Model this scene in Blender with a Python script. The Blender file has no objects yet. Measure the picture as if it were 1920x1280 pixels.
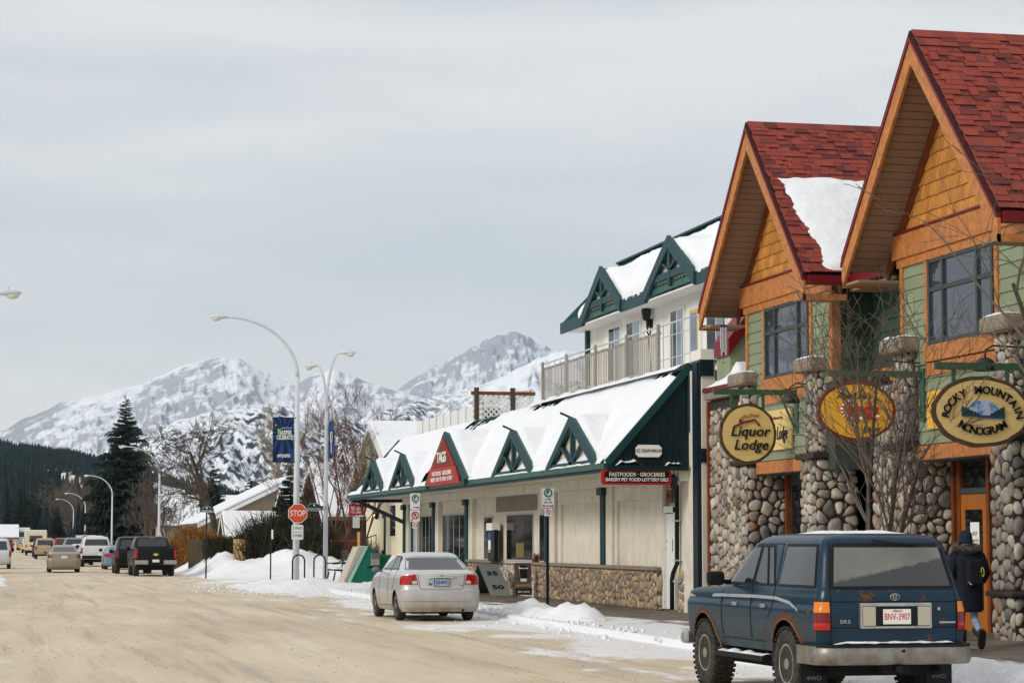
import bpy, bmesh, math, random
import numpy as np
from mathutils import Vector, Matrix, noise
SC = bpy.context.scene
COL = SC.collection
R_ = math.radians
# ------------------------------------------------------------------ camera
YAW = R_(12.53); PITCH = math.atan(372 / 4320); EYE = 1.7
cam_d = bpy.data.cameras.new('camera'); cam = bpy.data.objects.new('camera', cam_d); COL.objects.link(cam)
cam_d.lens = 81.0; cam_d.sensor_width = 36.0; cam_d.clip_start = 0.5; cam_d.clip_end = 40000
FWD = Vector((math.sin(YAW) * math.cos(PITCH), math.cos(YAW) * math.cos(PITCH), math.sin(PITCH)))
cam.location = (0, 0, EYE); cam.rotation_euler = FWD.to_track_quat('-Z', 'Y').to_euler()
SC.camera = cam
# ------------------------------------------------------------------ sky, sun, exposure
SUN_EL = R_(28); SUN_AZ = R_(248)        # azimuth measured from +Y towards +X
W = bpy.data.worlds.new('World'); SC.world = W; W.use_nodes = True
nt = W.node_tree; nt.nodes.clear()
def wn(t, **k):
    n = nt.nodes.new(t)
    for a, b in k.items(): setattr(n, a, b)
    return n
out = wn('ShaderNodeOutputWorld')
sky = wn('ShaderNodeTexSky', sky_type='NISHITA', sun_disc=False)
sky.sun_elevation = SUN_EL; sky.sun_rotation = SUN_AZ
bg1 = wn('ShaderNodeBackground'); bg1.inputs[1].default_value = 0.10
nt.links.new(sky.outputs[0], bg1.inputs[0])
tc = wn('ShaderNodeTexCoord'); mp = wn('ShaderNodeMapping'); mp.inputs['Scale'].default_value = (1.6, 1.6, 11.0)
nz = wn('ShaderNodeTexNoise'); nz.inputs['Scale'].default_value = 2.2; nz.inputs['Detail'].default_value = 5; nz.inputs['Roughness'].default_value = 0.5
rp = wn('ShaderNodeValToRGB'); rp.color_ramp.elements[0].position = 0.36; rp.color_ramp.elements[1].position = 0.60
rp.color_ramp.elements[0].color = (0.655, 0.670, 0.69, 1); rp.color_ramp.elements[1].color = (0.805, 0.795, 0.78, 1)
bg2 = wn('ShaderNodeBackground'); bg2.inputs[1].default_value = 1.0
mx = wn('ShaderNodeMixShader'); mx.inputs[0].default_value = 0.93
L = nt.links.new
L(tc.outputs['Generated'], mp.inputs[0]); L(mp.outputs[0], nz.inputs['Vector']); L(nz.outputs[0], rp.inputs[0]); L(rp.outputs[0], bg2.inputs[0])
L(bg1.outputs[0], mx.inputs[1]); L(bg2.outputs[0], mx.inputs[2]); L(mx.outputs[0], out.inputs[0])
sun_d = bpy.data.lights.new('sun', 'SUN'); sun_d.energy = 1.5; sun_d.angle = R_(16); sun_d.color = (1.0, 0.955, 0.89)
sun = bpy.data.objects.new('sun', sun_d); COL.objects.link(sun)
sdir = Vector((math.sin(SUN_AZ) * math.cos(SUN_EL), math.cos(SUN_AZ) * math.cos(SUN_EL), math.sin(SUN_EL)))
sun.rotation_euler = (-sdir).to_track_quat('-Z', 'Y').to_euler(); sun.location = (0, 0, 60)
SC.view_settings.view_transform = 'Standard'; SC.view_settings.look = 'None'
SC.view_settings.exposure = 0.2; SC.view_settings.gamma = 1.0; SC.view_settings.use_curve_mapping = False
SC.cycles.use_denoising = True; SC.cycles.max_bounces = 6; SC.cycles.diffuse_bounces = 3; SC.cycles.glossy_bounces = 3
SC.cycles.transmission_bounces = 4; SC.cycles.volume_bounces = 0; SC.cycles.sample_clamp_indirect = 6
# ------------------------------------------------------------------ helpers
WM = {}
def tag(o, label=None, cat=None, group=None, kind=None):
    if label: o['label'] = label
    if cat: o['category'] = cat
    if group: o['group'] = group
    if kind: o['kind'] = kind
    return o
def link(o, parent=None, local=False):
    """link o; its own transform is read in world space unless local"""
    COL.objects.link(o)
    m = Matrix.LocRotScale(o.location, o.rotation_euler, o.scale)
    if parent is not None:
        o.parent = parent
        pm = WM[parent]
        if local: m = pm @ m
        else: o.matrix_parent_inverse = pm.inverted()
    WM[o] = m
    return o
def thing(name, label, cat, loc=(0, 0, 0), rz=0.0, group=None):
    o = bpy.data.objects.new(name, None); o.location = loc; o.rotation_euler = (0, 0, rz); o.empty_display_size = 0.2
    link(o); return tag(o, label, cat, group)
def copy_tree(o, parent=None):
    c = o.copy(); COL.objects.link(c); c.parent = parent
    WM[c] = WM[o]
    for ch in o.children: copy_tree(ch, c)
    return c
def Cam(p):
    v = Vector(p) - Vector((0, 0, EYE)); return max(v.dot(FWD), 0.5)
class MB:
    def __init__(s): s.v = []; s.f = []; s.mi = []; s.cur = 0
    def add(s, vs, fs):
        b = len(s.v); s.v.extend([tuple(p) for p in vs])
        for f in fs: s.f.append([i + b for i in f]); s.mi.append(s.cur)
        return s
    def box(s, a, b):
        x0, y0, z0 = a; x1, y1, z1 = b
        if x0 > x1: x0, x1 = x1, x0
        if y0 > y1: y0, y1 = y1, y0
        if z0 > z1: z0, z1 = z1, z0
        return s.add([(x0, y0, z0), (x1, y0, z0), (x1, y1, z0), (x0, y1, z0), (x0, y0, z1), (x1, y0, z1), (x1, y1, z1), (x0, y1, z1)],
                     [(0, 3, 2, 1), (4, 5, 6, 7), (0, 1, 5, 4), (1, 2, 6, 5), (2, 3, 7, 6), (3, 0, 4, 7)])
    def obox(s, c, sx, sy, sz, ex, ey, ez):
        c = Vector(c); ex, ey, ez = Vector(ex) * sx / 2, Vector(ey) * sy / 2, Vector(ez) * sz / 2
        vs = [c + i * ex + j * ey + k * ez for k in (-1, 1) for i, j in ((-1, -1), (1, -1), (1, 1), (-1, 1))]
        return s.add(vs, [(0, 3, 2, 1), (4, 5, 6, 7), (0, 1, 5, 4), (1, 2, 6, 5), (2, 3, 7, 6), (3, 0, 4, 7)])
    def beam(s, p, q, w, h, up=(0, 0, 1)):
        p, q = Vector(p), Vector(q); ex = (q - p); l = ex.length; ex.normalize()
        ey = Vector(up).cross(ex)
        if ey.length < 1e-4: ey = Vector((0, 1, 0)).cross(ex)
        ey.normalize(); ez = ex.cross(ey)
        return s.obox((p + q) / 2, l, w, h, ex, ey, ez)
    def prism(s, pts, ext):
        """polygon pts (3D, planar) extruded by vector ext"""
        n = len(pts); e = Vector(ext); a = [Vector(p) for p in pts]
        nrm = Vector((0, 0, 0))
        for i in range(n): nrm += a[i].cross(a[(i + 1) % n])
        vs = a + [p + e for p in a]
        fr = list(range(n)); bk = [i + n for i in fr]
        if nrm.dot(e) > 0: fs = [fr[::-1], bk] + [(i, (i + 1) % n, (i + 1) % n + n, i + n) for i in range(n)]
        else: fs = [fr, bk[::-1]] + [((i + 1) % n, i, i + n, (i + 1) % n + n) for i in range(n)]
        return s.add(vs, fs)
    def tube(s, pts, rad, n=8, cap=True):
        pts = [Vector(p) for p in pts]; m = len(pts)
        if not hasattr(rad, '__len__'): rad = [rad] * m
        b = len(s.v); prev = None
        for i, p in enumerate(pts):
            t = (pts[min(i + 1, m - 1)] - pts[max(i - 1, 0)])
            if t.length < 1e-9: t = Vector((0, 0, 1))
            t.normalize()
            if prev is None:
                a = Vector((0, 0, 1)) if abs(t.z) < 0.9 else Vector((1, 0, 0))
                u = t.cross(a).normalized()
            else:
                u = prev - t * prev.dot(t)
                if u.length < 1e-6: u = t.orthogonal()
                u.normalize()
            prev = u; w = t.cross(u)
            for k in range(n):
                an = 2 * math.pi * k / n
                s.v.append(tuple(p + (u * math.cos(an) + w * math.sin(an)) * rad[i]))
        for i in range(m - 1):
            for k in range(n):
                k2 = (k + 1) % n
                s.f.append([b + i * n + k, b + i * n + k2, b + (i + 1) * n + k2, b + (i + 1) * n + k]); s.mi.append(s.cur)
        if cap and n > 2:
            s.f.append([b + k for k in range(n)][::-1]); s.mi.append(s.cur)
            s.f.append([b + (m - 1) * n + k for k in range(n)]); s.mi.append(s.cur)
        return s
    def lathe(s, prof, o, axis, n=16, ref=None, closed=False, caps=True):
        """prof: list of (r, h); o origin, axis direction"""
        o = Vector(o); ax = Vector(axis).normalized(); u = Vector(ref) if ref else ax.orthogonal(); u.normalize(); w = ax.cross(u)
        b = len(s.v); m = len(prof)
        for r, h in prof:
            for k in range(n):
                an = 2 * math.pi * k / n
                s.v.append(tuple(o + ax * h + (u * math.cos(an) + w * math.sin(an)) * r))
        for i in range(m - 1 + (1 if closed else 0)):
            for k in range(n):
                k2 = (k + 1) % n; i2 = (i + 1) % m
                s.f.append([b + i * n + k, b + i * n + k2, b + i2 * n + k2, b + i2 * n + k]); s.mi.append(s.cur)
        if not closed and caps:
            s.f.append([b + k for k in range(n)][::-1]); s.mi.append(s.cur)
            s.f.append([b + (m - 1) * n + k for k in range(n)]); s.mi.append(s.cur)
        return s
    def grid(s, fn, nu, nv):
        b = len(s.v)
        for j in range(nv + 1):
            for i in range(nu + 1): s.v.append(tuple(fn(i / nu, j / nv)))
        for j in range(nv):
            for i in range(nu):
                a = b + j * (nu + 1) + i
                s.f.append([a, a + 1, a + nu + 2, a + nu + 1]); s.mi.append(s.cur)
        return s
    def ellipsoid(s, c, rx, ry, rz, nu=14, nv=9):
        c = Vector(c); b = len(s.v)
        for j in range(1, nv):
            ph = math.pi * j / nv
            for i in range(nu):
                th = 2 * math.pi * i / nu
                s.v.append((c.x + rx * math.sin(ph) * math.cos(th), c.y + ry * math.sin(ph) * math.sin(th), c.z + rz * math.cos(ph)))
        t = len(s.v); s.v.append((c.x, c.y, c.z + rz)); s.v.append((c.x, c.y, c.z - rz))
        for j in range(nv - 2):
            for i in range(nu):
                i2 = (i + 1) % nu
                s.f.append([b + j * nu + i, b + (j + 1) * nu + i, b + (j + 1) * nu + i2, b + j * nu + i2]); s.mi.append(s.cur)
        for i in range(nu):
            i2 = (i + 1) % nu
            s.f.append([t, b + i, b + i2]); s.mi.append(s.cur)
            s.f.append([t + 1, b + (nv - 2) * nu + i2, b + (nv - 2) * nu + i]); s.mi.append(s.cur)
        return s
    def mesh(s, name, mats, smooth=False):
        me = bpy.data.meshes.new(name); me.from_pydata(s.v, [], s.f)
        for m in (mats if isinstance(mats, (list, tuple)) else [mats]): me.materials.append(m)
        if any(s.mi): me.polygons.foreach_set('material_index', s.mi)
        if smooth: me.polygons.foreach_set('use_smooth', [True] * len(s.f))
        me.update(); return me
    def build(s, name, mats, parent=None, smooth=False, local=False, bevel=0.0, loc=None, auto=None):
        me = s.mesh(name, mats, smooth)
        o = bpy.data.objects.new(name, me)
        if loc is not None: o.location = loc
        link(o, parent, local)
        if bevel:
            b = o.modifiers.new('bevel', 'BEVEL'); b.width = bevel; b.segments = 2; b.limit_method = 'ANGLE'; b.angle_limit = R_(40)
        if auto:
            me.polygons.foreach_set('use_smooth', [True] * len(s.f)); me.set_sharp_from_angle(angle=R_(auto))
        return o
def box(name, a, b, mat, parent=None, bevel=0.0, local=False):
    return MB().box(a, b).build(name, mat, parent, bevel=bevel, local=local)
# ------------------------------------------------------------------ materials
MATS = {}
def mat(name, col, rough=0.7, metal=0.0, var=0.0, vscale=3.0, bump=0.0, bscale=30.0, col2=None, rnd=None, spec=0.25,
        stretch=None, coat=0.0, rndcols=None, bdist=0.02, contrast=(0.35, 0.65), detail=4):
    """col mixed towards col2 (or a darker tone) by object-space noise; rnd: per-piece brightness spread; rndcols: per-piece colour ramp"""
    m = bpy.data.materials.new(name); m.use_nodes = True; t = m.node_tree; p = t.nodes['Principled BSDF']; l = t.links.new
    p.inputs['Roughness'].default_value = rough; p.inputs['Metallic'].default_value = metal
    p.inputs['Specular IOR Level'].default_value = spec; p.inputs['Coat Weight'].default_value = coat
    c4 = (*col, 1); last = None
    geo = t.nodes.new('ShaderNodeTexCoord'); vec = geo.outputs['Object']
    if stretch:
        mpn = t.nodes.new('ShaderNodeMapping'); mpn.inputs['Scale'].default_value = stretch; l(vec, mpn.inputs[0]); vec = mpn.outputs[0]
    if rnd or rndcols:
        oi = t.nodes.new('ShaderNodeObjectInfo'); gi = t.nodes.new('ShaderNodeNewGeometry')
        ad = t.nodes.new('ShaderNodeMath'); ad.operation = 'ADD'; l(oi.outputs['Random'], ad.inputs[0]); l(gi.outputs['Random Per Island'], ad.inputs[1])
        fr = t.nodes.new('ShaderNodeMath'); fr.operation = 'FRACT'; l(ad.outputs[0], fr.inputs[0]); rv = fr.outputs[0]
    if rndcols:
        r = t.nodes.new('ShaderNodeValToRGB'); r.color_ramp.interpolation = 'LINEAR'
        els = r.color_ramp.elements
        while len(els) < len(rndcols): els.new(0.5)
        for i, c in enumerate(rndcols): els[i].position = i / (len(rndcols) - 1); els[i].color = (*c, 1)
        l(rv, r.inputs[0]); last = r.outputs[0]
    if var or col2:
        n = t.nodes.new('ShaderNodeTexNoise'); n.inputs['Scale'].default_value = vscale; n.inputs['Detail'].default_value = detail; n.inputs['Roughness'].default_value = 0.6
        l(vec, n.inputs['Vector'])
        r2 = t.nodes.new('ShaderNodeMapRange'); r2.inputs['From Min'].default_value = contrast[0]; r2.inputs['From Max'].default_value = contrast[1]; l(n.outputs[0], r2.inputs[0])
        mixn = t.nodes.new('ShaderNodeMix'); mixn.data_type = 'RGBA'
        if last is None:
            c2 = col2 if col2 else tuple(c * (1 - var) for c in col)
            mixn.inputs['A'].default_value = c4; mixn.inputs['B'].default_value = (*c2, 1); l(r2.outputs[0], mixn.inputs['Factor'])
        else:
            mixn.blend_type = 'MULTIPLY'; l(last, mixn.inputs['A']); mixn.inputs['B'].default_value = (1 - var,) * 3 + (1,); l(r2.outputs[0], mixn.inputs['Factor'])
        last = mixn.outputs['Result']
    if rnd:
        mr = t.nodes.new('ShaderNodeMapRange'); mr.inputs['To Min'].default_value = 1 - rnd; mr.inputs['To Max'].default_value = 1 + rnd; l(rv, mr.inputs[0])
        mm = t.nodes.new('ShaderNodeVectorMath'); mm.operation = 'SCALE'
        if last is None: mm.inputs[0].default_value = col
        else: l(last, mm.inputs[0])
        l(mr.outputs[0], mm.inputs['Scale']); last = mm.outputs[0]
    if last is None: p.inputs['Base Color'].default_value = c4
    else: l(last, p.inputs['Base Color'])
    if bump:
        n = t.nodes.new('ShaderNodeTexNoise'); n.inputs['Scale'].default_value = bscale; n.inputs['Detail'].default_value = 3; l(vec, n.inputs['Vector'])
        b = t.nodes.new('ShaderNodeBump'); b.inputs['Strength'].default_value = bump; b.inputs['Distance'].default_value = bdist
        l(n.outputs[0], b.inputs['Height']); l(b.outputs[0], p.inputs['Normal'])
    MATS[name] = m; return m
def srgb(r, g, b):
    f = lambda c: (c / 255 / 12.92) if c / 255 <= 0.04045 else ((c / 255 + 0.055) / 1.055) ** 2.4
    return (f(r), f(g), f(b))
M_snow = mat('snow', (0.82, 0.83, 0.85), 0.75, col2=(0.72, 0.71, 0.69), vscale=0.9, contrast=(.45, .8), bump=0.6, bscale=7, bdist=0.07)
M_roofsnow = mat('roof snow', (0.82, 0.835, 0.86), 0.8, var=0.06, vscale=1.6, bump=0.5, bscale=4, bdist=0.08)
M_orange = mat('stained orange timber', srgb(192, 124, 68), 0.55, var=0.35, vscale=2.0, stretch=(4, 4, 4), bump=0.1, bscale=20)
M_orange_d = mat('stained brown timber', srgb(128, 68, 32), 0.55, var=0.35, vscale=3)
M_cedar = mat('cedar shake', srgb(200, 136, 66), 0.6, var=0.35, vscale=6, stretch=(3, 3, 0.6), rnd=0.22, bump=0.15, bscale=40)
M_shingle = mat('red asphalt shingle', srgb(128, 44, 34), 0.85, rnd=0.0, rndcols=[srgb(104, 48, 44), srgb(146, 66, 54), srgb(152, 72, 58), srgb(148, 68, 56), srgb(138, 62, 54), srgb(150, 70, 58), srgb(100, 50, 50), srgb(146, 66, 54)], var=0.25, vscale=40)
M_shingle_gap = mat('shingle underlay', srgb(52, 24, 24), 0.9)
M_redtrim = mat('dark red metal trim', srgb(108, 24, 28), 0.45)
M_soffit = mat('brown vented soffit', srgb(146, 118, 96), 0.6, var=0.12, vscale=30)
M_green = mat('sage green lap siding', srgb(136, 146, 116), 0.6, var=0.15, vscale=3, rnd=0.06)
M_greend = mat('green steel bracket', srgb(60, 92, 68), 0.5, var=0.15, vscale=6)
M_winframe = mat('charcoal green window frame', srgb(62, 70, 66), 0.5)
M_mortar = mat('dark mortar', srgb(62, 58, 53), 0.95, var=0.35, vscale=8, bump=0.3, bscale=40)
M_concrete = mat('rough concrete cap', srgb(150, 138, 120), 0.9, var=0.4, vscale=14, bump=0.5, bscale=45)
COB = [srgb(108, 104, 100), srgb(160, 152, 140), srgb(196, 187, 170), srgb(128, 122, 116), srgb(214, 205, 186), srgb(158, 146, 132), srgb(188, 172, 148), srgb(146, 141, 136), srgb(206, 195, 174), srgb(118, 114, 112), srgb(172, 134, 104), srgb(180, 174, 164), srgb(202, 193, 174)]
M_stone = mat('river cobble', (0.3, 0.3, 0.3), 0.7, rndcols=COB, var=0.4, vscale=7, bump=0.15, bscale=25)
COB2 = [srgb(168, 145, 116), srgb(143, 127, 116), srgb(194, 170, 129), srgb(125, 109, 100), srgb(179, 154, 125), srgb(152, 129, 120), srgb(203, 183, 143), srgb(134, 118, 107)]
M_stone2 = mat('tan cobble', (0.3, 0.3, 0.3), 0.75, rndcols=COB2, var=0.35, vscale=9, bump=0.15, bscale=25)
M_mortar2 = mat('grey mortar', srgb(104, 96, 84), 0.95, var=0.35, vscale=8)
M_stucco = mat('beige stucco', srgb(222, 215, 198), 0.92, var=0.16, vscale=2.5, bump=0.6, bscale=70, bdist=0.01)
M_stuccow = mat('white stucco', srgb(236, 232, 221), 0.92, var=0.14, vscale=1.2, bump=0.6, bscale=40, bdist=0.015)
M_teal = mat('dark teal paint', srgb(28, 66, 70), 0.5, var=0.2, vscale=4)
M_tealroof = mat('green ribbed metal roof', srgb(42, 92, 84), 0.42, var=0.2, vscale=2)
M_navy = mat('navy painted timber', srgb(18, 34, 46), 0.5, var=0.25, vscale=4)
M_dgreen = mat('dark green vertical cladding', srgb(14, 40, 42), 0.55, var=0.2, vscale=4)
M_white = mat('white paint', srgb(226, 226, 222), 0.6, var=0.08, vscale=3)
M_whitechip = mat('chipped white door paint', srgb(222, 222, 216), 0.6, col2=srgb(150, 146, 134), vscale=14, contrast=(0.6, 0.68))
M_black = mat('black painted steel', srgb(22, 24, 28), 0.5)
M_rubber = mat('tyre rubber', srgb(34, 34, 36), 0.85, var=0.3, vscale=20, col2=srgb(70, 66, 60))
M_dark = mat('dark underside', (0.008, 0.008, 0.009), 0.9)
M_galv = mat('galvanised pole', srgb(192, 198, 204), 0.5, metal=0.25, var=0.12, vscale=3)
M_grey = mat('grey plastic', srgb(108, 110, 112), 0.6)
M_wood = mat('weathered grey slat', srgb(160, 155, 145), 0.85, rnd=0.12, var=0.3, vscale=5, stretch=(6, 6, 0.5))
M_woodtan = mat('new pine fence', srgb(206, 170, 112), 0.75, rnd=0.1, var=0.2, vscale=5, stretch=(6, 6, 0.5))
M_woodbr = mat('old brown fence', srgb(86, 74, 60), 0.85, rnd=0.15, var=0.3, vscale=5, stretch=(6, 6, 0.5))
M_brick = mat('dark red brick', srgb(104, 62, 50), 0.9, var=0.3, vscale=12)
def glass(name, col=(0.02, 0.025, 0.03), rough=0.04, spec=0.9, wav=0.0):
    m = mat(name, col, rough, spec=spec)
    if wav:
        t = m.node_tree; p = t.nodes['Principled BSDF']
        n = t.nodes.new('ShaderNodeTexNoise'); n.inputs['Scale'].default_value = 1.3; b = t.nodes.new('ShaderNodeBump'); b.inputs['Strength'].default_value = wav; b.inputs['Distance'].default_value = 0.1
        t.links.new(n.outputs[0], b.inputs['Height']); t.links.new(b.outputs[0], p.inputs['Normal'])
    return m
M_glass = glass('window glass', (0.03, 0.04, 0.055), 0.03, 1.0, 0.05)
M_glassdark = glass('dark shop glass', (0.010, 0.012, 0.014), 0.05, 0.3)
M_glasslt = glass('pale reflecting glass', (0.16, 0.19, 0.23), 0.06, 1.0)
def piece_objs(pieces, name, m, parent, limit=300, restname=None, smooth=False):
    """pieces: list of (center, verts(local), faces). Largest in view become single objects, the rest one joined 'stuff' part"""
    def size(p):
        c = Vector(p[0]); r = max(Vector(v).length for v in p[1]); return r / Cam(c)
    order = sorted(pieces, key=size, reverse=True)
    for c, vs, fs in order[:limit]:
        MB().add(vs, fs).build(name, m, parent, smooth=smooth, loc=c)
    if len(order) > limit:
        b = MB()
        for c, vs, fs in order[limit:]:
            c = Vector(c); b.add([c + Vector(v) for v in vs], fs)
        o = b.build(restname or name + 's', m, parent, smooth=smooth); o['kind'] = 'stuff'
# cobble faces: power diagram cells, inset, rounded and domed
def clip(poly, nx, ny, d):
    res = []
    for i in range(len(poly)):
        a = poly[i]; b = poly[(i + 1) % len(poly)]
        da = a[0] * nx + a[1] * ny - d; db = b[0] * nx + b[1] * ny - d
        if da <= 0: res.append(a)
        if (da < 0 < db) or (db < 0 < da):
            t = da / (da - db); res.append((a[0] + (b[0] - a[0]) * t, a[1] + (b[1] - a[1]) * t))
    return res
def cobbles(O, U, V, N, w, h, size, seed, gap=0.007, dome=0.40, asp=1.0, edge=0.0):
    """returns stone pieces covering a w x h rectangle at O spanned by unit U, V, outward normal N"""
    rng = random.Random(seed); O, U, V, N = Vector(O), Vector(U), Vector(V), Vector(N)
    n = max(3, int(w * h / (size * size) * 1.05)); pts = []
    tries = 0
    while len(pts) < n and tries < 20000:
        tries += 1
        r = size * rng.choice([0.42, 0.55, 0.7, 0.85, 1.0, 1.1]) * 0.5
        p = (rng.uniform(0, w), rng.uniform(0, h) , r)
        if all(((p[0] - q[0]) ** 2 + ((p[1] - q[1]) / asp) ** 2) ** 0.5 > (r + q[2]) * 0.80 for q in pts): pts.append(p)
    res = []
    for i, p in enumerate(pts):
        poly = [(-edge, -edge), (w + edge, -edge), (w + edge, h + edge), (-edge, h + edge)]
        for j, q in enumerate(pts):
            if i == j: continue
            dx, dy = q[0] - p[0], (q[1] - p[1]); dd = math.hypot(dx, dy)
            if dd > size * 3.2 * max(1, asp): continue
            k = 0.5 * (dd * dd + p[2] ** 2 * 1.0 - q[2] ** 2 * 1.0) / dd      # power bisector
            nx, ny = dx / dd, dy / dd
            poly = clip(poly, nx, ny, nx * p[0] + ny * p[1] + k - gap)
            if len(poly) < 3: break
        if len(poly) < 3: continue
        for _ in range(2):
            q2 = []
            for a in range(len(poly)):
                A = poly[a]; B = poly[(a + 1) % len(poly)]
                q2 += [(A[0] * .75 + B[0] * .25, A[1] * .75 + B[1] * .25), (A[0] * .25 + B[0] * .75, A[1] * .25 + B[1] * .75)]
            poly = q2
        cx = sum(a[0] for a in poly) / len(poly); cy = sum(a[1] for a in poly) / len(poly)
        rr = [math.hypot(a[0] - cx, a[1] - cy) for a in poly]
        if max(rr) < 0.022: continue
        k = 12; ring = []
        # resample by angle
        angs = sorted((math.atan2(a[1] - cy, a[0] - cx), math.hypot(a[0] - cx, a[1] - cy)) for a in poly)
        mr = sum(rr) / len(rr); lim = min(min(rr) * 2.3, mr * 1.6)
        for t in range(k):
            an = -math.pi + 2 * math.pi * t / k
            best = None
            for s in range(len(angs)):
                a0 = angs[s]; a1 = angs[(s + 1) % len(angs)]; d1 = (a1[0] - a0[0]) % (2 * math.pi); d0 = (an - a0[0]) % (2 * math.pi)
                if d0 <= d1 + 1e-9: best = a0[1] + (a1[1] - a0[1]) * (d0 / max(d1, 1e-9)); break
            r = min(best if best else mr, lim)
            ring.append((r * math.cos(an), r * math.sin(an)))
        dep = mr * dome * rng.uniform(0.8, 1.25); tx, ty = rng.uniform(-.15, .15), rng.uniform(-.15, .15)
        vs = []
        for s, zz in ((1.0, -0.25), (0.97, 0.25), (0.80, 0.68), (0.45, 0.93)):
            for a in ring:
                u, v = a[0] * s, a[1] * s
                vs.append(U * u + V * v + N * (dep * zz + (u * tx + v * ty)))
        vs.append(N * dep)
        fs = []
        for lv in range(3):
            for t in range(k): t2 = (t + 1) % k; fs.append((lv * k + t, lv * k + t2, (lv + 1) * k + t2, (lv + 1) * k + t))
        for t in range(k): fs.append((3 * k + t, 3 * k + (t + 1) % k, 4 * k))
        if U.cross(V).dot(N) < 0: fs = [f[::-1] for f in fs]
        res.append((O + U * cx + V * cy, [tuple(v) for v in vs], fs))
    return res
def text(body, size, O, U, V, m, parent, name='lettering', extrude=0.008, bold=0.0, align='CENTER', sx=1.0, shear=0.0, off=0.0, local=False, spacing=1.0):
    """flat lettering with its baseline centre at O, reading along U, up along V"""
    cu = bpy.data.curves.new(name, 'FONT'); cu.body = body; cu.size = size; cu.extrude = extrude; cu.offset = bold * size
    cu.align_x = align; cu.align_y = 'CENTER'; cu.shear = shear; cu.resolution_u = 3; cu.space_character = spacing
    tmp = bpy.data.objects.new('tmp', cu); me = bpy.data.meshes.new_from_object(tmp); bpy.data.objects.remove(tmp)
    U, V = Vector(U).normalized(), Vector(V).normalized(); N = U.cross(V)
    mt = Matrix(((U.x * sx, V.x, N.x, 0), (U.y * sx, V.y, N.y, 0), (U.z * sx, V.z, N.z, 0), (0, 0, 0, 1)))
    me.transform(mt); me.materials.clear(); me.materials.append(m)
    o = bpy.data.objects.new(name, me); o.location = Vector(O) + N * (extrude + off); link(o, parent, local); return o
# ================================================================== ground, road, pavement, snow banks
def road_mat():
    m = bpy.data.materials.new('sanded packed snow road'); m.use_nodes = True; t = m.node_tree; p = t.nodes['Principled BSDF']; l = t.links.new
    p.inputs['Roughness'].default_value = 0.8; p.inputs['Specular IOR Level'].default_value = 0.3
    tcn = t.nodes.new('ShaderNodeTexCoord'); V = tcn.outputs['Object']
    def noise_(scale, sc=(1, 1, 1), det=4, rough=0.6):
        mpn = t.nodes.new('ShaderNodeMapping'); mpn.inputs['Scale'].default_value = sc; l(V, mpn.inputs[0])
        n = t.nodes.new('ShaderNodeTexNoise'); n.inputs['Scale'].default_value = scale; n.inputs['Detail'].default_value = det; n.inputs['Roughness'].default_value = rough
        l(mpn.outputs[0], n.inputs['Vector']); return n.outputs[0]
    def rng(s, a, b, c=0.0, d=1.0):
        n = t.nodes.new('ShaderNodeMapRange'); n.inputs[1].default_value = a; n.inputs[2].default_value = b; n.inputs[3].default_value = c; n.inputs[4].default_value = d; l(s, n.inputs[0]); return n.outputs[0]
    def mixc(f, A, B):
        n = t.nodes.new('ShaderNodeMix'); n.data_type = 'RGBA'; l(f, n.inputs['Factor'])
        for k, c in (('A', A), ('B', B)):
            if isinstance(c, tuple): n.inputs[k].default_value = (*c, 1)
            else: l(c, n.inputs[k])
        return n.outputs['Result']
    def math_(op, a, b):
        n = t.nodes.new('ShaderNodeMath'); n.operation = op
        for i, c in enumerate((a, b)):
            if isinstance(c, (int, float)): n.inputs[i].default_value = c
            else: l(c, n.inputs[i])
        return n.outputs[0]
    sand = mixc(rng(noise_(0.55, (1, 0.18, 1), 6), 0.35, 0.68), srgb(216, 202, 176), srgb(194, 180, 156))
    sand = mixc(rng(noise_(1.3, (1, 0.10, 1), 5), 0.52, 0.70, 0, 0.8), sand, srgb(196, 174, 140))
    sand = mixc(rng(noise_(2.2, (1, 0.035, 1), 6, .7), 0.52, 0.64, 0, 0.55), sand, srgb(160, 148, 132))
    sand = mixc(rng(noise_(1.7, (1, 0.05, 1), 6, .7), 0.58, 0.68, 0, 0.4), sand, srgb(226, 220, 210))
    sand = mixc(rng(noise_(0.9, (1.2, 0.12, 1), 5), 0.56, 0.72, 0, 0.6), sand, srgb(172, 162, 148))
    # clean snow left by the kerbs and in patches
    sx = t.nodes.new('ShaderNodeSeparateXYZ'); l(V, sx.inputs[0])
    edge = math_('MAXIMUM', rng(sx.outputs[0], 6.6, 10.6), rng(sx.outputs[0], 0.6, -2.0))
    f = rng(math_('ADD', noise_(0.8, (1, 0.35, 1), 7, 0.65), math_('MULTIPLY', edge, 0.30)), 0.645, 0.73)
    sand = mixc(f, sand, (0.80, 0.80, 0.80))
    # grit
    sp = rng(noise_(17, (1, 1, 1), 2, 0.5), 0.66, 0.70); zone = rng(noise_(0.5, (1, 0.3, 1), 3), 0.36, 0.52)
    sand = mixc(math_('MULTIPLY', sp, zone), sand, srgb(104, 86, 66))
    sp2 = rng(noise_(45, (1, 1, 1), 2, 0.5), 0.64, 0.74, 0, 0.55)
    sand = mixc(sp2, sand, srgb(150, 130, 104))
    l(sand, p.inputs['Base Color'])
    b = t.nodes.new('ShaderNodeBump'); b.inputs['Strength'].default_value = 0.5; b.inputs['Distance'].default_value = 0.03
    l(math_('ADD', noise_(2.2, (1, 0.3, 1), 6), math_('MULTIPLY', noise_(28, (1, 1, 1), 3), 0.35)), b.inputs['Height']); l(b.outputs[0], p.inputs['Normal'])
    return m
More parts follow.
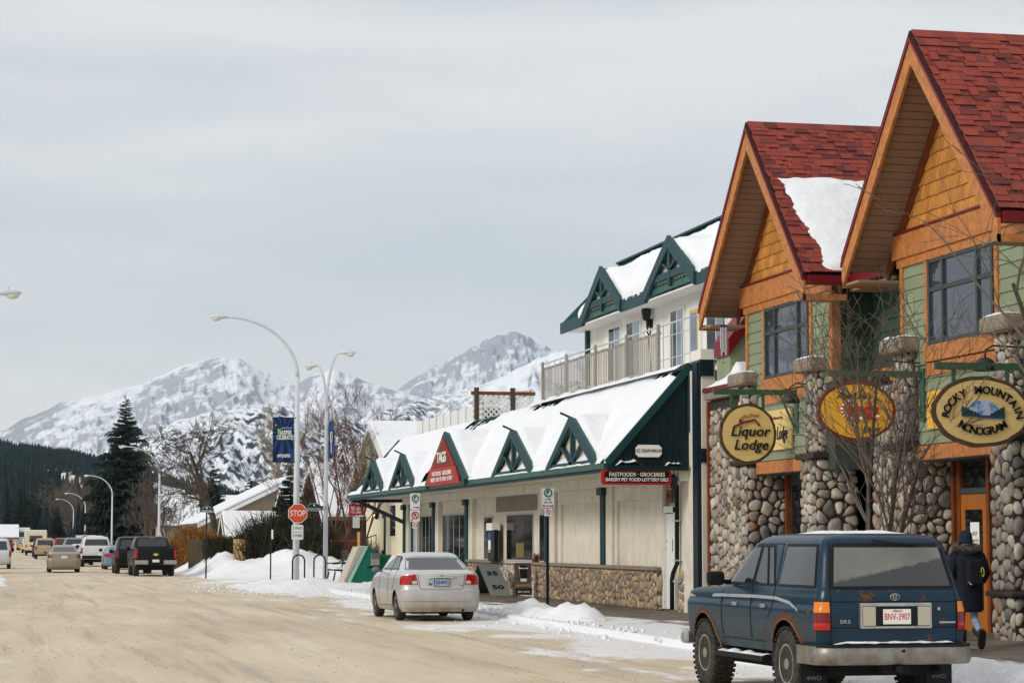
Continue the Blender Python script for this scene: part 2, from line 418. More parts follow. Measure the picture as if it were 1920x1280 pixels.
def pave_mat():
    m = mat('wet brown pavement', srgb(126, 116, 104), 0.6, col2=srgb(86, 78, 70), vscale=1.6, contrast=(0.35, 0.66), bump=0.25, bscale=30)
    t = m.node_tree; p = t.nodes['Principled BSDF']; l = t.links.new
    src = p.inputs['Base Color'].links[0].from_socket
    tcn = t.nodes.new('ShaderNodeTexCoord'); sx = t.nodes.new('ShaderNodeSeparateXYZ'); l(tcn.outputs['Object'], sx.inputs[0])
    r = t.nodes.new('ShaderNodeMapRange'); r.inputs[1].default_value = 13.0; r.inputs[2].default_value = 11.3; l(sx.outputs[0], r.inputs[0])
    n = t.nodes.new('ShaderNodeTexNoise'); n.inputs['Scale'].default_value = 1.3; n.inputs['Detail'].default_value = 7; n.inputs['Roughness'].default_value = 0.65
    mp_ = t.nodes.new('ShaderNodeMapping'); mp_.inputs['Scale'].default_value = (1, 0.4, 1); l(tcn.outputs['Object'], mp_.inputs[0]); l(mp_.outputs[0], n.inputs['Vector'])
    a = t.nodes.new('ShaderNodeMath'); a.operation = 'MULTIPLY_ADD'; l(r.outputs[0], a.inputs[0]); a.inputs[1].default_value = 0.34; l(n.outputs[0], a.inputs[2])
    r2 = t.nodes.new('ShaderNodeMapRange'); r2.inputs[1].default_value = 0.62; r2.inputs[2].default_value = 0.72; l(a.outputs[0], r2.inputs[0])
    mx_ = t.nodes.new('ShaderNodeMix'); mx_.data_type = 'RGBA'; l(r2.outputs[0], mx_.inputs['Factor']); l(src, mx_.inputs['A']); mx_.inputs['B'].default_value = (0.78, 0.79, 0.81, 1)
    l(mx_.outputs['Result'], p.inputs['Base Color']); return m
M_road = road_mat(); M_pave = pave_mat()
g = MB().add([(-9000, -600, -0.03), (12000, -600, -0.03), (12000, 14000, -0.03), (-9000, 14000, -0.03)], [(0, 1, 2, 3)]).build('ground', M_snow); tag(g, kind='structure')
rd = MB()
rd.add([(-9, -20, 0), (10.62, -20, 0), (10.62, 88.5, 0), (-9, 88.5, 0)], [(0, 1, 2, 3)])
rd.add([(-9, 88.5, 0), (90, 88.5, 0), (90, 103.5, 0), (-9, 103.5, 0)], [(0, 1, 2, 3)])
rd.add([(-3.5, 103.5, 0), (9.2, 103.5, 0), (9.2, 520, 0), (-3.5, 520, 0)], [(0, 1, 2, 3)])
tag(rd.build('road', M_road), kind='structure')
sw = MB()
def sidewalk_z(x, y=30.0): return 0.12 + max(0, min(1, (x - 11) / 3.2)) * (0.15 - .12 * max(0, min(1, (y - 38) / 10)))
def paving(u, v): x = 10.62 + u * 6.2; y = -20 + v * 108.3; return (x, y, sidewalk_z(x, y))
sw.grid(paving, 8, 40); sw.add([(10.60, -20, -.02), (10.62, -20, .12), (10.62, 88.3, .12), (10.60, 88.3, -.02)], [(0, 1, 2, 3)])
tag(sw.build('sidewalk', M_pave), kind='structure')
def fbm(x, y, z=0.0, o=4): return noise.fractal(Vector((x, y, z)), 1.0, 2.0, o)
def bank(name, x0, x1, y0, y1, hf, dx=0.16, dy=0.25, seed=0.0, m=None):
    nu = max(4, int((x1 - x0) / dx)); nv = max(4, int((y1 - y0) / dy)); b = MB()
    def fn(u, v):
        x = x0 + u * (x1 - x0); y = y0 + v * (y1 - y0)
        e = min(u, 1 - u, v, 1 - v); ed = min(1, e * 7)
        h = hf(x, y) * (0.80 + 0.38 * fbm(x * 0.6 + seed, y * 0.35, seed)) + 0.09 * fbm(x * 3.1, y * 2.3, seed + 5) + 0.035 * fbm(x * 9, y * 7, seed + 8)
        return (x, y, (h * ed) - 0.05 * (1 - ed) - 0.012)
    b.grid(fn, nu, nv); o = b.build(name, m or M_snow, smooth=True); tag(o, kind='structure'); return o
def ga(x, y, cx, cy, sx, sy, h): return h * math.exp(-((x - cx) / sx) ** 2 - ((y - cy) / sy) ** 2)
# along the kerb by the near parking sign
bank('snow_bank', 10.15, 12.5, 40.5, 66, lambda x, y: ga(x, y, 11.35, 45.2, .55, 2.6, .52) + ga(x, y, 11.5, 49.5, .5, 1.8, .40) + ga(x, y, 10.9, 56, .45, 7, .13), seed=1)
# beyond the blue vehicle
bank('snow_bank', 9.7, 13.2, 18.5, 33.5, lambda x, y: ga(x, y, 11.2, 24.5, .65, 3.4, .40) + ga(x, y, 12.2, 29.0, .8, 1.6, .20) + ga(x, y, 10.7, 31, .6, 3, .18), dx=0.1, dy=.16, seed=3)
bank('snow_bank', 13.3, 15.6, 26.5, 31.0, lambda x, y: ga(x, y, 14.6, 29.6, .9, 1.0, .44), dx=0.1, dy=.14, seed=4)
# corner island with bin, racks and lamp posts
bank('snow_bank', 7.6, 14.6, 73.0, 88.5, lambda x, y: min(1, max(0, (x - 7.8) / 2.0)) * (0.10 + ga(x, y, 10.4, 79, 1.5, 3.0, .32) + ga(x, y, 12.6, 76.5, 1.1, 2.2, .25) + ga(x, y, 13.6, 88, 1.4, 2.4, .9) + ga(x, y, 10.0, 88, 1.4, 2.4, .3)), dx=0.2, dy=.3, seed=7)
# far corner: high ploughed heaps
def farbank(x, y):
    if y < 104: return 0
    k = min(1, max(0, (x - 8.6) / 1.6)) * min(1, max(0, (y - 103.3) / 2.5))
    return k * (0.30 + ga(x, y, 13.4, 110, 1.6, 3.4, 1.05) + ga(x, y, 16.2, 111, 1.5, 3.0, .7) + ga(x, y, 11.0, 117, 1.3, 6, .75) + ga(x, y, 10.6, 112, .8, 2.5, .5) + ga(x, y, 20, 112, 2.5, 3, 1.0) + ga(x, y, 10.5, 128, 1.4, 10, .6))
bank('snow_bank', 8.4, 27, 103, 142, farbank, dx=.3, dy=.45, seed=11)
bank('snow_bank', 9.0, 13, 140, 330, lambda x, y: .55 * min(1, max(0, x - 9.2)), dx=.5, dy=2.0, seed=13)
bank('snow_bank', -6.4, -0.3, 118, 330, lambda x, y: .40 * min(1, max(0, -0.6 - x)), dx=.4, dy=2.0, seed=17)
bank('snow_bank', -3.2, 0.7, 84, 118, lambda x, y: .10 * min(1, max(0, .7 - x) / 1.5), dx=.3, dy=1.2, seed=19)

# loose clods thrown up by the plough, and grit on the road
rgc = random.Random(5)
OCT = [(1, 0, 0), (-1, 0, 0), (0, 1, 0), (0, -1, 0), (0, 0, 1), (0, 0, -1)]; OF = [(0, 2, 4), (2, 1, 4), (1, 3, 4), (3, 0, 4), (2, 0, 5), (1, 2, 5), (3, 1, 5), (0, 3, 5)]
def lump(b, x, y, z, r):
    s = [r * rgc.uniform(.6, 1.3) for _ in range(3)]; a = rgc.uniform(0, 3.14); c, d = math.cos(a), math.sin(a)
    b.add([(x + c * p[0] * s[0] - d * p[1] * s[1], y + d * p[0] * s[0] + c * p[1] * s[1], z + p[2] * s[2]) for p in OCT], OF)
cb = MB()
for k in range(900):
    t = rgc.random()
    if t < .45: y = rgc.uniform(38, 72); x = rgc.gauss(10.6, .5)
    elif t < .7: y = rgc.uniform(18, 36); x = rgc.gauss(10.9, .6)
    else: y = rgc.uniform(72, 92); x = rgc.gauss(8.2, .8)
    lump(cb, x, y, .0 if x < 10.6 else .13, rgc.choice([.02, .03, .04, .06]))
tag(cb.build('snow_clods', M_snow, smooth=True), 'loose clods of snow scattered along the kerb', 'snow', kind='stuff')
M_grit = mat('brown road grit', srgb(120, 102, 80), .9, rnd=.3); gbm = MB()
for k in range(3200):
    y = 11 + 60 * rgc.random() ** 1.6; x = rgc.uniform(-1, 9.5)
    if fbm(x * .8, y * .12, 7, 3) < -.05: continue
    lump(gbm, x, y, .004, rgc.choice([.004, .005, .006, .008, .011]))
tag(gbm.build('gravel', M_grit), 'scattered dark gravel on the sanded road', 'gravel', kind='stuff')
# ================================================================== the stone and timber building with red gables
LD = thing('lodge_building', 'two-storey cobblestone and timber shop building with steep red shingled gables', 'building', (15, 37, 0))
XB, XW, XR, XM = 13.7, 14.45, 15.2, 14.56
AP, EV, HW = 9.5, 6.35, 3.05
SL = (AP - EV) / HW
YG = (41.05, 33.0)
cosS = 1 / math.hypot(1, SL)
box('core_wall', (15.3, 26.0, 0.1), (24, 46.6, 6.4), M_navy, LD)
shingles = []
M_deep = mat('eave-shaded deep green siding', srgb(56, 76, 60), .6, var=.15)  # darker green paint, with the deep eave shade put into its colour
def shingle_slope(yc, sgn, x0, x1, seed, x1_at_eave=None):
    """rows of tabs on a slope falling from the ridge at yc towards sgn*Y"""
    rng = random.Random(seed); Ls = HW / cosS; rows = int(Ls / 0.13)
    d = Vector((0, sgn * cosS, -SL * cosS)); nrm = Vector((0, sgn * SL * cosS, cosS)); ex = Vector((1, 0, 0))
    for r in range(rows + 1):
        s0 = r * 0.13; x = x0 - rng.uniform(0, .2)
        while x < x1:
            w = rng.choice([0.14, 0.18, 0.24, 0.30]); lift = rng.choice([0.0, 0.0, 0.014, 0.018])
            a = max(x, x0 - .01); b_ = min(x + w, x1)
            x += w + 0.006
            if b_ - a < 0.04: continue
            c = Vector(((a + b_) / 2, yc, AP + 0.05)) + d * (s0 + 0.075) + nrm * (0.012 + lift)
            hw_, hl = (b_ - a) / 2, 0.085; tk = 0.012
            vs = []
            for k in (-1, 1):
                for i, j in ((-1, -1), (1, -1), (1, 1), (-1, 1)):
                    vs.append(tuple(ex * hw_ * i + d * hl * j + nrm * (tk * k * .5 + 0.006 * j)))
            shingles.append((c, vs, [(0, 3, 2, 1), (4, 5, 6, 7), (0, 1, 5, 4), (1, 2, 6, 5), (2, 3, 7, 6), (3, 0, 4, 7)]))
for gi, yc in enumerate(YG):
    # roof slabs
    for sg in (-1, 1):
        roof = MB().prism([(XB, yc, AP), (XB, yc + sg * HW, EV), (XB, yc + sg * HW, EV - .17), (XB, yc, AP - .19)], (9, 0, 0)).build('roof_slope', M_shingle_gap, LD)
    shingle_slope(yc, -1, XB - .02, 20.5 if gi == 0 else 18.6, 5 + gi)
    # ridge caps
    x = XB - .02
    while x < 20:
        MB().prism([(x, yc - .16, AP - .06), (x, yc, AP + .085), (x, yc + .16, AP - .06), (x, yc, AP + .055)], (.30, 0, 0)).build('ridge_cap', M_shingle, LD); x += .305
    # barge boards, red drip edge, black roof edge
    for sg in (-1, 1):
        p, q = Vector((XB, yc, AP)), Vector((XB, yc + sg * (HW + .03), EV - .03)); dn = Vector((0, 0, -1))
        MB().prism([p + dn * .10, q + dn * .10, q + dn * .44, p + dn * .47], (-.05, 0, 0)).build('barge_board', M_orange, LD)
        MB().prism([p + dn * .03, q + dn * .03, q + dn * .10, p + dn * .10], (-.075, 0, 0)).build('drip_edge', M_redtrim, LD)
        MB().prism([p + dn * -.06, q + dn * -.06, q + dn * .03, p + dn * .03], (-.06, 0, 0)).build('roof_edge', M_shingle_gap, LD)
        # soffit boards under the overhang, each a slat
        n = 30; nr = Vector((0, sg * SL * cosS, cosS)); dd = Vector((0, sg * cosS, -SL * cosS)); Lt = HW / cosS
        for k in range(n):
            a = p + dn * .20 + dd * (Lt * k / n); b_ = p + dn * .20 + dd * (Lt * (k + 1) / n - .012)
            if sg > 0 or k % 2 == 0:
                bb = b_ if sg > 0 else b_ + dd * (Lt / n)
                MB().prism([a, bb, bb - nr * .018, a - nr * .018], (XW - XB + .05, 0, 0)).build('soffit_board', M_soffit, LD)
        # eave end boards
        MB().box((XB - .05, yc + sg * (HW - .0), EV - .47), (XW, yc + sg * (HW + .03), EV - .36)).build('eave_board', M_orange, LD)
    bh = 2.43
    # horizontal soffit returns under the eaves
    for sg in (-1, 1):
        box('soffit_return', (XB, yc + sg * bh, EV - .44), (XW - .01, yc + sg * (HW - .01), EV - .40), M_soffit, LD)
    # rake frieze on the wall under the soffit
    for sg in (-1, 1):
        p, q = Vector((XW - .012, yc, AP - .22)), Vector((XW - .012, yc + sg * HW * .965, EV - .22 + .11))
        MB().prism([p, q, q + Vector((0, 0, -.26)), p + Vector((0, 0, -.26))], (-.045, 0, 0)).build('rake_frieze', M_orange_d, LD)
    # gable wall with cedar shakes
    MB().prism([(XW, yc - HW * .95, EV - .1), (XW, yc + HW * .95, EV - .1), (XW, yc, AP - .25)], (.3, 0, 0)).build('gable_wall', M_orange_d, LD)
    rng = random.Random(77 + gi); shakes = []
    z = EV + .36; row = 0
    while z < AP - .5:
        half = (AP - .42 - z) / SL
        y = yc - half; zh = .245
        while y < yc + half:
            w = rng.uniform(.10, .24); y1 = min(y + w, yc + half)
            if y1 - y > .04:
                zt = min(z + zh, AP - .30 - SL * max(abs(y - yc), abs(y1 - yc)) + .12)
                if zt > z + .05:
                    cy, cz = (y + y1) / 2 - .003, (z + zt) / 2; a, h2 = (y1 - y) / 2 - .004, (zt - z) / 2; dz = rng.uniform(-.008, .008)
                    vs = [(-.034, -a, -h2 + dz), (-.034, a, -h2 + dz), (-.006, a, h2), (-.006, -a, h2), (.012, -a, -h2 + dz), (.012, a, -h2 + dz), (.012, a, h2), (.012, -a, h2)]
                    shakes.append((Vector((XW, cy, cz)), vs, [(0, 3, 2, 1), (4, 5, 6, 7), (0, 1, 5, 4), (1, 2, 6, 5), (2, 3, 7, 6), (3, 0, 4, 7)]))
            y += w
        z += .225; row += 1
    piece_objs(shakes, 'cedar_shake', M_cedar, LD, limit=150)
    # beam below the gable with red cap
    box('gable_beam', (XW - .10, yc - 2.62, EV - .06), (XW + .05, yc + 2.62, EV + .34), M_orange, LD, bevel=.008)
    box('beam_cap', (XW - .13, yc - 2.64, EV + .34), (XW + .02, yc + 2.64, EV + .375), M_redtrim, LD)
    box('beam_lower', (XW - .06, yc - 2.5, EV - .2), (XW + .05, yc + 2.5, EV - .06), M_orange, LD)
    # bay wall
    box('bay_wall', (XW, yc - bh, 2.95), (XR + .1, yc + bh, EV - .1), M_winframe, LD)
    w0, w1 = yc - 1.27, yc + 1.27; zs, zt = 4.78, 6.16
    for y in (yc - bh + .02, yc + bh - .14, w0 - .12, w1): box('trim_post', (XW - .05, y, 4.5), (XW, y + .12, zt + .02), M_orange, LD, bevel=.006)
    for side in ((yc - bh + .14, w0 - .12), (w1 + .12, yc + bh - .14)):
        z = 4.5
        while z < zt:
            zz = min(z + .205, zt)
            MB().prism([(XW - .028, side[0], z), (XW - .008, side[0], zz), (XW, side[0], zz), (XW, side[0], z)], (0, side[1] - side[0], 0)).build('siding_board', M_green, LD); z += .21
    # side of the bay (faces the camera)
    for (ya) in (yc - bh,):
        z = 4.5
        while z < zt + .1:
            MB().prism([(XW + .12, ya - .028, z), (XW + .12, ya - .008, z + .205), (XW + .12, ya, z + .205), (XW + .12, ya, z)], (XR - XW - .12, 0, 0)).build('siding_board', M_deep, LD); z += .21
        box('trim_post', (XW - .05, ya - .04, 4.5), (XW + .12, ya, zt + .02), M_orange, LD, bevel=.006)
    # window: frame, panes, mullions
    win = box('window', (XW - .02, w0, zs), (XW + .06, w1, zt), M_winframe, LD)
    cols = [w0 + .07, w0 + .62, w1 - .62, w1 - .07]; zm = 5.66
    for i in range(3):
        for a, b_ in ((zs + .07, zm - .04), (zm + .04, zt - .07)):
            box('pane', (XW - .024, cols[i] + .035, a), (XW - .008, cols[i + 1] - .035, b_), M_glass, win)
    for y in cols:
        box('mullion', (XW - .06, y - .035, zs), (XW - .02, y + .035, zt), M_winframe, win)
    for z in (zs + .035, zm, zt - .035): box('mullion', (XW - .052, w0, z - .035), (XW - .02, w1, z + .035), M_winframe, win)
    # sill bands and bulkhead above the shop door
    box('sill_board', (XW - .08, w0 - .12, 4.52), (XW, w1 + .12, 4.78), M_orange, LD, bevel=.01)
    box('lower_board', (XW - .05, w0 - .1, 4.30), (XW, w1 + .1, 4.50), M_orange, LD)
    z = 3.22
    while z < 4.28:
        MB().prism([(XW - .028, yc - 1.75, z), (XW - .008, yc - 1.75, z + .205), (XW, yc - 1.75, z + .205), (XW, yc - 1.75, z)], (0, 3.5, 0)).build('siding_board', M_green, LD); z += .21
    box('door_beam', (XW - .07, yc - 1.75, 2.97), (XW + .1, yc + 1.75, 3.20), M_orange, LD, bevel=.008)
    # recessed shop front: ceiling, back wall with door and glazing
    XD = 15.06
    box('entry_wall', (XD, yc - 1.7, .2), (XD + .06, yc + 1.7, 2.97), M_winframe, LD)
    dn0 = yc + 0.45 if gi else yc - 1.15
    for y0_, y1_ in ((yc - 1.6, dn0 - .12), (dn0 + 1.12, yc + 1.62)):
        if y1_ - y0_ > .25:
            box('shop_pane', (XD - .02, y0_ + .06, .95), (XD, y1_ - .06, 2.75), M_glassdark, LD)
            box('shop_mullion', (XD - .05, (y0_ + y1_) / 2 - .03, .4), (XD - .02, (y0_ + y1_) / 2 + .03, 2.95), M_winframe, LD)
    door = box('door', (XD - .06, dn0, .27), (XD - .02, dn0 + 1.0, 2.42), mat('oiled orange door wood %d' % gi, srgb(178, 104, 40), .5, var=.25, vscale=4, stretch=(5, 5, .6)), LD)
    box('pane', (XD - .07, dn0 + .18, .62), (XD - .058, dn0 + .82, 2.18), M_glassdark, door)
    MB().tube([(XD - .07, dn0 + .09, 1.05), (XD - .14, dn0 + .09, 1.08), (XD - .14, dn0 + .09, 1.42), (XD - .07, dn0 + .09, 1.45)], .012, 6).build('handle', M_galv, door)
    for y in (dn0 - .11, dn0 + 1.0): box('door_frame', (XD - .08, y, .25), (XD + .02, y + .11, 2.95), M_orange_d, LD)
    box('transom_bar', (XD - .07, dn0, 2.43), (XD, dn0 + 1.0, 2.52), M_winframe, LD)
    box('transom_pane', (XD - .03, dn0 + .02, 2.54), (XD - .005, dn0 + .98, 2.93), M_glassdark, LD)
    # side trims of the entry
    for y in (yc - 1.45, yc + 1.66): box('entry_trim', (14.96, y, .2), (15.05, y + .09, 2.97), M_orange_d, LD)
# shingles: those showing largest are single pieces
piece_objs(shingles, 'shingle', M_shingle, LD, limit=300, restname='shingle_field')
# main eave and roof between and beside the gables
for y0_, y1_ in ((YG[1] + HW - .1, YG[0] - HW + .1), (25, YG[1] - HW + .1), (YG[0] + HW - .05, 46.9)):
    if y1_ > 46: continue
    MB().prism([(XM, y0_, EV - .05), (XM + 5, y0_, EV + 4.6), (XM + 5, y0_, EV + 4.4), (XM, y0_, EV - .22)], (0, y1_ - y0_, 0)).build('roof_slope', M_shingle_gap, LD)
    gt = MB().prism([(XM - .12, y0_, EV - .02), (XM + .02, y0_, EV - .02), (XM + .02, y0_, EV - .2), (XM - .07, y0_, EV - .2)], (0, y1_ - y0_, 0)).build('gutter', M_redtrim, LD)
    box('eave_soffit', (XM, y0_, EV - .3), (XR, y1_, EV - .24), M_soffit, LD)
for yc in YG:
    box('gutter', (XB + .02, yc - HW - .12, EV - .19), (XM, yc - HW - .005, EV - .04), M_redtrim, LD)
# snow lying in the valley on the far gable's near slope
def snow_patch(yc, x0, x1, s0, s1, seed, name='roof_snow'):
    d = Vector((0, -cosS, -SL * cosS)); nr = Vector((0, -SL * cosS, cosS)); b = MB(); nu, nv = 46, 40
    vs = {}
    for j in range(nv + 1):
        for i in range(nu + 1):
            u, v = i / nu, j / nv
            jag = .13 * fbm(v * 5, seed, 1.3) + .05 * fbm(v * 22, seed, 2.2)
            xx = x0 + (x1 - x0) * u + (1 - u) * (jag + .85 * (v - 1) ** 2 * -0.15 + .35 * max(0, v - .45))
            top = .10 * fbm(u * 6, seed + 3, .7) + .04 * fbm(u * 25, seed, 3)
            s = s0 + (s1 - s0) * v + (1 - v) * top + v * .04 * fbm(u * 20, seed, 9)
            e = min(min(u, v, 1 - v) * 9, 1)
            th = .03 + .11 * math.sqrt(max(e, 0)) + .02 * fbm(u * 6, v * 6, seed)
            b.v.append(tuple(Vector((xx, yc, AP + .05)) + d * s + nr * th))
    for j in range(nv):
        for i in range(nu):
            a = j * (nu + 1) + i; b.f.append([a, a + nu + 1, a + nu + 2, a + 1]); b.mi.append(0)
    b.build(name, M_roofsnow, LD, smooth=True)
snow_patch(YG[0], XB + .28, 19.5, 1.72, 4.42, 2)
# stone piers
stones = []
def pier(y0, y1):
    zb, zt_ = .2, 3.2; XP, XU, i_ = 14.24, 14.31, .07
    box('pier_core', (XP, y0, zb - .1), (15.0, y1, zt_), M_mortar, LD)
    box('pier_core_upper', (XU, y0 + i_, zt_), (15.0, y1 - i_, 4.72), M_mortar, LD)
    sd = int(y0 * 10); sz = .18
    for (za, ze) in ((zb, .88), (.97, 3.14)):
        stones.extend(cobbles((XP, y1, za), (0, -1, 0), (0, 0, 1), (-1, 0, 0), y1 - y0, ze - za, sz, sd))
        stones.extend(cobbles((XP, y0, za), (1, 0, 0), (0, 0, 1), (0, -1, 0), .78, ze - za, sz, sd + 1))
    stones.extend(cobbles((XU, y1 - i_, 3.27), (0, -1, 0), (0, 0, 1), (-1, 0, 0), y1 - y0 - 2 * i_, 1.45, sz, sd + 2))
    stones.extend(cobbles((XU, y0 + i_, 3.27), (1, 0, 0), (0, 0, 1), (0, -1, 0), .7, 1.45, sz, sd + 3))
    for za, ze in ((3.15, 3.26), (.885, .965)):
        b = MB().box((XP - .10, y0 - .10, za), (15.02, y1 + .10, ze)); b.build('belt_course', M_mortar, LD, bevel=.03)
    c = MB().prism([(14.10, y0 - .10, 4.72), (14.10, y1 + .10, 4.72), (15.0, y1 + .10, 4.72), (15.0, y0 - .10, 4.72)], (0, 0, .25)).build('pier_cap', M_concrete, LD, bevel=.06)
    MB().grid(lambda u, v: (14.13 + u * .30, y0 - .08 + v * (y1 - y0 + .16), -.02 + 4.985 + .05 * min(1, min(u, 1 - u, v, 1 - v) * 6) * (.8 + .5 * fbm(u * 4, v * 4, y0))), 10, 10).build('cap_snow', M_roofsnow, LD, smooth=True)
for a_, b_ in ((42.9, 43.66), (39.03, 39.81), (34.78, 35.55), (30.85, 31.58)): pier(a_, b_)
# recessed stone wall between the bays, and the stone return at the far end
for y0_, y1_, sd, xq in ((35.6, 38.5, 501, XR - .08), (43.6, 46.35, 502, 14.58), (26, 30.4, 503, XR - .08)):
    box('stone_wall', (xq, y0_, .1), (XR + .1, y1_, 4.45 if sd != 502 else 4.62), M_mortar, LD)
    if sd != 503: stones.extend(cobbles((xq, y1_, .2), (0, -1, 0), (0, 0, 1), (-1, 0, 0), y1_ - y0_, 4.2, .20, sd))
piece_objs(stones, 'cobblestone', M_stone, LD, limit=300, restname='cobblestone_field', smooth=True)
box('corner_trim', (14.52, 46.36, .15), (14.66, 46.46, 4.6), M_orange_d, LD)
# upper recess: dark green boards with eave shade in their colour, sill
z = 4.72
while z < 6.1:
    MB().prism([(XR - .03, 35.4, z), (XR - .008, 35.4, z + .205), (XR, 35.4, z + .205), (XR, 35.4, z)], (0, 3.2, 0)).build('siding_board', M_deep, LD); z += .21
box('recess_sill', (XR - .12, 35.4, 4.46), (XR + .02, 38.6, 4.70), M_orange, LD)
box('recess_window', (XR - .05, 35.5, 4.75), (XR - .032, 36.1, 6.1), M_glassdark, LD)
# down pipe in the recess corner
MB().tube([(14.5, 36.3, 6.15), (14.75, 36.05, 5.95), (15.0, 35.85, 5.85), (15.0, 35.82, 5.6), (15.0, 35.82, .3)], .055, 8).build('down_pipe', M_greend, LD, smooth=True)
# far end: sloping parapet of the stair, ledge with snow, timber post
MB().prism([(14.55, 44.9, 4.9), (15.02, 44.9, 4.9), (15.02, 44.9, 6.15), (14.55, 44.9, 5.55)], (0, .9, 0)).build('stair_parapet', M_green, LD)
MB().prism([(14.50, 44.84, 5.46), (15.25, 44.84, 6.42), (15.25, 44.84, 6.75), (14.50, 44.84, 5.80)], (0, 1.0, 0)).build('parapet_cap', M_redtrim, LD)
box('porch_post', (15.05, 44.0, 4.6), (15.19, 44.3, 6.3), M_orange, LD)
box('ledge', (14.45, 44.0, 4.62), (15.3, 46.4, 4.78), M_concrete, LD, bevel=.02)
box('ledge_trim', (14.42, 43.98, 4.78), (15.3, 46.42, 4.87), M_redtrim, LD)
MB().grid(lambda u, v: (14.44 + u * .8, 44.05 + v * 2.3, 4.868 + min(1, min(u, 1 - u, v, 1 - v) * 5) * (.20 + .22 * math.exp(-((v - .25) / .2) ** 2) + .08 * fbm(u * 3, v * 5, 1))), 14, 22).build('ledge_snow', M_roofsnow, LD, smooth=True)
box('end_wall', (15.3, 46.3, .1), (24, 46.55, 6.3), M_green, LD)
# ------------------------------------------------------------------ hanging signs
M_cream = mat('carved cream sign face', srgb(226, 196, 126), .55, var=.12, vscale=2.5, stretch=(1, 1, 6))
M_yellow = mat('yellow sign face', srgb(232, 178, 62), .5, var=.08, vscale=3)
M_bark = mat('brown bark edge', srgb(98, 74, 54), .8, var=.4, vscale=18, bump=.5, bscale=40)
M_rust = mat('russet sign rim', srgb(120, 54, 24), .6, var=.3, vscale=9)
M_ink = mat('raised black lettering', srgb(20, 18, 16), .45)
M_redink = mat('raised red lettering', srgb(190, 26, 26), .45)
M_maroon = mat('maroon paint', srgb(122, 44, 40), .5)
M_whitep = mat('white sign paint', srgb(238, 236, 230), .5)
def blob(cx, cz, rx, rz, n, wob, seed):
    return [(cx + rx * math.cos(a) * (1 + wob * fbm(math.cos(a) * 4, math.sin(a) * 4, seed)), cz + rz * math.sin(a) * (1 + wob * fbm(math.cos(a) * 4, math.sin(a) * 4, seed))) for a in [2 * math.pi * i / n for i in range(n)]]
def hanging_sign(label, Y, cx, cz, rx, rz, barz, x0, face, rim, seed, rimw=.055):
    t = thing('hanging_sign', label, 'sign', (cx, Y, cz))
    MB().prism([(x, Y, z) for x, z in blob(cx, cz, rx, rz, 64, .035, seed)], (0, .07, 0)).build('rim', rim, t)
    MB().prism([(x, Y - .012, z) for x, z in blob(cx, cz, rx - rimw, rz - rimw, 64, .02, seed)], (0, .03, 0)).build('sign_face', face, t)
    MB().box((x0, Y - .005, barz - .05), (XW - .03, Y + .075, barz + .05)).build('bracket_bar', M_greend, t)
    box('bracket_plate', (XW - .055, Y - .05, barz - .75), (XW - .03, Y + .12, barz + .1), M_greend, t)
    for x in (cx - rx * .55, cx + rx * .55): box('hanger', (x - .025, Y + .01, cz + rz * .7), (x + .025, Y + .05, barz - .05), M_greend, t)
    MB().tube([(XW - .05, Y + .035, barz - .7), (XW - .35, Y + .035, barz - .05)], .022, 6).build('strut', M_greend, t)
    return t
UX, UZ = (1, 0, 0), (0, 0, 1)
Y1 = 40.5
s1 = hanging_sign('round cream log-slice sign reading Liquor Lodge on a green bracket', Y1, 13.46, 3.65, .55, .56, 4.42, 12.81, M_cream, M_bark, 3)
text('Liquor', .27, (13.48, Y1 - .012, 3.69), UX, UZ, M_ink, s1, shear=.25, extrude=.012, bold=.004, sx=1.05)
text('Lodge', .27, (13.50, Y1 - .012, 3.44), UX, UZ, M_ink, s1, shear=.25, extrude=.012, bold=.004, sx=1.0)
MB().tube([(13.18, Y1 - .03, 3.78), (13.36, Y1 - .03, 3.86), (13.58, Y1 - .03, 3.91), (13.66, Y1 - .03, 3.80)], .02, 5).box((13.28, Y1 - .045, 3.82), (13.33, Y1 - .015, 3.92)).build('painted_roof', M_maroon, s1)
MB().tube([(13.32, Y1 - .03, 3.94), (13.38, Y1 - .03, 3.99), (13.43, Y1 - .03, 3.96), (13.50, Y1 - .03, 4.01), (13.57, Y1 - .03, 3.98), (13.66, Y1 - .03, 4.0)], .012, 5).build('painted_smoke', M_orange, s1)
Y2 = 34.5
s2 = hanging_sign('oval yellow candy shop sign with red lettering behind the bare street tree', Y2, 13.28, 3.74, .66, .48, 4.34, 12.81, M_yellow, M_rust, 8)
text("Ana Lea's", .15, (13.22, Y2 - .012, 3.98), UX, UZ, M_ink, s2, shear=.35, extrude=.006)
text('andy', .32, (13.38, Y2 - .012, 3.76), UX, (-.16, 0, 1), M_redink, s2, extrude=.012, bold=.018, sx=.85)
text('Lane', .15, (13.50, Y2 - .012, 3.46), UX, UZ, M_ink, s2, shear=.35, extrude=.006)
arc = [(13.14 + .12 * math.cos(a), Y2 - .03, 3.76 + .13 * math.sin(a)) for a in [R_(60 + i * 24) for i in range(9)]] + [(13.2, Y2 - .03, 3.605), (13.4, Y2 - .03, 3.63), (13.64, Y2 - .03, 3.655)]
for i in range(len(arc) - 1):
    a, b_ = Vector(arc[i]), Vector(arc[i + 1])
    for k in range(2): MB().tube([a.lerp(b_, k / 2), a.lerp(b_, (k + 1) / 2)], .026, 6).build('candy_stripe', M_whitep if k else M_redink, s2)
Y3 = 30.2
s3 = hanging_sign('large oval cream sign reading Rocky Mountain Monogram above the right-hand door', Y3, 13.49, 3.5, .74, .50, 4.14, 12.81, M_cream, M_bark, 5)
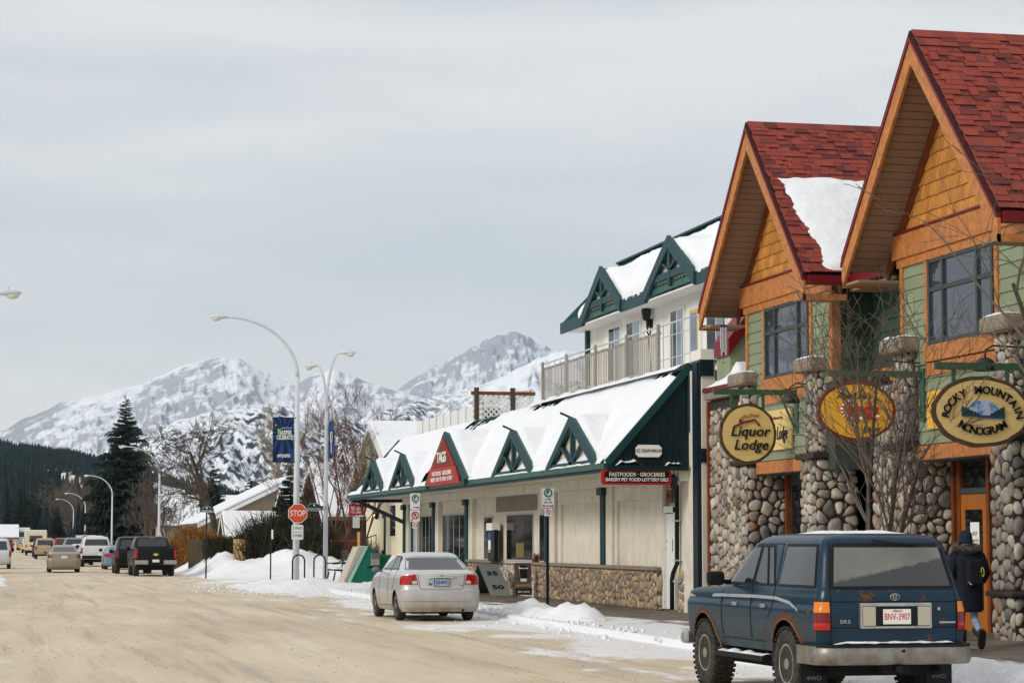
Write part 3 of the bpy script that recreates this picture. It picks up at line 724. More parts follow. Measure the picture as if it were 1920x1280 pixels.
def arc_text(body, cx, cz, rx, rz, a0, a1, size, flip=False):
    n = len(body)
    for i, ch in enumerate(body):
        if ch == ' ': continue
        a = R_(a0 + (a1 - a0) * i / (n - 1)); x, z = cx + rx * math.cos(a), cz + rz * math.sin(a)
        tx, tz = -rx * math.sin(a), rz * math.cos(a)
        if not flip: tx, tz = -tx, -tz
        l_ = math.hypot(tx, tz); U = (tx / l_, 0, tz / l_); V = (-tz / l_, 0, tx / l_)
        text(ch, size, (x, Y3 - .012, z), U, V, M_ink, s3, name='letter', extrude=.014, bold=.012)
arc_text('ROCKY MOUNTAIN', 13.49, 3.40, .555, .40, 172, 8, .155)
arc_text('MONOGRAM', 13.49, 3.62, .50, .40, 232, 308, .155, True)
MB().prism([(x, Y3 - .014, z) for x, z in ((13.17, 3.44), (13.82, 3.42), (13.82, 3.52), (13.74, 3.55), (13.68, 3.60), (13.60, 3.66), (13.55, 3.64), (13.50, 3.67), (13.44, 3.65), (13.38, 3.67), (13.33, 3.62), (13.26, 3.55), (13.17, 3.58))], (0, -.012, 0)).build('painted_mountain', mat('painted pale mountain', srgb(176, 186, 206), .6, col2=srgb(90, 130, 190), vscale=9, contrast=(.5, .6)), s3)
for px in ((13.17, 13.44), (13.60, 13.82)):
    pts = [(px[0], Y3 - .027, 3.43)] + [(px[1], Y3 - .027, 3.43)]
    up = []
    for i in range(13):
        x = px[1] + (px[0] - px[1]) * i / 12; k = (i / 12 if px[0] < 13.3 else 1 - i / 12); up.append((x, Y3 - .027, 3.455 + .11 * k + (.02 if i % 2 else 0)))
    MB().prism(pts + up, (0, -.008, 0)).build('painted_trees', mat('painted dark trees %d' % int(px[0] * 10), srgb(26, 66, 54), .6), s3)
MB().prism([(13.40, Y3 - .029, 3.415), (13.82, Y3 - .029, 3.40), (13.82, Y3 - .029, 3.44), (13.42, Y3 - .029, 3.45)], (0, -.008, 0)).build('painted_lake', mat('painted lake', srgb(36, 66, 110), .5), s3)
# flat boards on the bulkheads
b1 = thing('wall_sign', 'flat cream rectangular board with lodge lettering on the green wall', 'sign', (14.4, 41.6, 3.5))
box('board', (XW - .07, 40.75, 3.40), (XW - .03, 42.45, 4.16), M_cream, b1, bevel=.006)
text('Liquor Lodge', .36, (XW - .07, 41.6, 3.70), (0, -1, 0), UZ, M_ink, b1, shear=.25, sx=.68)
MB().box((XW - .075, 41.2, 3.98), (XW - .07, 41.9, 4.02)).build('painted_roof', M_maroon, b1)
b2 = thing('wall_sign', 'flat yellow board on the wall half hidden by the oval monogram sign', 'sign', (14.4, 33, 3.5))
box('board', (XW - .07, 32.0, 3.45), (XW - .03, 34.3, 4.05), M_yellow, b2, bevel=.006)
# dome lamps over the signs
M_lampd = mat('dark metal lamp shade', srgb(58, 54, 52), .45, metal=.3)
def dome(Y, X, z, label):
    t = thing('dome_lamp', label, 'lamp', (X, Y, z))
    MB().lathe([(.03, .16), (.06, .15), (.12, .11), (.165, .03), (.175, -.03), (.16, -.03), (.1, .06), (.02, .1)], (X, Y, z), (0, 0, 1), 18).build('shade', M_lampd, t, smooth=True)
    MB().tube([(X, Y, z + .15), (X, Y, z + .26), (X + .12, Y, z + .33), (XW, Y + .02, z + .30)], .015, 6).build('arm', M_lampd, t, smooth=True)
dome(39.55, 13.95, 4.20, 'dark dome lamp beside the far pier above the round sign')
dome(34.62, 13.72, 4.23, 'dark dome lamp at the right end of the candy sign')
dome(30.35, 13.62, 4.12, 'dark dome lamp just above the oval monogram sign')
# wind chimes, notice
def chime(x, y, z, s, label):
    t = thing('wind_chime', label, 'wind chime', (x, y, z))
    MB().lathe([(.07 * s, 0), (.07 * s, .02)], (x, y, z), (0, 0, 1), 10).tube([(x, y, z), (x, y, z + .25 * s)], .006, 4).build('top_disc', M_black, t)
    for k in range(6):
        a = k * math.pi / 3; xx, yy = x + .06 * s * math.cos(a), y + .06 * s * math.sin(a)
        MB().tube([(xx, yy, z - .03), (xx, yy, z - (.45 + .07 * (k % 3)) * s)], .011 * s, 6).build('chime_tube', M_galv, t)
    MB().tube([(x, y, z), (x, y, z - .72 * s)], .004, 4).lathe([(.03, 0), (.03, .01)], (x, y, z - .74 * s), (0, 0, 1), 8).build('clapper', M_black, t)
chime(13.95, 43.45, 5.92, 1.0, 'silver wind chime hanging under the far gable eave')
chime(14.6, 39.9, 2.42, .5, 'small silver wind chime hanging in the far shop doorway')
nt_ = thing('door_notice', 'white paper notice taped to the orange door glass', 'notice', (15.1, 34.3, 1.7))
dn0 = YG[1] + .45
box('paper', (14.986, dn0 + .28, 1.52), (14.989, dn0 + .62, 1.98), M_whitep, nt_)
text('HELP', .09, (14.985, dn0 + .45, 1.80), (0, -1, 0), UZ, M_ink, nt_, extrude=.001); text('WANTED', .07, (14.985, dn0 + .45, 1.69), (0, -1, 0), UZ, M_ink, nt_, extrude=.001)
yb = thing('balcony_sign', 'small yellow sign with black lettering on the timber porch post', 'sign', (14.7, 44.0, 5.0))
MB().box((14.72, 43.86, 4.92), (15.02, 43.9, 5.16)).build('board', M_yellow, yb); [MB().tube([(14.75 + .05 * k, 43.855, 4.97), (14.77 + .05 * k, 43.855, 5.11), (14.79 + .05 * k, 43.855, 4.98)], .008, 4).build('painted_mark', M_ink, yb) for k in range(5)]
# ================================================================== corner store with mansard snow roof
TG = thing('corner_store', 'long beige stucco store with dark teal trim, snowy sloping roof and upper flat', 'building', (15, 65, 0))
EX, EZ, TX, TZ = 12.6, 3.30, 14.4, 5.36          # eave and top of the sloping roof
RS = (TZ - EZ) / (TX - EX); WX = 14.4
YN, YF = 47.35, 84.3
box('core_wall', (WX, 49.2, .05), (26, 82.0, 5.3), M_stucco, TG)
box('core_wall', (WX, YN - .4, .05), (26, 48.25, 5.3), M_stucco, TG)
box('door_back', (WX + .1, 48.25, .05), (26, 49.2, 5.3), M_stucco, TG)
# soffit, fascia, gutter
box('soffit', (EX + .05, YN, EZ - .10), (WX, YF, EZ - .04), M_stucco, TG)
box('soffit_beam', (WX - .22, YN, EZ - .34), (WX, 82, EZ - .10), M_stucco, TG)
box('fascia', (EX, YN, EZ - .16), (EX + .05, YF, EZ + .03), M_teal, TG)
MB().prism([(EX - .11, YN - .03, EZ + .03), (EX, YN - .03, EZ + .03), (EX, YN - .03, EZ - .09), (EX - .08, YN - .03, EZ - .09)], (0, YF - YN, 0)).build('gutter', M_tealroof, TG)
# metal roof with standing ribs
nr = Vector((-RS, 0, 1)).normalized(); dsl = Vector((1, 0, RS)).normalized(); Ls = math.hypot(TX - EX, TZ - EZ)
MB().prism([(EX, YN, EZ), (TX, YN, TZ), (TX, YN, TZ - .12), (EX + .04, YN, EZ - .05)], (0, YF - YN, 0)).build('roof_sheet', M_tealroof, TG)
y = YN + .1; rb = MB()
while y < YF:
    rb.beam(Vector((EX, y, EZ)) + nr * .015, Vector((TX, y, TZ)) + nr * .015, .035, .035, nr); y += .30
o = rb.build('roof_ribs', M_tealroof, TG); o['kind'] = 'stuff'
box('roof_deck', (TX, YN, TZ - .14), (26, YF, TZ - .02), M_roofsnow, TG)
# roof snow: thick sheet with ragged edges
b = MB(); nu, nv = 230, 26; keep = {}
for j in range(nv + 1):
    for i in range(nu + 1):
        y = YN + .05 + (YF - YN - 1.2) * i / nu; v = j / nv
        topcut = 1.0
        vv = .015 + .02 * fbm(y * 2.2, 1, 5) + v * (topcut - .0)
        e = min(1, min(v * 7, (1 - v) * 6, i / 3, (nu - i) / 6))
        th = .02 + .15 * math.sqrt(max(e, 0)) + .03 * fbm(y * .6, v * 3, 4)
        b.v.append(tuple(Vector((EX, y, EZ)) + dsl * (Ls * vv) + nr * th))
def bare(y, v):
    # strips where the metal shows: far hip end, next to the large sign gable, patches along the top
    if 67.6 < y < 69.6 and v < 1 - (y - 67.6) * .35: return v < (69.9 - y) * .40
    if y > 80.2: return v < 1.4 - (84.3 - y) * .33 and v > .12
    return (57.6 < y < 60.6 and v > .86 + .05 * fbm(y * 2, 1, 1)) or (65.5 < y < 69.5 and v > .82 + .06 * fbm(y * 2, 2, 1)) or (47.4 < y < 49.0 and v > .90 + .05 * fbm(y * 3, 4, 1))
for j in range(nv):
    for i in range(nu):
        y = YN + (YF - YN - 1.2) * (i + .5) / nu
        if bare(y, (j + .5) / nv): continue
        a = j * (nu + 1) + i; b.f.append([a, a + 1, a + nu + 2, a + nu + 1][::-1]); b.mi.append(0)
b.build('roof_snow', M_roofsnow, TG, smooth=True)
# snow fringe along the gutter
MB().grid(lambda u, v: (EX - .09 + .22 * v, YN + .3 + u * (YF - YN - .5), EZ + .02 + (.05 + .04 * fbm(u * 60, 1, 1)) * math.sin(math.pi * min(1, v * .9 + .1)) + .16 * v), 220, 5).build('gutter_snow', M_roofsnow, TG, smooth=True)
# near end of the roof: dark cladding in the triangle
MB().prism([(EX + .06, YN - .02, EZ - .02), (TX, YN - .02, TZ), (TX, YN - .02, EZ - .02)], (0, .05, 0)).build('end_cladding', M_dgreen, TG)
k = EX + .2
while k < TX:
    MB().box((k, YN - .04, EZ), (k + .025, YN - .02, EZ + (k - EX) * RS - .03)).build('cladding_batten', M_dgreen, TG); k += .15
MB().beam((EX - .02, YN - .05, EZ + .03), (TX + .04, YN - .05, TZ + .06), .10, .15, (0, 0, 1)).build('end_barge', M_teal, TG)
box('end_ledge', (EX - .05, YN - .16, EZ - .12), (WX - .05, YN, EZ - .02), M_dgreen, TG)
for x0_, x1_, h_ in ((12.75, 13.35, .14), (13.85, 14.25, .10)):
    MB().grid(lambda u, v: (x0_ + u * (x1_ - x0_), YN - .155 + v * .13, EZ - .02 + h_ * (min(1, min(u, 1 - u) * 5)) * (.7 + .5 * fbm(u * 4, x0_, 1)) * (1 - .4 * (1 - v))), 16, 5).build('ledge_snow', M_roofsnow, TG, smooth=True)
box('corner_post', (WX - .03, YN - .12, 4.0), (WX + .14, YN + .05, TZ + .1), M_teal, TG)
# half-timber return towards the lodge
box('return_panel', (WX + .05, 46.55, .1), (WX + .35, YN - .4, 5.4), M_stucco, TG)
box('timber_post', (WX - .04, YN - .75, .2), (WX + .28, YN - .40, 5.45), M_navy, TG)
box('timber_beam', (WX + .0, 46.5, 3.33), (WX + .3, YN - .75, 3.62), M_navy, TG)
box('timber_beam', (WX + .0, 46.5, 5.15), (WX + .3, YN - .75, 5.5), M_navy, TG)
box('parapet', (WX + .02, 46.5, 5.5), (WX + 1.5, YN + .3, 5.72), M_stuccow, TG)
# wall bays: pilasters, recessed panels, stone plinth
posts = (53.95, 59.8, 70.6, 76.2, 80.2, 81.9)
for yp in posts:
    zb = 1.05 if yp < 65 else .35
    box('pilaster', (WX - .20, yp - .17, zb), (WX, yp + .17, EZ - .34), M_teal, TG, bevel=.01)
    box('pilaster_groove', (WX - .208, yp - .02, zb), (WX - .20, yp + .02, EZ - .5), M_navy, TG)
    box('pilaster_head', (WX - .27, yp - .24, EZ - .52), (WX, yp + .24, EZ - .34), M_teal, TG, bevel=.01)
    box('stucco_pier', (WX - .14, yp - .75, zb), (WX, yp - .17, EZ - .34), M_stucco, TG)
for y0_, y1_ in ((49.6, 53.0), (54.4, 58.6)):
    fr = .07
    for a, c in (((WX - fr, y0_ - .45, 1.05), (WX, y0_, EZ - .34)), ((WX - fr, y1_, 1.05), (WX, y1_ + .35, EZ - .34)), ((WX - fr, y0_, 2.62), (WX, y1_, EZ - .34))): box('panel_surround', a, c, M_stucco, TG)
plinth = []
def stone_plinth(y0, y1, x, zt, sd):
    box('plinth_core', (x, y0, .05), (WX + .05, y1, zt), M_mortar2, TG)
    plinth.extend(cobbles((x, y1, .16), (0, -1, 0), (0, 0, 1), (-1, 0, 0), y1 - y0, zt - .16, .165, sd, gap=.006, dome=.36, asp=1.35))
    box('plinth_ledge', (x - .09, y0, zt), (WX, y1, zt + .08), M_concrete, TG, bevel=.012)
stone_plinth(49.25, 61.3, WX - .17, 1.03, 1)
stone_plinth(66.6, 70.3, WX - .17, 1.03, 2)
stone_plinth(61.3, 66.6, WX + .02, 1.03, 3)
stone_plinth(70.3, 81.8, WX - .10, .40, 4)
plinth.extend(cobbles((WX - .17, 49.25, .16), (1, 0, 0), (0, 0, 1), (0, -1, 0), .22, .82, .2, 9))
plinth.extend(cobbles((WX + .0, 48.1, .16), (0, -1, 0), (0, 0, 1), (-1, 0, 0), .35, .9, .19, 8))
piece_objs(plinth, 'cobblestone', M_stone2, TG, limit=300, restname='cobblestone_field', smooth=True)
# store windows
def shopwin(y0, y1, z0, z1, x, n, frame=M_white, gl=M_glassdark):
    w = box('window', (x - .03, y0, z0), (x + .03, y1, z1), frame, TG)
    st = (y1 - y0) / n
    for i in range(n): box('pane', (x - .036, y0 + i * st + .045, z0 + .05), (x - .031, y0 + (i + 1) * st - .045, z1 - .05), gl, w)
    box('sill', (x - .09, y0 - .04, z0 - .06), (x, y1 + .04, z0), frame, w)
    return w
M_fr = mat('grey white window frame', srgb(186, 184, 176), .6)
shopwin(71.3, 75.2, .52, 2.55, WX - .02, 4, M_fr); shopwin(76.9, 79.6, .52, 2.55, WX - .02, 4, M_fr)
shopwin(67.3, 68.5, 1.10, 2.42, WX - .02, 1, M_fr); shopwin(60.25, 61.15, 1.10, 2.42, WX - .02, 1, M_fr)
atm = shopwin(62.0, 65.4, 1.10, 2.46, WX + .0, 1, M_fr)
box('recess_shade_panel', (WX - .02, 61.6, 2.52), (WX + .0, 66.9, EZ - .34), mat('shaded grey stucco', srgb(140, 134, 122), .95, var=.15, bump=.5, bscale=70), TG)  # shading of the recess set as a darker flat stucco sheet
M_dim = mat('dim window lettering', srgb(96, 92, 84), .6); M_dimy = mat('dim yellow poster', srgb(120, 100, 46), .6)
for s_, z_ in (('DIRECT', 2.22), ('CASH', 2.05), ('ATM', 1.86)): text(s_, .26, (WX - .036, 63.6, z_), (0, -1, 0), UZ, M_dim, atm, extrude=.001, sx=1.6)
box('poster', (WX - .040, 63.1, 1.22), (WX - .0365, 64.1, 1.62), M_dimy, atm)
# side door at the near end, meter pipe
dr = box('door', (WX + .02, 48.36, .2), (WX + .08, 49.12, 2.28), M_whitechip, TG)
box('door_panel', (WX + .012, 48.46, .35), (WX + .02, 49.02, 1.2), M_white, dr); box('notice', (WX + .008, 48.5, 1.45), (WX + .012, 48.66, 1.72), M_ink, dr)
for a in (48.25, 49.12): box('door_frame', (WX - .06, a, .2), (WX + .06, a + .12, 2.42), M_whitechip, TG)
box('door_frame', (WX - .06, 48.25, 2.30), (WX + .06, 49.24, 2.44), M_whitechip, TG)
MB().tube([(13.95, YN + .05, EZ - .15), (14.1, YN + .2, EZ - .3), (WX - .09, YN + .6, EZ - .45), (WX - .09, YN + .62, 1.2), (WX - .14, YN + .75, 1.0), (WX - .16, YN + .78, .85), (WX - .16, YN + .78, .2)], .05, 10).build('down_pipe', M_black, TG, smooth=True)
for z_ in (.8, 1.25, 2.1): box('pipe_clip', (WX - .16, YN + .52, z_), (WX - .02, YN + .72, z_ + .03), M_galv, TG)
np_ = box('number_plate', (WX - .04, 48.55, 2.52), (WX - .0, 48.95, 2.80), M_orange_d, TG)
text('401', .2, (WX - .04, 48.75, 2.66), (0, -1, 0), UZ, M_ink, np_, sx=1.0, extrude=.003)
# ------------------------------------------------------------------ truss gables on the roof
M_gpanel = mat('cream gable panel', srgb(214, 204, 188), .8, var=.08)
def truss_gable(yc, hw, h, x=EX, base=EZ + .04, panel=True, bw=.15, rod=True):
    ap = base + h; xb = x + h / RS
    MB().add([(x, yc, ap), (xb, yc, ap), (x, yc - hw, base), (x, yc + hw, base)], [(0, 2, 1), (0, 1, 3)]).build('gable_roof', M_tealroof, TG)
    # snow on the dormer's near slope
    def sn(u, v):
        t = u; p0 = Vector((x + .08, yc, ap)).lerp(Vector((x + .08, yc - hw, base)), v); p1 = Vector((xb + .05, yc, ap)).lerp(Vector((x + .15, yc - hw, base)), v)
        e = min(1, min(u * 8, 1)); return p0.lerp(p1, t) + Vector((-.02, -.05, .09)) * e
    MB().grid(sn, 8, 10).build('gable_snow', M_roofsnow, TG, smooth=True)
    if panel:
        MB().prism([(x + .06, yc - hw * .86, base), (x + .06, yc + hw * .86, base), (x + .06, yc, ap - .13)], (.05, 0, 0)).build('gable_panel', M_gpanel, TG)
    for sg in (-1, 1):
        d_ = Vector((0, sg * hw, -h)).normalized(); nn = Vector((0, sg * h, hw)).normalized()
        p, q = Vector((x, yc, ap)), Vector((x, yc + sg * hw, base))
        MB().prism([p + Vector((0, 0, .03)), q + nn * .03, q - nn * bw, p - Vector((0, 0, bw * 1.25))], (-.09, 0, 0)).build('gable_rafter', M_teal, TG)
        if panel: MB().beam((x - .015, yc, base + .05), (x - .015, yc + sg * hw * .46, base + h * .50), .07, .09, (1, 0, 0)).build('gable_strut', M_teal, TG)
    if panel:
        MB().box((x - .05, yc - .07, base + .05), (x + .03, yc + .07, ap - .1)).build('king_post', M_teal, TG)
        MB().box((x - .06, yc - hw * .82, base - .02), (x + .03, yc + hw * .82, base + .10)).build('tie_beam', M_teal, TG)
    if rod: MB().beam((x - .26, yc + .10, ap + .12), (x + .05, yc, ap - .03), .05, .05).build('gable_finial', M_navy, TG)
for yc_ in (50.4, 56.5, 72.8, 78.75): truss_gable(yc_, 2.3, 1.10)
truss_gable(64.75, 2.95, 1.42, x=EX - .12, panel=False, rod=False)
# red store sign filling the middle gable
ts = thing('gable_sign', 'triangular brown and red store sign reading TAGS in the middle roof gable', 'sign', (12.4, 64.75, 3.4))
xs = EX - .26; z0 = EZ - .02; yc_ = 64.75
M_signred = mat('sign red', srgb(176, 38, 36), .5); M_plank = mat('brown sign planks', srgb(112, 62, 40), .65, rnd=.15, var=.25, vscale=6)
MB().prism([(xs, yc_ - 1.70, z0 + .52), (xs, yc_ + 1.70, z0 + .52), (xs, yc_, z0 + 1.32)], (.04, 0, 0)).build('upper_board', M_signred, ts)
for i in range(6):
    za = z0 + .56 + i * .11; hw_ = max(.05, (z0 + 1.26 - za - .11) / .80 * 1.70 * .94 + .1)
    MB().box((xs - .012, yc_ - hw_, za), (xs - .001, yc_ + hw_, za + .10)).build('plank', M_plank, ts)
MB().prism([(xs - .01, yc_ - 2.55, z0), (xs - .01, yc_ + 2.55, z0), (xs - .01, yc_ + 1.85, z0 + .50), (xs - .01, yc_ - 1.85, z0 + .50)], (.04, 0, 0)).build('lower_board', M_signred, ts)
MB().prism([(xs - .016, yc_ - 2.25, z0 + .06), (xs - .016, yc_ + 2.25, z0 + .06), (xs - .016, yc_ + 1.75, z0 + .44), (xs - .016, yc_ - 1.75, z0 + .44)], (.005, 0, 0)).build('lower_panel', mat('brick red panel', srgb(150, 60, 48), .6), ts)
YM = (0, -1, 0)
text('TAGS', .42, (xs - .014, yc_, z0 + .76), YM, UZ, M_whitep, ts, bold=.012, sx=1.35)
text('FASTFOODS   GROCERIES', .17, (xs - .018, yc_, z0 + .32), YM, UZ, M_whitep, ts, sx=1.5, bold=.01, extrude=.003)
text('BAKERY · DELI · PET FOOD · LOTTERY', .16, (xs - .018, yc_, z0 + .15), YM, UZ, M_whitep, ts, sx=1.2, bold=.01, extrude=.003)
# signs at the near end
fs = thing('shop_sign', 'long red-edged black sign listing fastfoods, groceries, bakery, lottery and deli', 'sign', (13.2, 47.2, 2.9))
def rrect(x0, x1, z0, z1, r, n=5):
    pts = []
    for cx, cz, a0 in ((x1 - r, z1 - r, 0), (x0 + r, z1 - r, 90), (x0 + r, z0 + r, 180), (x1 - r, z0 + r, 270)):
        for i in range(n + 1): a = R_(a0 + 90 * i / n); pts.append((cx + r * math.cos(a), cz + r * math.sin(a)))
    return pts
yS = YN - .10
MB().prism([(x, yS, z) for x, z in rrect(12.44, 13.98, 2.87, 3.19, .07)], (0, .07, 0)).build('red_rim', M_signred, fs)
MB().prism([(x, yS - .01, z) for x, z in rrect(12.51, 13.93, 2.92, 3.15, .05)], (0, .03, 0)).build('black_face', M_ink, fs)
text('FASTFOODS · GROCERIES', .115, (13.22, yS - .01, 3.085), UX, UZ, M_whitep, fs, bold=.014, sx=.93, extrude=.004); text('BAKERY·PET FOOD·LOTTERY·DELI', .105, (13.22, yS - .01, 2.975), UX, UZ, M_whitep, fs, bold=.014, sx=.86, extrude=.004)
for x in (12.8, 13.6): MB().tube([(x, yS + .03, 3.19), (x, yS + .03, EZ - .1)], .008, 5).build('hanger', M_black, fs)
ic = thing('shop_sign', 'small white octagonal sign reading ice cream parlor on the dark green roof end', 'sign', (13.5, 47.2, 3.5))
yI = YN - .06
oc = lambda x0, x1, z0, z1, c: [(x0 + c, z0), (x1 - c, z0), (x1, z0 + c), (x1, z1 - c), (x1 - c, z1), (x0 + c, z1), (x0, z1 - c), (x0, z0 + c)]
MB().prism([(x, yI, z) for x, z in oc(13.18, 13.80, 3.44, 3.74, .07)], (0, .04, 0)).build('edge', M_ink, ic)
MB().prism([(x, yI - .006, z) for x, z in oc(13.20, 13.78, 3.46, 3.72, .065)], (0, .02, 0)).build('white_face', M_whitep, ic)
text('ICE CREAM PARLOR', .105, (13.49, yI - .006, 3.59), UX, UZ, M_ink, ic, sx=.60, extrude=.003)
lt = thing('wall_lantern', 'small black lantern under the roof end beside the shop signs', 'lantern', (14.2, 47.2, 2.9))
MB().lathe([(.02, .2), (.09, .12), (.10, .1), (.07, -.1), (.03, -.14)], (14.05, YN - .02, 2.9), (0, 0, 1), 6).build('lantern_body', M_black, lt)
MB().tube([(14.05, YN - .02, 3.1), (14.05, YN - .02, EZ - .1)], .012, 5).build('lantern_arm', M_black, lt)
# ------------------------------------------------------------------ payphone, sandwich boards
pp = thing('payphone', 'black wall payphone with white hood beside the store window', 'payphone', (14.2, 66.2, 1.2))
box('phone_body', (WX - .30, 65.85, 1.10), (WX - .17, 66.75, 2.0), M_black, pp, bevel=.02)
box('hood', (WX - .36, 65.9, 1.98), (WX - .10, 66.7, 2.20), M_whitep, pp, bevel=.02)
box('blue_panel', (WX - .305, 66.3, 1.72), (WX - .30, 66.7, 1.92), mat('phone blue', srgb(40, 80, 150), .5), pp)
box('white_panel', (WX - .305, 66.32, 1.42), (WX - .30, 66.66, 1.70), M_whitep, pp); box('yellow_panel', (WX - .305, 66.34, 1.34), (WX - .30, 66.66, 1.40), mat('phone yellow', srgb(230, 160, 30), .5), pp)
M_board = mat('grey chalk board', srgb(66, 74, 76), .6); M_boardl = mat('grey price panel', srgb(122, 126, 124), .6)
af = thing('sandwich_board', 'folding grey price board showing 35 and 50 in front of the stone plinth', 'sandwich board', (13.72, 64.6, .155))
# ridge runs across the pavement so that both leaves show
ya, yb_, xm, z0_ = 66.2, 63.1, 13.72, .155
ym = (ya + yb_) / 2 + .25; zt_ = 1.0
for nm, y_, mt_ in (('far_leaf', ya, M_board), ('near_leaf', yb_, M_boardl)):
    p0, p1 = Vector((xm - .3, y_, z0_)), Vector((xm + .3, y_, z0_)); q0, q1 = Vector((xm - .3, ym, zt_)), Vector((xm + .3, ym, zt_))
    MB().prism([p0, p1, q1, q0], (0, .04, .02)).build(nm, mt_, af)
dv = (Vector((0, ym, zt_)) - Vector((0, yb_, z0_))).normalized()
for s_, k_ in (('35', .70), ('50', .26)):
    c_ = Vector((xm, yb_, z0_)).lerp(Vector((xm, ym, zt_)), k_)
    text(s_, .34, c_, UX, dv, M_ink, af, bold=.02, sx=1.0, extrude=.004, off=.01)
cs = thing('sandwich_board', 'upright coffee poster board with a large cup, on the pavement by the plinth', 'sandwich board', (13.8, 60.7, .155))
M_cofbg = mat('brown purple poster', srgb(122, 92, 84), .5, col2=srgb(66, 62, 78), vscale=1.6); M_cofdk = mat('poster dark band', srgb(34, 40, 48), .5); M_cup = mat('cup black', srgb(28, 28, 30), .4); M_gold = mat('poster gold', srgb(206, 190, 90), .5)
cy0 = 60.6; cx0, cx1 = 13.56, 14.02; lean = Vector((0, .14, 1)).normalized()
def cq(x0_, x1_, a0, a1, o_, m_, n_): MB().prism([Vector((x0_, cy0 - o_, .18)) + lean * a0, Vector((x1_, cy0 - o_, .18)) + lean * a0, Vector((x1_, cy0 - o_, .18)) + lean * a1, Vector((x0_, cy0 - o_, .18)) + lean * a1], (0, .012, 0)).build(n_, m_, cs)
cq(cx0, cx1, .06, .92, 0, M_cofbg, 'poster'); cq(cx0, cx1, .06, .24, .004, M_cofdk, 'poster_band')
c0 = Vector(((cx0 + cx1) / 2 + .02, cy0 - .006, .18))
MB().prism([c0 + Vector((x, 0, 0)) + lean * a for x, a in ((-.09, .42), (.07, .42), (.13, .84), (-.14, .84))], (0, -.004, 0)).build('cup_print', M_whitep, cs)
MB().prism([c0 + Vector((x, -.005, 0)) + lean * a for x, a in ((-.10, .50), (.08, .50), (.115, .76), (-.125, .76))], (0, -.003, 0)).build('cup_band_print', M_cup, cs)
MB().prism([c0 + Vector((.13 * math.cos(t) , -.006, 0)) + lean * (.82 + .035 * math.sin(t)) for t in [R_(i * 30) for i in range(12)]], (0, -.003, 0)).build('coffee_print', M_cup, cs)
text('VAN HOUTTE', .075, c0 + Vector((-.02, -.004, 0)) + lean * .31, UX, lean, M_gold, cs, extrude=.002, bold=.01, sx=.85); text('BEST COFFEE', .065, c0 + Vector((-.02, -.008, 0)) + lean * .14, UX, lean, M_whitep, cs, extrude=.002, bold=.012, shear=.2, sx=.85)
for x in (cx0 + .03, cx1 - .03): MB().tube([(x, cy0, .155), (x, cy0 + .15, 1.05)], .012, 5).tube([(x, cy0 + .35, .155), (x, cy0 + .15, 1.05)], .012, 5).build('stand_leg', M_black, cs)
fp = thing('flower_pot', 'rusty brown dried plant in a pot on the plinth ledge behind the coffee board', 'plant', (14.3, 61.4, 1.05))
b = MB(); rg = random.Random(4)
for k in range(60):
    a = rg.uniform(0, 6.28); r = rg.uniform(.02, .2); h = rg.uniform(.05, .3); b.tube([(WX - .1, 61.4, 1.06), (WX - .1 + r * .5 * math.cos(a), 61.4 + r * math.sin(a), 1.06 + h)], [.02, .008], 3)
b.build('dried_leaves', mat('rust brown leaves', srgb(140, 84, 40), .8, var=.3), fp); MB().lathe([(.07, 0), (.1, .1)], (WX - .1, 61.4, 1.055), (0, 0, 1), 10).build('pot', M_brick, fp)
# ------------------------------------------------------------------ far canopy corner arm
MB().beam((WX - .1, 81.9, 2.3), (EX + .2, 83.9, EZ - .15), .10, .12).build('canopy_brace', M_navy, TG)
MB().beam((EX + .1, YF - .1, EZ - .14), (WX + 4, YF - .1, EZ - .14), .12, .16).build('canopy_beam', M_navy, TG)
# ------------------------------------------------------------------ balcony
FX = TX + .02; FY0, FY1 = 47.2, 61.2
y = FY0; rg = random.Random(6)
sl = MB().box((-.004, -.04, -.5), (.004, .04, .5)).mesh('slat', M_wood)
while y < FY1:
    if y > 49.6:
        o = bpy.data.objects.new('balcony_slat', sl); o.location = (FX, y, 5.86 + rg.uniform(-.02, .02)); o.rotation_euler = (0, 0, rg.uniform(-.06, .06)); link(o, TG)
    y += .16
for y in (49.6, 52.3, 55.2, 58.2, 60.9):
    box('balcony_post', (FX - .06, y - .05, 5.3), (FX - .0, y + .05, 6.52), M_wood, TG)
MB().tube([(FX, FY0, 6.47), (FX, FY1 + .1, 6.47)], .022, 6).build('top_rail', M_galv, TG)
for y in (47.25, 47.9, 48.6, 49.3, 50.9, 53.8, 56.8, 59.6): MB().tube([(FX, y, 5.4 if y < 49.5 else 6.3), (FX, y, 6.47)], .014, 5).build('rail_post', M_galv, TG)
for z in (6.2, 5.7): MB().tube([(FX, FY0, z), (FX, 49.6, z)], .012, 5).build('mid_rail', M_galv, TG)
MB().tube([(FX, FY0, 6.47), (FX + 3, FY0, 6.47)], .018, 5).build('return_rail', M_galv, TG)
box('back_rail', (FX + .01, 49.6, 6.30), (FX + .03, FY1, 6.36), M_wood, TG); box('back_rail', (FX + .01, 49.6, 5.45), (FX + .03, FY1, 5.51), M_wood, TG)
MB().grid(lambda u, v: (TX - .32 + .6 * v, YN - .1 + u * (FY1 - YN + .4), TZ - .02 + .17 * math.sin(math.pi * v) * (.8 + .5 * fbm(u * 18, 2, 1))), 90, 6).build('ledge_snow', M_roofsnow, TG, smooth=True)
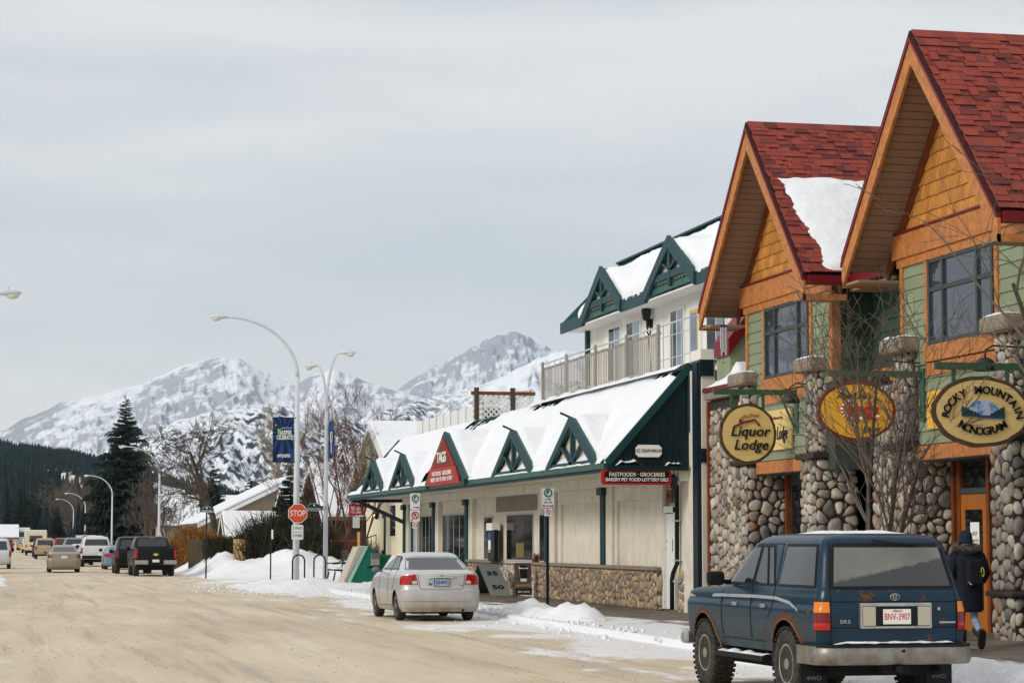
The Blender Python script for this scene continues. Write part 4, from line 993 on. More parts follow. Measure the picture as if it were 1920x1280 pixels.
# leaning shovel handle seen over the railing
sh = thing('snow_shovel', 'black D-grip of a shovel leaning on the balcony railing', 'shovel', (14.6, 50.6, 5.4))
MB().tube([(14.50, 50.6, 5.4), (14.46, 50.6, 6.36)], .018, 6).build('shaft', M_wood, sh)
MB().tube([(14.46, 50.6, 6.36), (14.46, 50.48, 6.43), (14.46, 50.46, 6.55), (14.46, 50.74, 6.55), (14.46, 50.72, 6.43), (14.46, 50.6, 6.36)], .02, 6).build('grip', M_black, sh)
# ------------------------------------------------------------------ upper flat
UXW, UEX, UEZ, URX, URZ = 17.25, 16.6, 8.22, 18.4, 10.07
UF = 66.9
box('upper_wall', (UXW, 47.5, 5.3), (25, UF, 8.15), M_stuccow, TG)
box('upper_soffit', (UEX, 48, UEZ - .26), (UXW, 67.6, UEZ - .22), M_white, TG)
URS = (URZ - UEZ) / (URX - UEX)
MB().prism([(UEX, 47, UEZ), (URX, 47, URZ), (URX, 47, URZ - .15), (UEX, 47, UEZ - .15)], (0, 67.6 - 47, 0)).build('upper_roof', M_tealroof, TG)
MB().prism([(URX, 47, URZ), (URX + 7, 47, 8.2), (URX + 7, 47, 8.05), (URX, 47, URZ - .15)], (0, 67.6 - 47, 0)).build('upper_roof', M_tealroof, TG)
b = MB(); y = 47.2; un = Vector((-URS, 0, 1)).normalized()
while y < 67.6: b.beam(Vector((UEX, y, UEZ)) + un * .015, Vector((URX, y, URZ)) + un * .015, .035, .04, un); y += .3
o = b.build('upper_roof_ribs', M_tealroof, TG); o['kind'] = 'stuff'
MB().beam((URX, 47, URZ + .04), (URX, 67.6, URZ + .04), .25, .06).build('ridge_cap', M_teal, TG)
MB().prism([(UEX, 67.58, UEZ), (URX, 67.58, URZ), (URX + 7, 67.58, 8.2), (URX + 7, 67.58, 8.0), (UEX, 67.58, UEZ - .2)], (0, .04, 0)).build('upper_gable_end', M_stuccow, TG)
ug = ((62.8, 2.15), (56.0, 2.25))
ys = [47] + sorted(v for c, h in ug for v in (c - h, c + h)) + [67.65]
for i in range(0, len(ys), 2):
    box('fascia', (UEX - .06, ys[i] - .05, UEZ - .30), (UEX, ys[i + 1] + .05, UEZ + .03), M_teal, TG)
M_gboard = mat('pale grey soffit board', srgb(196, 190, 178), .8, var=.1)
for c, h in ug:
    hh = 1.15; ap = UEZ + hh; xb = UEX + hh / URS
    MB().add([(UEX, c, ap), (xb, c, ap), (UEX, c - h, UEZ), (UEX, c + h, UEZ)], [(0, 2, 1), (0, 1, 3)]).build('gable_roof', M_tealroof, TG)
    for sg in (-1, 1):
        MB().prism([(UEX - .02, c, ap + .06), (UEX - .02, c + sg * h, UEZ + .03), (UEX - .02, c + sg * h, UEZ - .30), (UEX - .02, c, ap - .28)], (-.09, 0, 0)).build('gable_rafter', M_teal, TG)
        MB().beam((UEX - .03, c + sg * .05, UEZ + .35), (UEX - .03, c + sg * h * .38, UEZ + .62), .06, .1, (1, 0, 0)).build('gable_strut', M_teal, TG)
    box('king_post', (UEX - .08, c - .08, UEZ - .08), (UEX, c + .08, ap - .2), M_teal, TG); box('tie_beam', (UEX - .07, c - h * .72, UEZ + .12), (UEX, c + h * .72, UEZ + .30), M_teal, TG)
    # sloping boarded soffit inside the gable and the wall behind it
    for sg in (-1, 1):
        for k in range(6):
            p0 = Vector((UEX + .0, c, ap - .12)).lerp(Vector((UEX, c + sg * h, UEZ - .2)), k / 6); p1 = Vector((UEX, c, ap - .12)).lerp(Vector((UEX, c + sg * h, UEZ - .2)), (k + .95) / 6)
            MB().prism([p0, p1, p1 + Vector((0, 0, -.02)), p0 + Vector((0, 0, -.02))], (UXW - UEX, 0, 0)).build('soffit_board', M_white, TG)
    for k in range(7):
        za = UEZ - .02 + k * .155; hb_ = h * (1 - (za + .15 - UEZ) / hh) * .97
        if hb_ > .08: box('gable_board', (UEX + .05, c - hb_ - .05, za), (UEX + .075, c + hb_ + .05, za + .147), M_gboard, TG)
    MB().prism([(UXW - .01, c - h, UEZ - .25), (UXW - .01, c + h, UEZ - .25), (UXW - .01, c, ap - .15)], (.2, 0, 0)).build('gable_wall', M_stuccow, TG)
# snow between the upper gables (hangs over the fascia)
def usnow(y0, y1, cL, cR, seed):
    def fn(u, v):
        y = y0 + (y1 - y0) * u; zl = UEZ
        if cL and abs(y - cL[0]) < cL[1]: zl = max(zl, UEZ + 1.15 * (1 - abs(y - cL[0]) / cL[1]))
        if cR and abs(y - cR[0]) < cR[1]: zl = max(zl, UEZ + 1.15 * (1 - abs(y - cR[0]) / cR[1]))
        topz = URZ - .16 - .10 * (1 + fbm(y * .5, seed, 1)); z = zl - .03 * (1 + 2 * fbm(y * 4, seed, 2)) + (topz - zl) * v
        xx = UEX + (z - UEZ) / URS; e = min(1, min(v * 8, (1 - v) * 8, u * 14, (1 - u) * 14))
        frontx = UEX - .02 if v < .001 else xx
        k = min(1, v / .25); xx = (UEX + .06) * (1 - k) + xx * k if zl > UEZ + .01 else xx
        return Vector((xx, y, z)) + un * (.03 + .17 * math.sqrt(max(e, 0)) + .03 * fbm(y, v * 3, seed))
    MB().grid(fn, 60, 22).build('roof_snow', M_roofsnow, TG, smooth=True)
usnow(56.05, 62.75, ug[1], ug[0], 1); usnow(47.2, 55.95, None, ug[1], 2); usnow(63.0, 65.6, ug[0], None, 3)
# upper windows and door
def uwin(y0, y1, z0, z1):
    w = box('window', (UXW - .05, y0, z0), (UXW + .02, y1, z1), M_white, TG); ym_ = (y0 + y1) / 2
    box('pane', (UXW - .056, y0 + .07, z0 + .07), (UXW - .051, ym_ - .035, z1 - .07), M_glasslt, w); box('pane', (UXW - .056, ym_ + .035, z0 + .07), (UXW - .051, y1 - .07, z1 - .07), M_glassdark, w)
uwin(63.2, 64.5, 6.2, 7.84); uwin(61.1, 62.55, 6.2, 7.82); uwin(56.95, 58.2, 6.0, 7.74); uwin(53.4, 55.0, 5.9, 7.7)
ud = box('balcony_door', (UXW - .05, 55.45, 5.3), (UXW + .02, 56.65, 7.78), M_white, TG)
MB().box((UXW - .056, 55.7, 6.1), (UXW - .05, 56.4, 7.55)).build('pane_rim', mat('yellow door glazing bead', srgb(206, 176, 90), .6), ud); box('pane', (UXW - .062, 55.78, 6.18), (UXW - .056, 56.32, 7.47), M_glasslt, ud)
box('upper_plinth', (UXW - .04, 49.0, 5.3), (UXW - .0, 56.5, 6.0), M_teal, TG) if False else None
box('corner_post', (UXW - .12, UF - .12, 5.3), (UXW + .06, UF + .08, UEZ - .26), M_teal, TG)
ul = thing('wall_lantern', 'dark green coach lantern on the white upper wall between the gables', 'lantern', (17.1, 58.9, 7.6))
MB().lathe([(.03, .22), (.12, .14), (.14, .12), (.10, -.14), (.05, -.18)], (UXW - .18, 60.0, 7.80), (0, 0, 1), 6).build('lantern_body', M_dgreen, ul); MB().beam((UXW, 60.0, 7.56), (UXW - .18, 60.0, 7.56), .05, .25).build('lantern_arm', M_black, ul)
# deck screens beyond the balcony
ws = thing('deck_screen', 'long white translucent roof deck windscreen behind the snowy roof', 'screen', (15, 75, 5.3))
y = 70.6
while y < 81.0:
    box('screen_panel', (14.75, y, 5.3), (14.78, y + 1.27, 5.96), M_white, ws); box('screen_post', (14.72, y - .03, 5.3), (14.80, y + .0, 6.0), M_galv, ws); y += 1.3
lat = thing('lattice_screen', 'white garden lattice between brown posts on the store roof', 'lattice', (15.3, 70.45, 5.3))
ly = 70.45; lx0, lx1 = 14.4, 16.3
for x in (14.52, 15.68): box('post', (x - .07, ly - .06, 5.3), (x + .07, ly + .06, 6.45), M_woodbr, lat)
box('top_beam', (lx0 - .05, ly - .05, 6.22), (lx1 + .1, ly + .05, 6.33), M_orange_d, lat)
Hh = .86
for sgn in (-1, 1):
    t0 = lx0 - Hh
    while t0 < lx1:
        a0, a1 = t0, t0 + Hh; pa, pb = Vector((a0, ly + sgn * .012, 5.35 if sgn > 0 else 5.35 + Hh)), Vector((a1, ly + sgn * .012, 5.35 + Hh if sgn > 0 else 5.35))
        if pa.x < lx0: pa = pa.lerp(pb, (lx0 - a0) / Hh)
        if pb.x > lx1: q = Vector((a0, ly + sgn * .012, 5.35 if sgn > 0 else 5.35 + Hh)); pb = q.lerp(pb, (lx1 - a0) / Hh)
        if (pb - pa).length > .1: MB().beam(pa, pb, .01, .045, (0, 0, 1)).build('lattice_slat', M_white, lat)
        t0 += .17
box('side_post', (lx1, ly - .03, 5.3), (lx1 + .05, ly + .03, 6.25), M_white, lat)
box('grey_block', (17.0, 63.5, 5.3), (17.6, 66.2, 6.25), M_stucco, TG)
# ================================================================== vehicles
def paint(name, col, rough=.32, dirt=0.35, dirtz=.75, rust=None, dcol=srgb(150, 138, 118), coat=.4, metal=0.0):
    """car paint with road dirt low down; rust: list of (y, z, radius, width) rings/spots in vehicle space"""
    m = bpy.data.materials.new(name); m.use_nodes = True; t = m.node_tree; p = t.nodes['Principled BSDF']; l = t.links.new
    p.inputs['Roughness'].default_value = rough; p.inputs['Coat Weight'].default_value = coat; p.inputs['Coat Roughness'].default_value = .12; p.inputs['Specular IOR Level'].default_value = .32; p.inputs['Metallic'].default_value = metal
    tcn = t.nodes.new('ShaderNodeTexCoord'); V = tcn.outputs['Object']; sp = t.nodes.new('ShaderNodeSeparateXYZ'); l(V, sp.inputs[0])
    def nz_(s, st=(1, 1, 1), d=5):
        mp_ = t.nodes.new('ShaderNodeMapping'); mp_.inputs['Scale'].default_value = st; l(V, mp_.inputs[0]); n = t.nodes.new('ShaderNodeTexNoise'); n.inputs['Scale'].default_value = s; n.inputs['Detail'].default_value = d; n.inputs['Roughness'].default_value = .65; l(mp_.outputs[0], n.inputs['Vector']); return n.outputs[0]
    def mr(s, a, b, c=0., d=1.):
        n = t.nodes.new('ShaderNodeMapRange'); n.inputs[1].default_value = a; n.inputs[2].default_value = b; n.inputs[3].default_value = c; n.inputs[4].default_value = d; l(s, n.inputs[0]); return n.outputs[0]
    def ma(op, a, b):
        n = t.nodes.new('ShaderNodeMath'); n.operation = op
        for i, c in enumerate((a, b)):
            if isinstance(c, (int, float)): n.inputs[i].default_value = c
            else: l(c, n.inputs[i])
        return n.outputs[0]
    def mixc(f, A, B):
        n = t.nodes.new('ShaderNodeMix'); n.data_type = 'RGBA'; l(f, n.inputs['Factor'])
        for k, c in (('A', A), ('B', B)):
            if isinstance(c, tuple): n.inputs[k].default_value = (*c, 1)
            else: l(c, n.inputs[k])
        return n.outputs['Result']
    c = mixc(mr(nz_(2.0), .35, .7, 0, .5), tuple(col), tuple(x * .72 for x in col))
    dz = ma('MULTIPLY', mr(sp.outputs[2], dirtz, .25), mr(nz_(3.0, (1.5, 1.5, .5)), .25, .62, .25, 1))
    c = mixc(ma('MULTIPLY', dz, dirt), c, tuple(dcol))
    rsum = ma('MULTIPLY', dz, .45)
    if rust:
        acc = None
        for (ry, rz, rr, rw, kind) in rust:
            dy = ma('SUBTRACT', sp.outputs[1] if kind != 'r' else sp.outputs[0], ry); dzz = ma('SUBTRACT', sp.outputs[2], rz)
            dist = ma('SQRT', ma('ADD', ma('MULTIPLY', dy, dy), ma('MULTIPLY', dzz, dzz)), 0)
            f = mr(ma('ABSOLUTE', ma('SUBTRACT', dist, rr), 0), rw, 0.0)
            if kind == 'r': f = ma('MULTIPLY', f, mr(sp.outputs[1], -.8, -.9))
            else: f = ma('MULTIPLY', f, mr(sp.outputs[1], -.97, -.9))
            acc = f if acc is None else ma('MAXIMUM', acc, f)
        msk = mr(ma('ADD', ma('MULTIPLY', acc, .55), nz_(13, (1, 1, 1), 8)), .85, .97)
        rc = mixc(mr(nz_(40), .4, .6), srgb(106, 70, 46), srgb(58, 42, 34))
        c = mixc(msk, c, rc)
        rsum = ma('MAXIMUM', rsum, msk)
    l(c, p.inputs['Base Color']); l(mr(rsum, 0, .6, rough, .85), p.inputs['Roughness']); l(mr(rsum, 0, .4, coat, 0), p.inputs['Coat Weight'])
    return m
M_tail = mat('red tail lamp lens', srgb(172, 18, 16), .15, coat=.6); M_tail2 = mat('deep red tail lamp lens', srgb(110, 8, 12), .2, coat=.6)
M_amber = mat('amber lamp lens', srgb(216, 120, 20), .2, coat=.6); M_clear = mat('clear lamp lens', srgb(196, 188, 176), .2, coat=.6)
M_chrome = mat('dull chrome', srgb(186, 186, 184), .28, metal=.8, var=.25, vscale=14); M_alloy = mat('dirty alloy wheel', srgb(164, 156, 142), .45, metal=.5, var=.35, vscale=9)
M_cglass = glass('car glass', (.012, .015, .017), .04, .9); M_cglass2 = glass('tinted frosted car glass', (.045, .052, .058), .12, .8)
M_trim = mat('black car trim', srgb(18, 19, 22), .6); M_plate = mat('licence plate white', srgb(226, 222, 216), .5); M_pred = mat('plate red', srgb(184, 44, 44), .5); M_seam = mat('panel gap', (.006, .006, .008), .8)
def two_tone_glass():
    m = glass('two-tone rear glass', (.015, .017, .018), .06, .9); t = m.node_tree; p = t.nodes['Principled BSDF']; l = t.links.new  # pale tan above a slanted streaky line, dark glass below
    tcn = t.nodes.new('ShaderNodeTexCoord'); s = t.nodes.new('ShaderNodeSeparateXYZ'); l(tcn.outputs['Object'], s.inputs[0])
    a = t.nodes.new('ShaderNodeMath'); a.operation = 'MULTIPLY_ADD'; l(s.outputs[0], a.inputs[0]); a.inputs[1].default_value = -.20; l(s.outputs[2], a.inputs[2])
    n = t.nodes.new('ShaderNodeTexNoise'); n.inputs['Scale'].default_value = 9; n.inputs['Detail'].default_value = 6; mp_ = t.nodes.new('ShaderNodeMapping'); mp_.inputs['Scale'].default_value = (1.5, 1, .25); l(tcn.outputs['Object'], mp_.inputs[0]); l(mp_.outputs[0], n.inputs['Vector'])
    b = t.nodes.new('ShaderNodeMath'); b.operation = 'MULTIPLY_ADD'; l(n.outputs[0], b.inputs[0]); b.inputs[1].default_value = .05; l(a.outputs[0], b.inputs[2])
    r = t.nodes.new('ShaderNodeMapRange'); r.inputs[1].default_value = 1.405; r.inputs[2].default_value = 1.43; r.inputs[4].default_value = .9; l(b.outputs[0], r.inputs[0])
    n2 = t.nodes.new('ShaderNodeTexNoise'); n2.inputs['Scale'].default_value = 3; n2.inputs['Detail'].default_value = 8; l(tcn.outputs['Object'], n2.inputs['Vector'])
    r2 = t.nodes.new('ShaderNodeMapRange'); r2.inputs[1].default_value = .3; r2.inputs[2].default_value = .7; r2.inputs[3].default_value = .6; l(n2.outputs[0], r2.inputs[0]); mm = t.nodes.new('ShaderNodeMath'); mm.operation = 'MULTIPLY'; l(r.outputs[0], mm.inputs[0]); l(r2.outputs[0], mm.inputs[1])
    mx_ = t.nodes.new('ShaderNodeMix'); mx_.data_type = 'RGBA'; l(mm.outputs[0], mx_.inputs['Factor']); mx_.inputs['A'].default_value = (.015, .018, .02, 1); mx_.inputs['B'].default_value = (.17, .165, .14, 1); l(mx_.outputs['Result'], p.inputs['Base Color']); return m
class Loft:
    """body as stacked horizontal slices (z, y_rear, y_front, half width, rear corner radius, front corner radius, rear bow)"""
    def __init__(s, sl): s.sl = sl
    def at(s, z):
        S = s.sl
        if z <= S[0][0]: return S[0]
        for a, b in zip(S, S[1:]):
            if z <= b[0]:
                t = (z - a[0]) / max(b[0] - a[0], 1e-9); return tuple(a[i] + (b[i] - a[i]) * t for i in range(7))
        return S[-1]
    def k(s, y, q):
        ym = (q[1] + q[2]) / 2; hl = (q[2] - q[1]) / 2; return 1 - .035 * abs((y - ym) / hl) ** 4
    def rear(s, x, z, off=0.0):
        q = s.at(z); w, r = q[3], q[4]; ax = abs(x)
        y = q[1] + q[6] * (min(ax, w) / w) ** 2
        if ax > w - r: y += r - math.sqrt(max(r * r - (ax - w + r) ** 2, 0))
        return Vector((x, y - off, z))
    def wrap(s, d, z, off=0.0):
        """point at perimeter distance d from the rear centre (sign = side)"""
        q = s.at(z); w, r = q[3], q[4]; sg = 1 if d >= 0 else -1; d = abs(d)
        if d <= w - r: p = s.rear(sg * d, z); return Vector((p.x, p.y - off, z))
        d2 = d - (w - r)
        if d2 <= r * math.pi / 2:
            a = d2 / r; x = w - r + r * math.sin(a); y = q[1] + q[6] * (x / w) ** 2 + r - r * math.cos(a)
            return Vector((sg * (x + off * math.sin(a)), y - off * math.cos(a), z))
        y = q[1] + q[6] + r + d2 - r * math.pi / 2
        return s.side(y, z, sg, off)
    def side(s, y, z, sg, off=0.0):
        q = s.at(z); w = q[3] * s.k(y, q); rf = q[5]
        dx = 0
        if y > q[2] - rf: dx = rf - math.sqrt(max(rf * rf - (y - q[2] + rf) ** 2, 0))
        return Vector((sg * (w - dx + off), y, z))
    def ring(s, z):
        q = s.at(z); _, yr, yf, w, rr, rf, bow = q; pts = []
        n1, n2, n3 = 8, 6, 44
        for i in range(n1): pts.append(s.rear((w - rr) * i / n1, z))
        for i in range(n2): a = math.pi / 2 * i / n2; x = w - rr + rr * math.sin(a); pts.append(Vector((x, yr + bow * (x / w) ** 2 + rr - rr * math.cos(a), z)))
        y0, y1 = yr + bow + rr, yf - rf
        for i in range(n3): y = y0 + (y1 - y0) * i / n3; pts.append(Vector((w * s.k(y, q), y, z)))
        for i in range(n2): a = math.pi / 2 * i / n2; pts.append(Vector((w * s.k(y1, q) - rf + rf * math.cos(a), y1 + rf * math.sin(a), z)))
        for i in range(n1 + 1): pts.append(Vector(((w * s.k(y1, q) - rf) * (1 - i / n1), yf + .06 * (i / n1) * (1 if rf > .05 else 0) * 0, z)))
        return pts + [Vector((-p.x, p.y, p.z)) for p in pts[-2:0:-1]]
    def mesh(s, mb, arches=(), sub=3, archr=.4, archz=.3):
        zs = []
        for a, b in zip(s.sl, s.sl[1:]):
            n = max(1, min(sub, int((b[0] - a[0]) / .035) + 1)); zs += [a[0] + (b[0] - a[0]) * i / n for i in range(n)]
        zs.append(s.sl[-1][0]); b0 = len(mb.v); rings = [s.ring(z) for z in zs]; n = len(rings[0])
        for R in rings:
            for p in R:
                z = p.z
                for ya in arches:
                    dy = p.y - ya
                    if abs(dy) < archr and abs(p.x) > .45:
                        za = archz + math.sqrt(archr * archr - dy * dy)
                        if z < za:
                            q = s.side(p.y, za, 1 if p.x > 0 else -1); p = Vector((q.x, p.y, za)); z = za
                mb.v.append((p.x, p.y, z))
        for j in range(len(zs) - 1):
            for i in range(n):
                i2 = (i + 1) % n; f = [b0 + j * n + i, b0 + j * n + i2, b0 + (j + 1) * n + i2, b0 + (j + 1) * n + i]
                if len({mb.v[k] for k in f}) >= 3: mb.f.append(f); mb.mi.append(mb.cur)
        mb.f.append([b0 + (len(zs) - 1) * n + i for i in range(n)]); mb.mi.append(mb.cur)
        return mb
def patch(fn, quad, nu=8, nv=5, thick=.0):
    """bilinear patch over 4 corner params (a0,z0),(a1,z0'),(a1',z1),(a0',z1') on a surface function"""
    b = MB(); (A, B, C, D) = quad
    def f(u, v):
        a = (A[0] * (1 - u) + B[0] * u) * (1 - v) + (D[0] * (1 - u) + C[0] * u) * v; z = (A[1] * (1 - u) + B[1] * u) * (1 - v) + (D[1] * (1 - u) + C[1] * u) * v
        return fn(a, z)
    return b.grid(f, nu, nv)
def wheel_mesh(r, w, rimr, knob=False, spokes=5, seg=40, steel=False):
    """returns (tyre MB, rim MB) around the X axis, outer face at +x"""
    t = MB(); h = w / 2
    t.lathe([(rimr, -h * .9), (rimr + .02, -h), (r - .05, -h), (r - .015, -h * .86), (r, -h * .6), (r, h * .6), (r - .015, h * .86), (r - .05, h), (rimr + .02, h), (rimr, h * .9)], (0, 0, 0), (1, 0, 0), seg, ref=(0, 0, 1))
    if knob:
        for k in range(36):
            a = 2 * math.pi * k / 36; er = Vector((0, math.sin(a), math.cos(a))); et = Vector((0, math.cos(a), -math.sin(a)))
            for sx, wd in ((h * .74, .07), (-h * .74, .07), (h * .22 * (1 if k % 2 else -1), .08)):
                t.obox(Vector((sx, 0, 0)) + er * (r + .003), wd, .036, .02, (1, 0, 0), et, er)
    m = MB(); m.lathe([(rimr, h * .92), (rimr - .012, h * .95), (rimr - .03, h * .86), (rimr - .05, h * .45), (rimr - .05, -h * .8)], (0, 0, 0), (1, 0, 0), seg, ref=(0, 0, 1), caps=False)
    m.lathe([(.075, h * .3), (.075, h * .80), (.055, h * .93), (.0, h * .93)], (0, 0, 0), (1, 0, 0), 20, ref=(0, 0, 1))
    m.lathe([(rimr - .045, -h * .1), (.01, -h * .05)], (0, 0, 0), (1, 0, 0), 20, ref=(0, 0, 1))
    for k in range(spokes):
        a = 2 * math.pi * k / spokes; er = Vector((0, math.sin(a), math.cos(a))); et = Vector((0, math.cos(a), -math.sin(a)))
        m.obox(Vector((h * .55, 0, 0)) + er * (rimr * .52), h * .42, .055 if spokes < 8 else .03, rimr * .92, (1, 0, 0), et, er)
    return t, m
WH = {}
def add_wheels(T, ys, xo, r, w, rimr, knob=False, spokes=5, key=None, rimm=None):
    key = key or (r, w, rimr, knob, spokes)
    if key not in WH:
        a, b = wheel_mesh(r, w, rimr, knob, spokes); ta = a.mesh('tyre', M_rubber, False); ra = b.mesh('rim', rimm or M_alloy, False)
        for me in (ta, ra): me.polygons.foreach_set('use_smooth', [True] * len(me.polygons)); me.set_sharp_from_angle(angle=R_(35))
        WH[key] = (ta, ra)
    ta, ra = WH[key]
    for y in ys:
        for sg in (1, -1):
            o = bpy.data.objects.new('wheel', ta); o.location = (sg * (xo - w / 2), y, r); o.rotation_euler = (0, 0, 0 if sg > 0 else math.pi); link(o, T, local=True)
            q = bpy.data.objects.new('rim', ra); link(q, o, local=True)
def bpart(T, mb, name, m, smooth=True, bevel=0): return mb.build(name, m, T, smooth=smooth, local=True, bevel=bevel)
def lbox(T, name, a, b, m, bevel=0.01): return MB().box(a, b).build(name, m, T, local=True, bevel=bevel)
def plate(T, L_, z0, z1, hw, txt, col, y=None, back=M_plate):
    yy = y if y is not None else L_.rear(0, (z0 + z1) / 2).y - .02
    p = MB().box((-hw, yy - .008, z0), (hw, yy, z1)).build('licence_plate', back, T, local=True, bevel=.004)
    text(txt, (z1 - z0) * .62, (0, yy - .008, (z0 + z1) / 2 - .003), (1, 0, 0), (0, 0, 1), col, p, extrude=.001, sx=.70, local=True, bold=.006)
    return p
# ------------------------------------------------------------------ old blue off-roader (near right)
def make_offroader():
    T = thing('off_road_vehicle', 'rusty dark blue four-door off-road wagon parked at the kerb, nearest vehicle', 'car', (9.06, 23.6, 0), R_(2.0))
    blue = paint('faded dark blue paint with rust', srgb(0, 42, 62), .28, dirt=.10, dirtz=.85, coat=.06, dcol=srgb(80, 86, 84),
                 rust=[(0, .38, .50, .16, 's'), (2.625, .38, .50, .09, 's'), (.62, .72, .0, .16, 's'), (.75, .52, .0, .16, 's'), (-.52, .82, 0, .12, 's'), (-.62, .95, 0, .08, 's'), (-.55, .70, 0, .10, 's'),
                       (-.30, 1.12, 0, .24, 'r'), (.32, 1.08, 0, .18, 'r'), (.42, .62, 0, .20, 'r'), (.55, .86, 0, .12, 'r'), (.0, 1.2, .0, .13, 'r'), (.25, 1.2, .0, .10, 'r'), (-.6, 1.2, .0, .10, 'r'), (0, 2.0, .815, .025, 'r')])
    LF = Loft([(.50, -.93, 3.25, .775, .10, .2, .03), (.60, -.97, 3.40, .815, .12, .22, .04), (.80, -.985, 3.44, .838, .12, .22, .04), (.98, -.985, 3.44, .838, .12, .22, .04), (1.01, -.98, 3.42, .822, .12, .22, .04), (1.10, -.975, 3.38, .815, .12, .24, .04),
               (1.14, -.97, 3.15, .805, .12, .24, .04), (1.17, -.965, 2.45, .80, .12, .24, .04), (1.19, -.955, 2.08, .795, .12, .2, .04), (1.22, -.945, 1.98, .785, .12, .12, .04),
               (1.62, -.80, 1.36, .70, .09, .10, .04), (1.69, -.77, 1.25, .675, .10, .10, .04), (1.735, -.72, 1.12, .63, .12, .12, .05), (1.76, -.62, .95, .55, .15, .15, .05), (1.772, -.45, .7, .40, .15, .15, .05)])
    mb = MB(); LF.mesh(mb, (0, 2.625), 4, .475, .385); body = bpart(T, mb, 'body', blue); body.data.set_sharp_from_angle(angle=R_(38))
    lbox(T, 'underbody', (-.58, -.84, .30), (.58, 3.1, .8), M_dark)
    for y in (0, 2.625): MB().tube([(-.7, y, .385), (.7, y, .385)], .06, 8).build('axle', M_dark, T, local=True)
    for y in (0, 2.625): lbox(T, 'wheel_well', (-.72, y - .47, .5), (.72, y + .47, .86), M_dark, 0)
    add_wheels(T, (0, 2.625), .835, .385, .265, .215, True, 5)
    S = lambda y, z, sg=-1, off=.005: LF.side(y, z, sg, off)
    flare = mat('rust eaten arch lip', srgb(116, 96, 74), .8, var=.5, vscale=16, col2=srgb(96, 60, 38))
    for sg in (-1, 1):
        for ya in (0, 2.625):
            pts = [S(ya + .478 * math.cos(a), .385 + .478 * math.sin(a), sg, .004) for a in [math.pi * i / 24 for i in range(25)]]
            MB().tube(pts, .014, 5).build('arch_lip', flare, T, smooth=True, local=True)
        side = 'left' if sg < 0 else 'right'
        for nm, q, gl in (('cargo_window', ((-.70, 1.23), (.26, 1.23), (.22, 1.63), (-.58, 1.63)), M_cglass2), ('door_window', ((.42, 1.23), (1.0, 1.23), (.92, 1.62), (.62, 1.62)), M_cglass), ('door_window', ((1.10, 1.23), (1.93, 1.23), (1.38, 1.62), (1.02, 1.62)), M_cglass)):
            fr = patch(lambda y, z: S(y, z, sg, .004), [(a + (.035 if i in (1, 2) else -.035), z + (.03 if i > 1 else -.03)) for i, (a, z) in enumerate(q)], 10, 6).build('window_rubber', M_trim, T, smooth=True, local=True)
            w = patch(lambda y, z: S(y, z, sg, .009), q, 10, 6).build(nm, gl, T, smooth=True, local=True)
        MB().tube([S(.60, 1.23, sg, .012), S(.78, 1.62, sg, .012)], .012, 5).build('window_bar', M_trim, T, local=True)
        for ln in ([(.36, 1.66), (.36, 1.2), (.40, .95), (.52, .86)], [(1.04, 1.66), (1.05, 1.2), (1.04, .62)], [(2.02, 1.2), (1.98, .62)], [(.62, .60), (2.0, .60)], [(.36, 1.66), (1.3, 1.66)]):
            pts = []
            for (a, b_) in zip(ln, ln[1:]):
                for i in range(8): t_ = i / 8; pts.append(S(a[0] + (b_[0] - a[0]) * t_, a[1] + (b_[1] - a[1]) * t_, sg, .001))
            pts.append(S(*ln[-1], sg, .001)); MB().tube(pts, .0055, 4).build('door_seam', M_seam, T, local=True)
        # grey pin stripe kicking down over the rear wheel
        st = [(3.2, 1.03), (2.0, 1.055), (.9, 1.065), (.3, 1.06), (-.1, 1.02), (-.36, .945)]
        b = MB(); vs = []
        for a, z in st:
            vs += [S(a, z, sg, .004), S(a, z + .035, sg, .004)]
        b.add(vs, [(2 * i, 2 * i + 2, 2 * i + 3, 2 * i + 1) for i in range(len(st) - 1)]); b.build('grey_stripe', mat('grey stripe %d' % sg, srgb(150, 154, 156), .5), T, local=True)
        for y in (.62, 1.52): MB().obox(S(y, .985, sg, .014), .03, .13, .04, (1, 0, 0), (0, 1, 0), (0, 0, 1)).build('door_handle', M_chrome, T, local=True, bevel=.008)
        # running board with snow
        lbox(T, 'running_board', (sg * .70, .58, .38), (sg * .88, 2.08, .44), M_trim)
        MB().grid(lambda u, v: (sg * (.72 + .15 * v), .6 + 1.45 * u, .442 + .03 * math.sin(math.pi * v) * max(0, .6 + 1.2 * fbm(u * 6, sg, 1))), 30, 4).build('step_snow', M_snow, T, smooth=True, local=True)
        # mirror
        MB().box((sg * .90, 1.68, 1.19), (sg * 1.11, 1.76, 1.35)).build('mirror', M_trim, T, local=True, bevel=.035); MB().beam((sg * .80, 1.78, 1.22), (sg * .95, 1.73, 1.24), .03, .05).build('mirror_arm', M_trim, T, local=True)
        # tail lamps
        for z0, z1, m_ in ((.955, 1.065, M_amber), (.86, .95, M_tail2), (.775, .855, M_tail)):
            patch(lambda d, z: LF.wrap(d, z, .012), ((sg * .715, z0), (sg * .885, z0), (sg * .885, z1), (sg * .715, z1)), 8, 3).build('tail_lamp', m_, T, smooth=True, local=True)
        patch(lambda d, z: LF.wrap(d, z, .006), ((sg * .70, .765), (sg * .90, .765), (sg * .90, 1.075), (sg * .70, 1.075)), 8, 3).build('lamp_bezel', M_trim, T, smooth=True, local=True)
        # mud flaps
        fl = lbox(T, 'mud_flap', (sg * .56, -.50, .16), (sg * .86, -.485, .56), M_trim, .004)
        text('4WD', .06, (sg * .71, -.502, .26), (1, 0, 0), (0, 0, 1), M_grey, fl, sx=1.25, local=True, extrude=.001, bold=.01)
    RE = lambda x, z, off=.006: LF.rear(x, z, off)
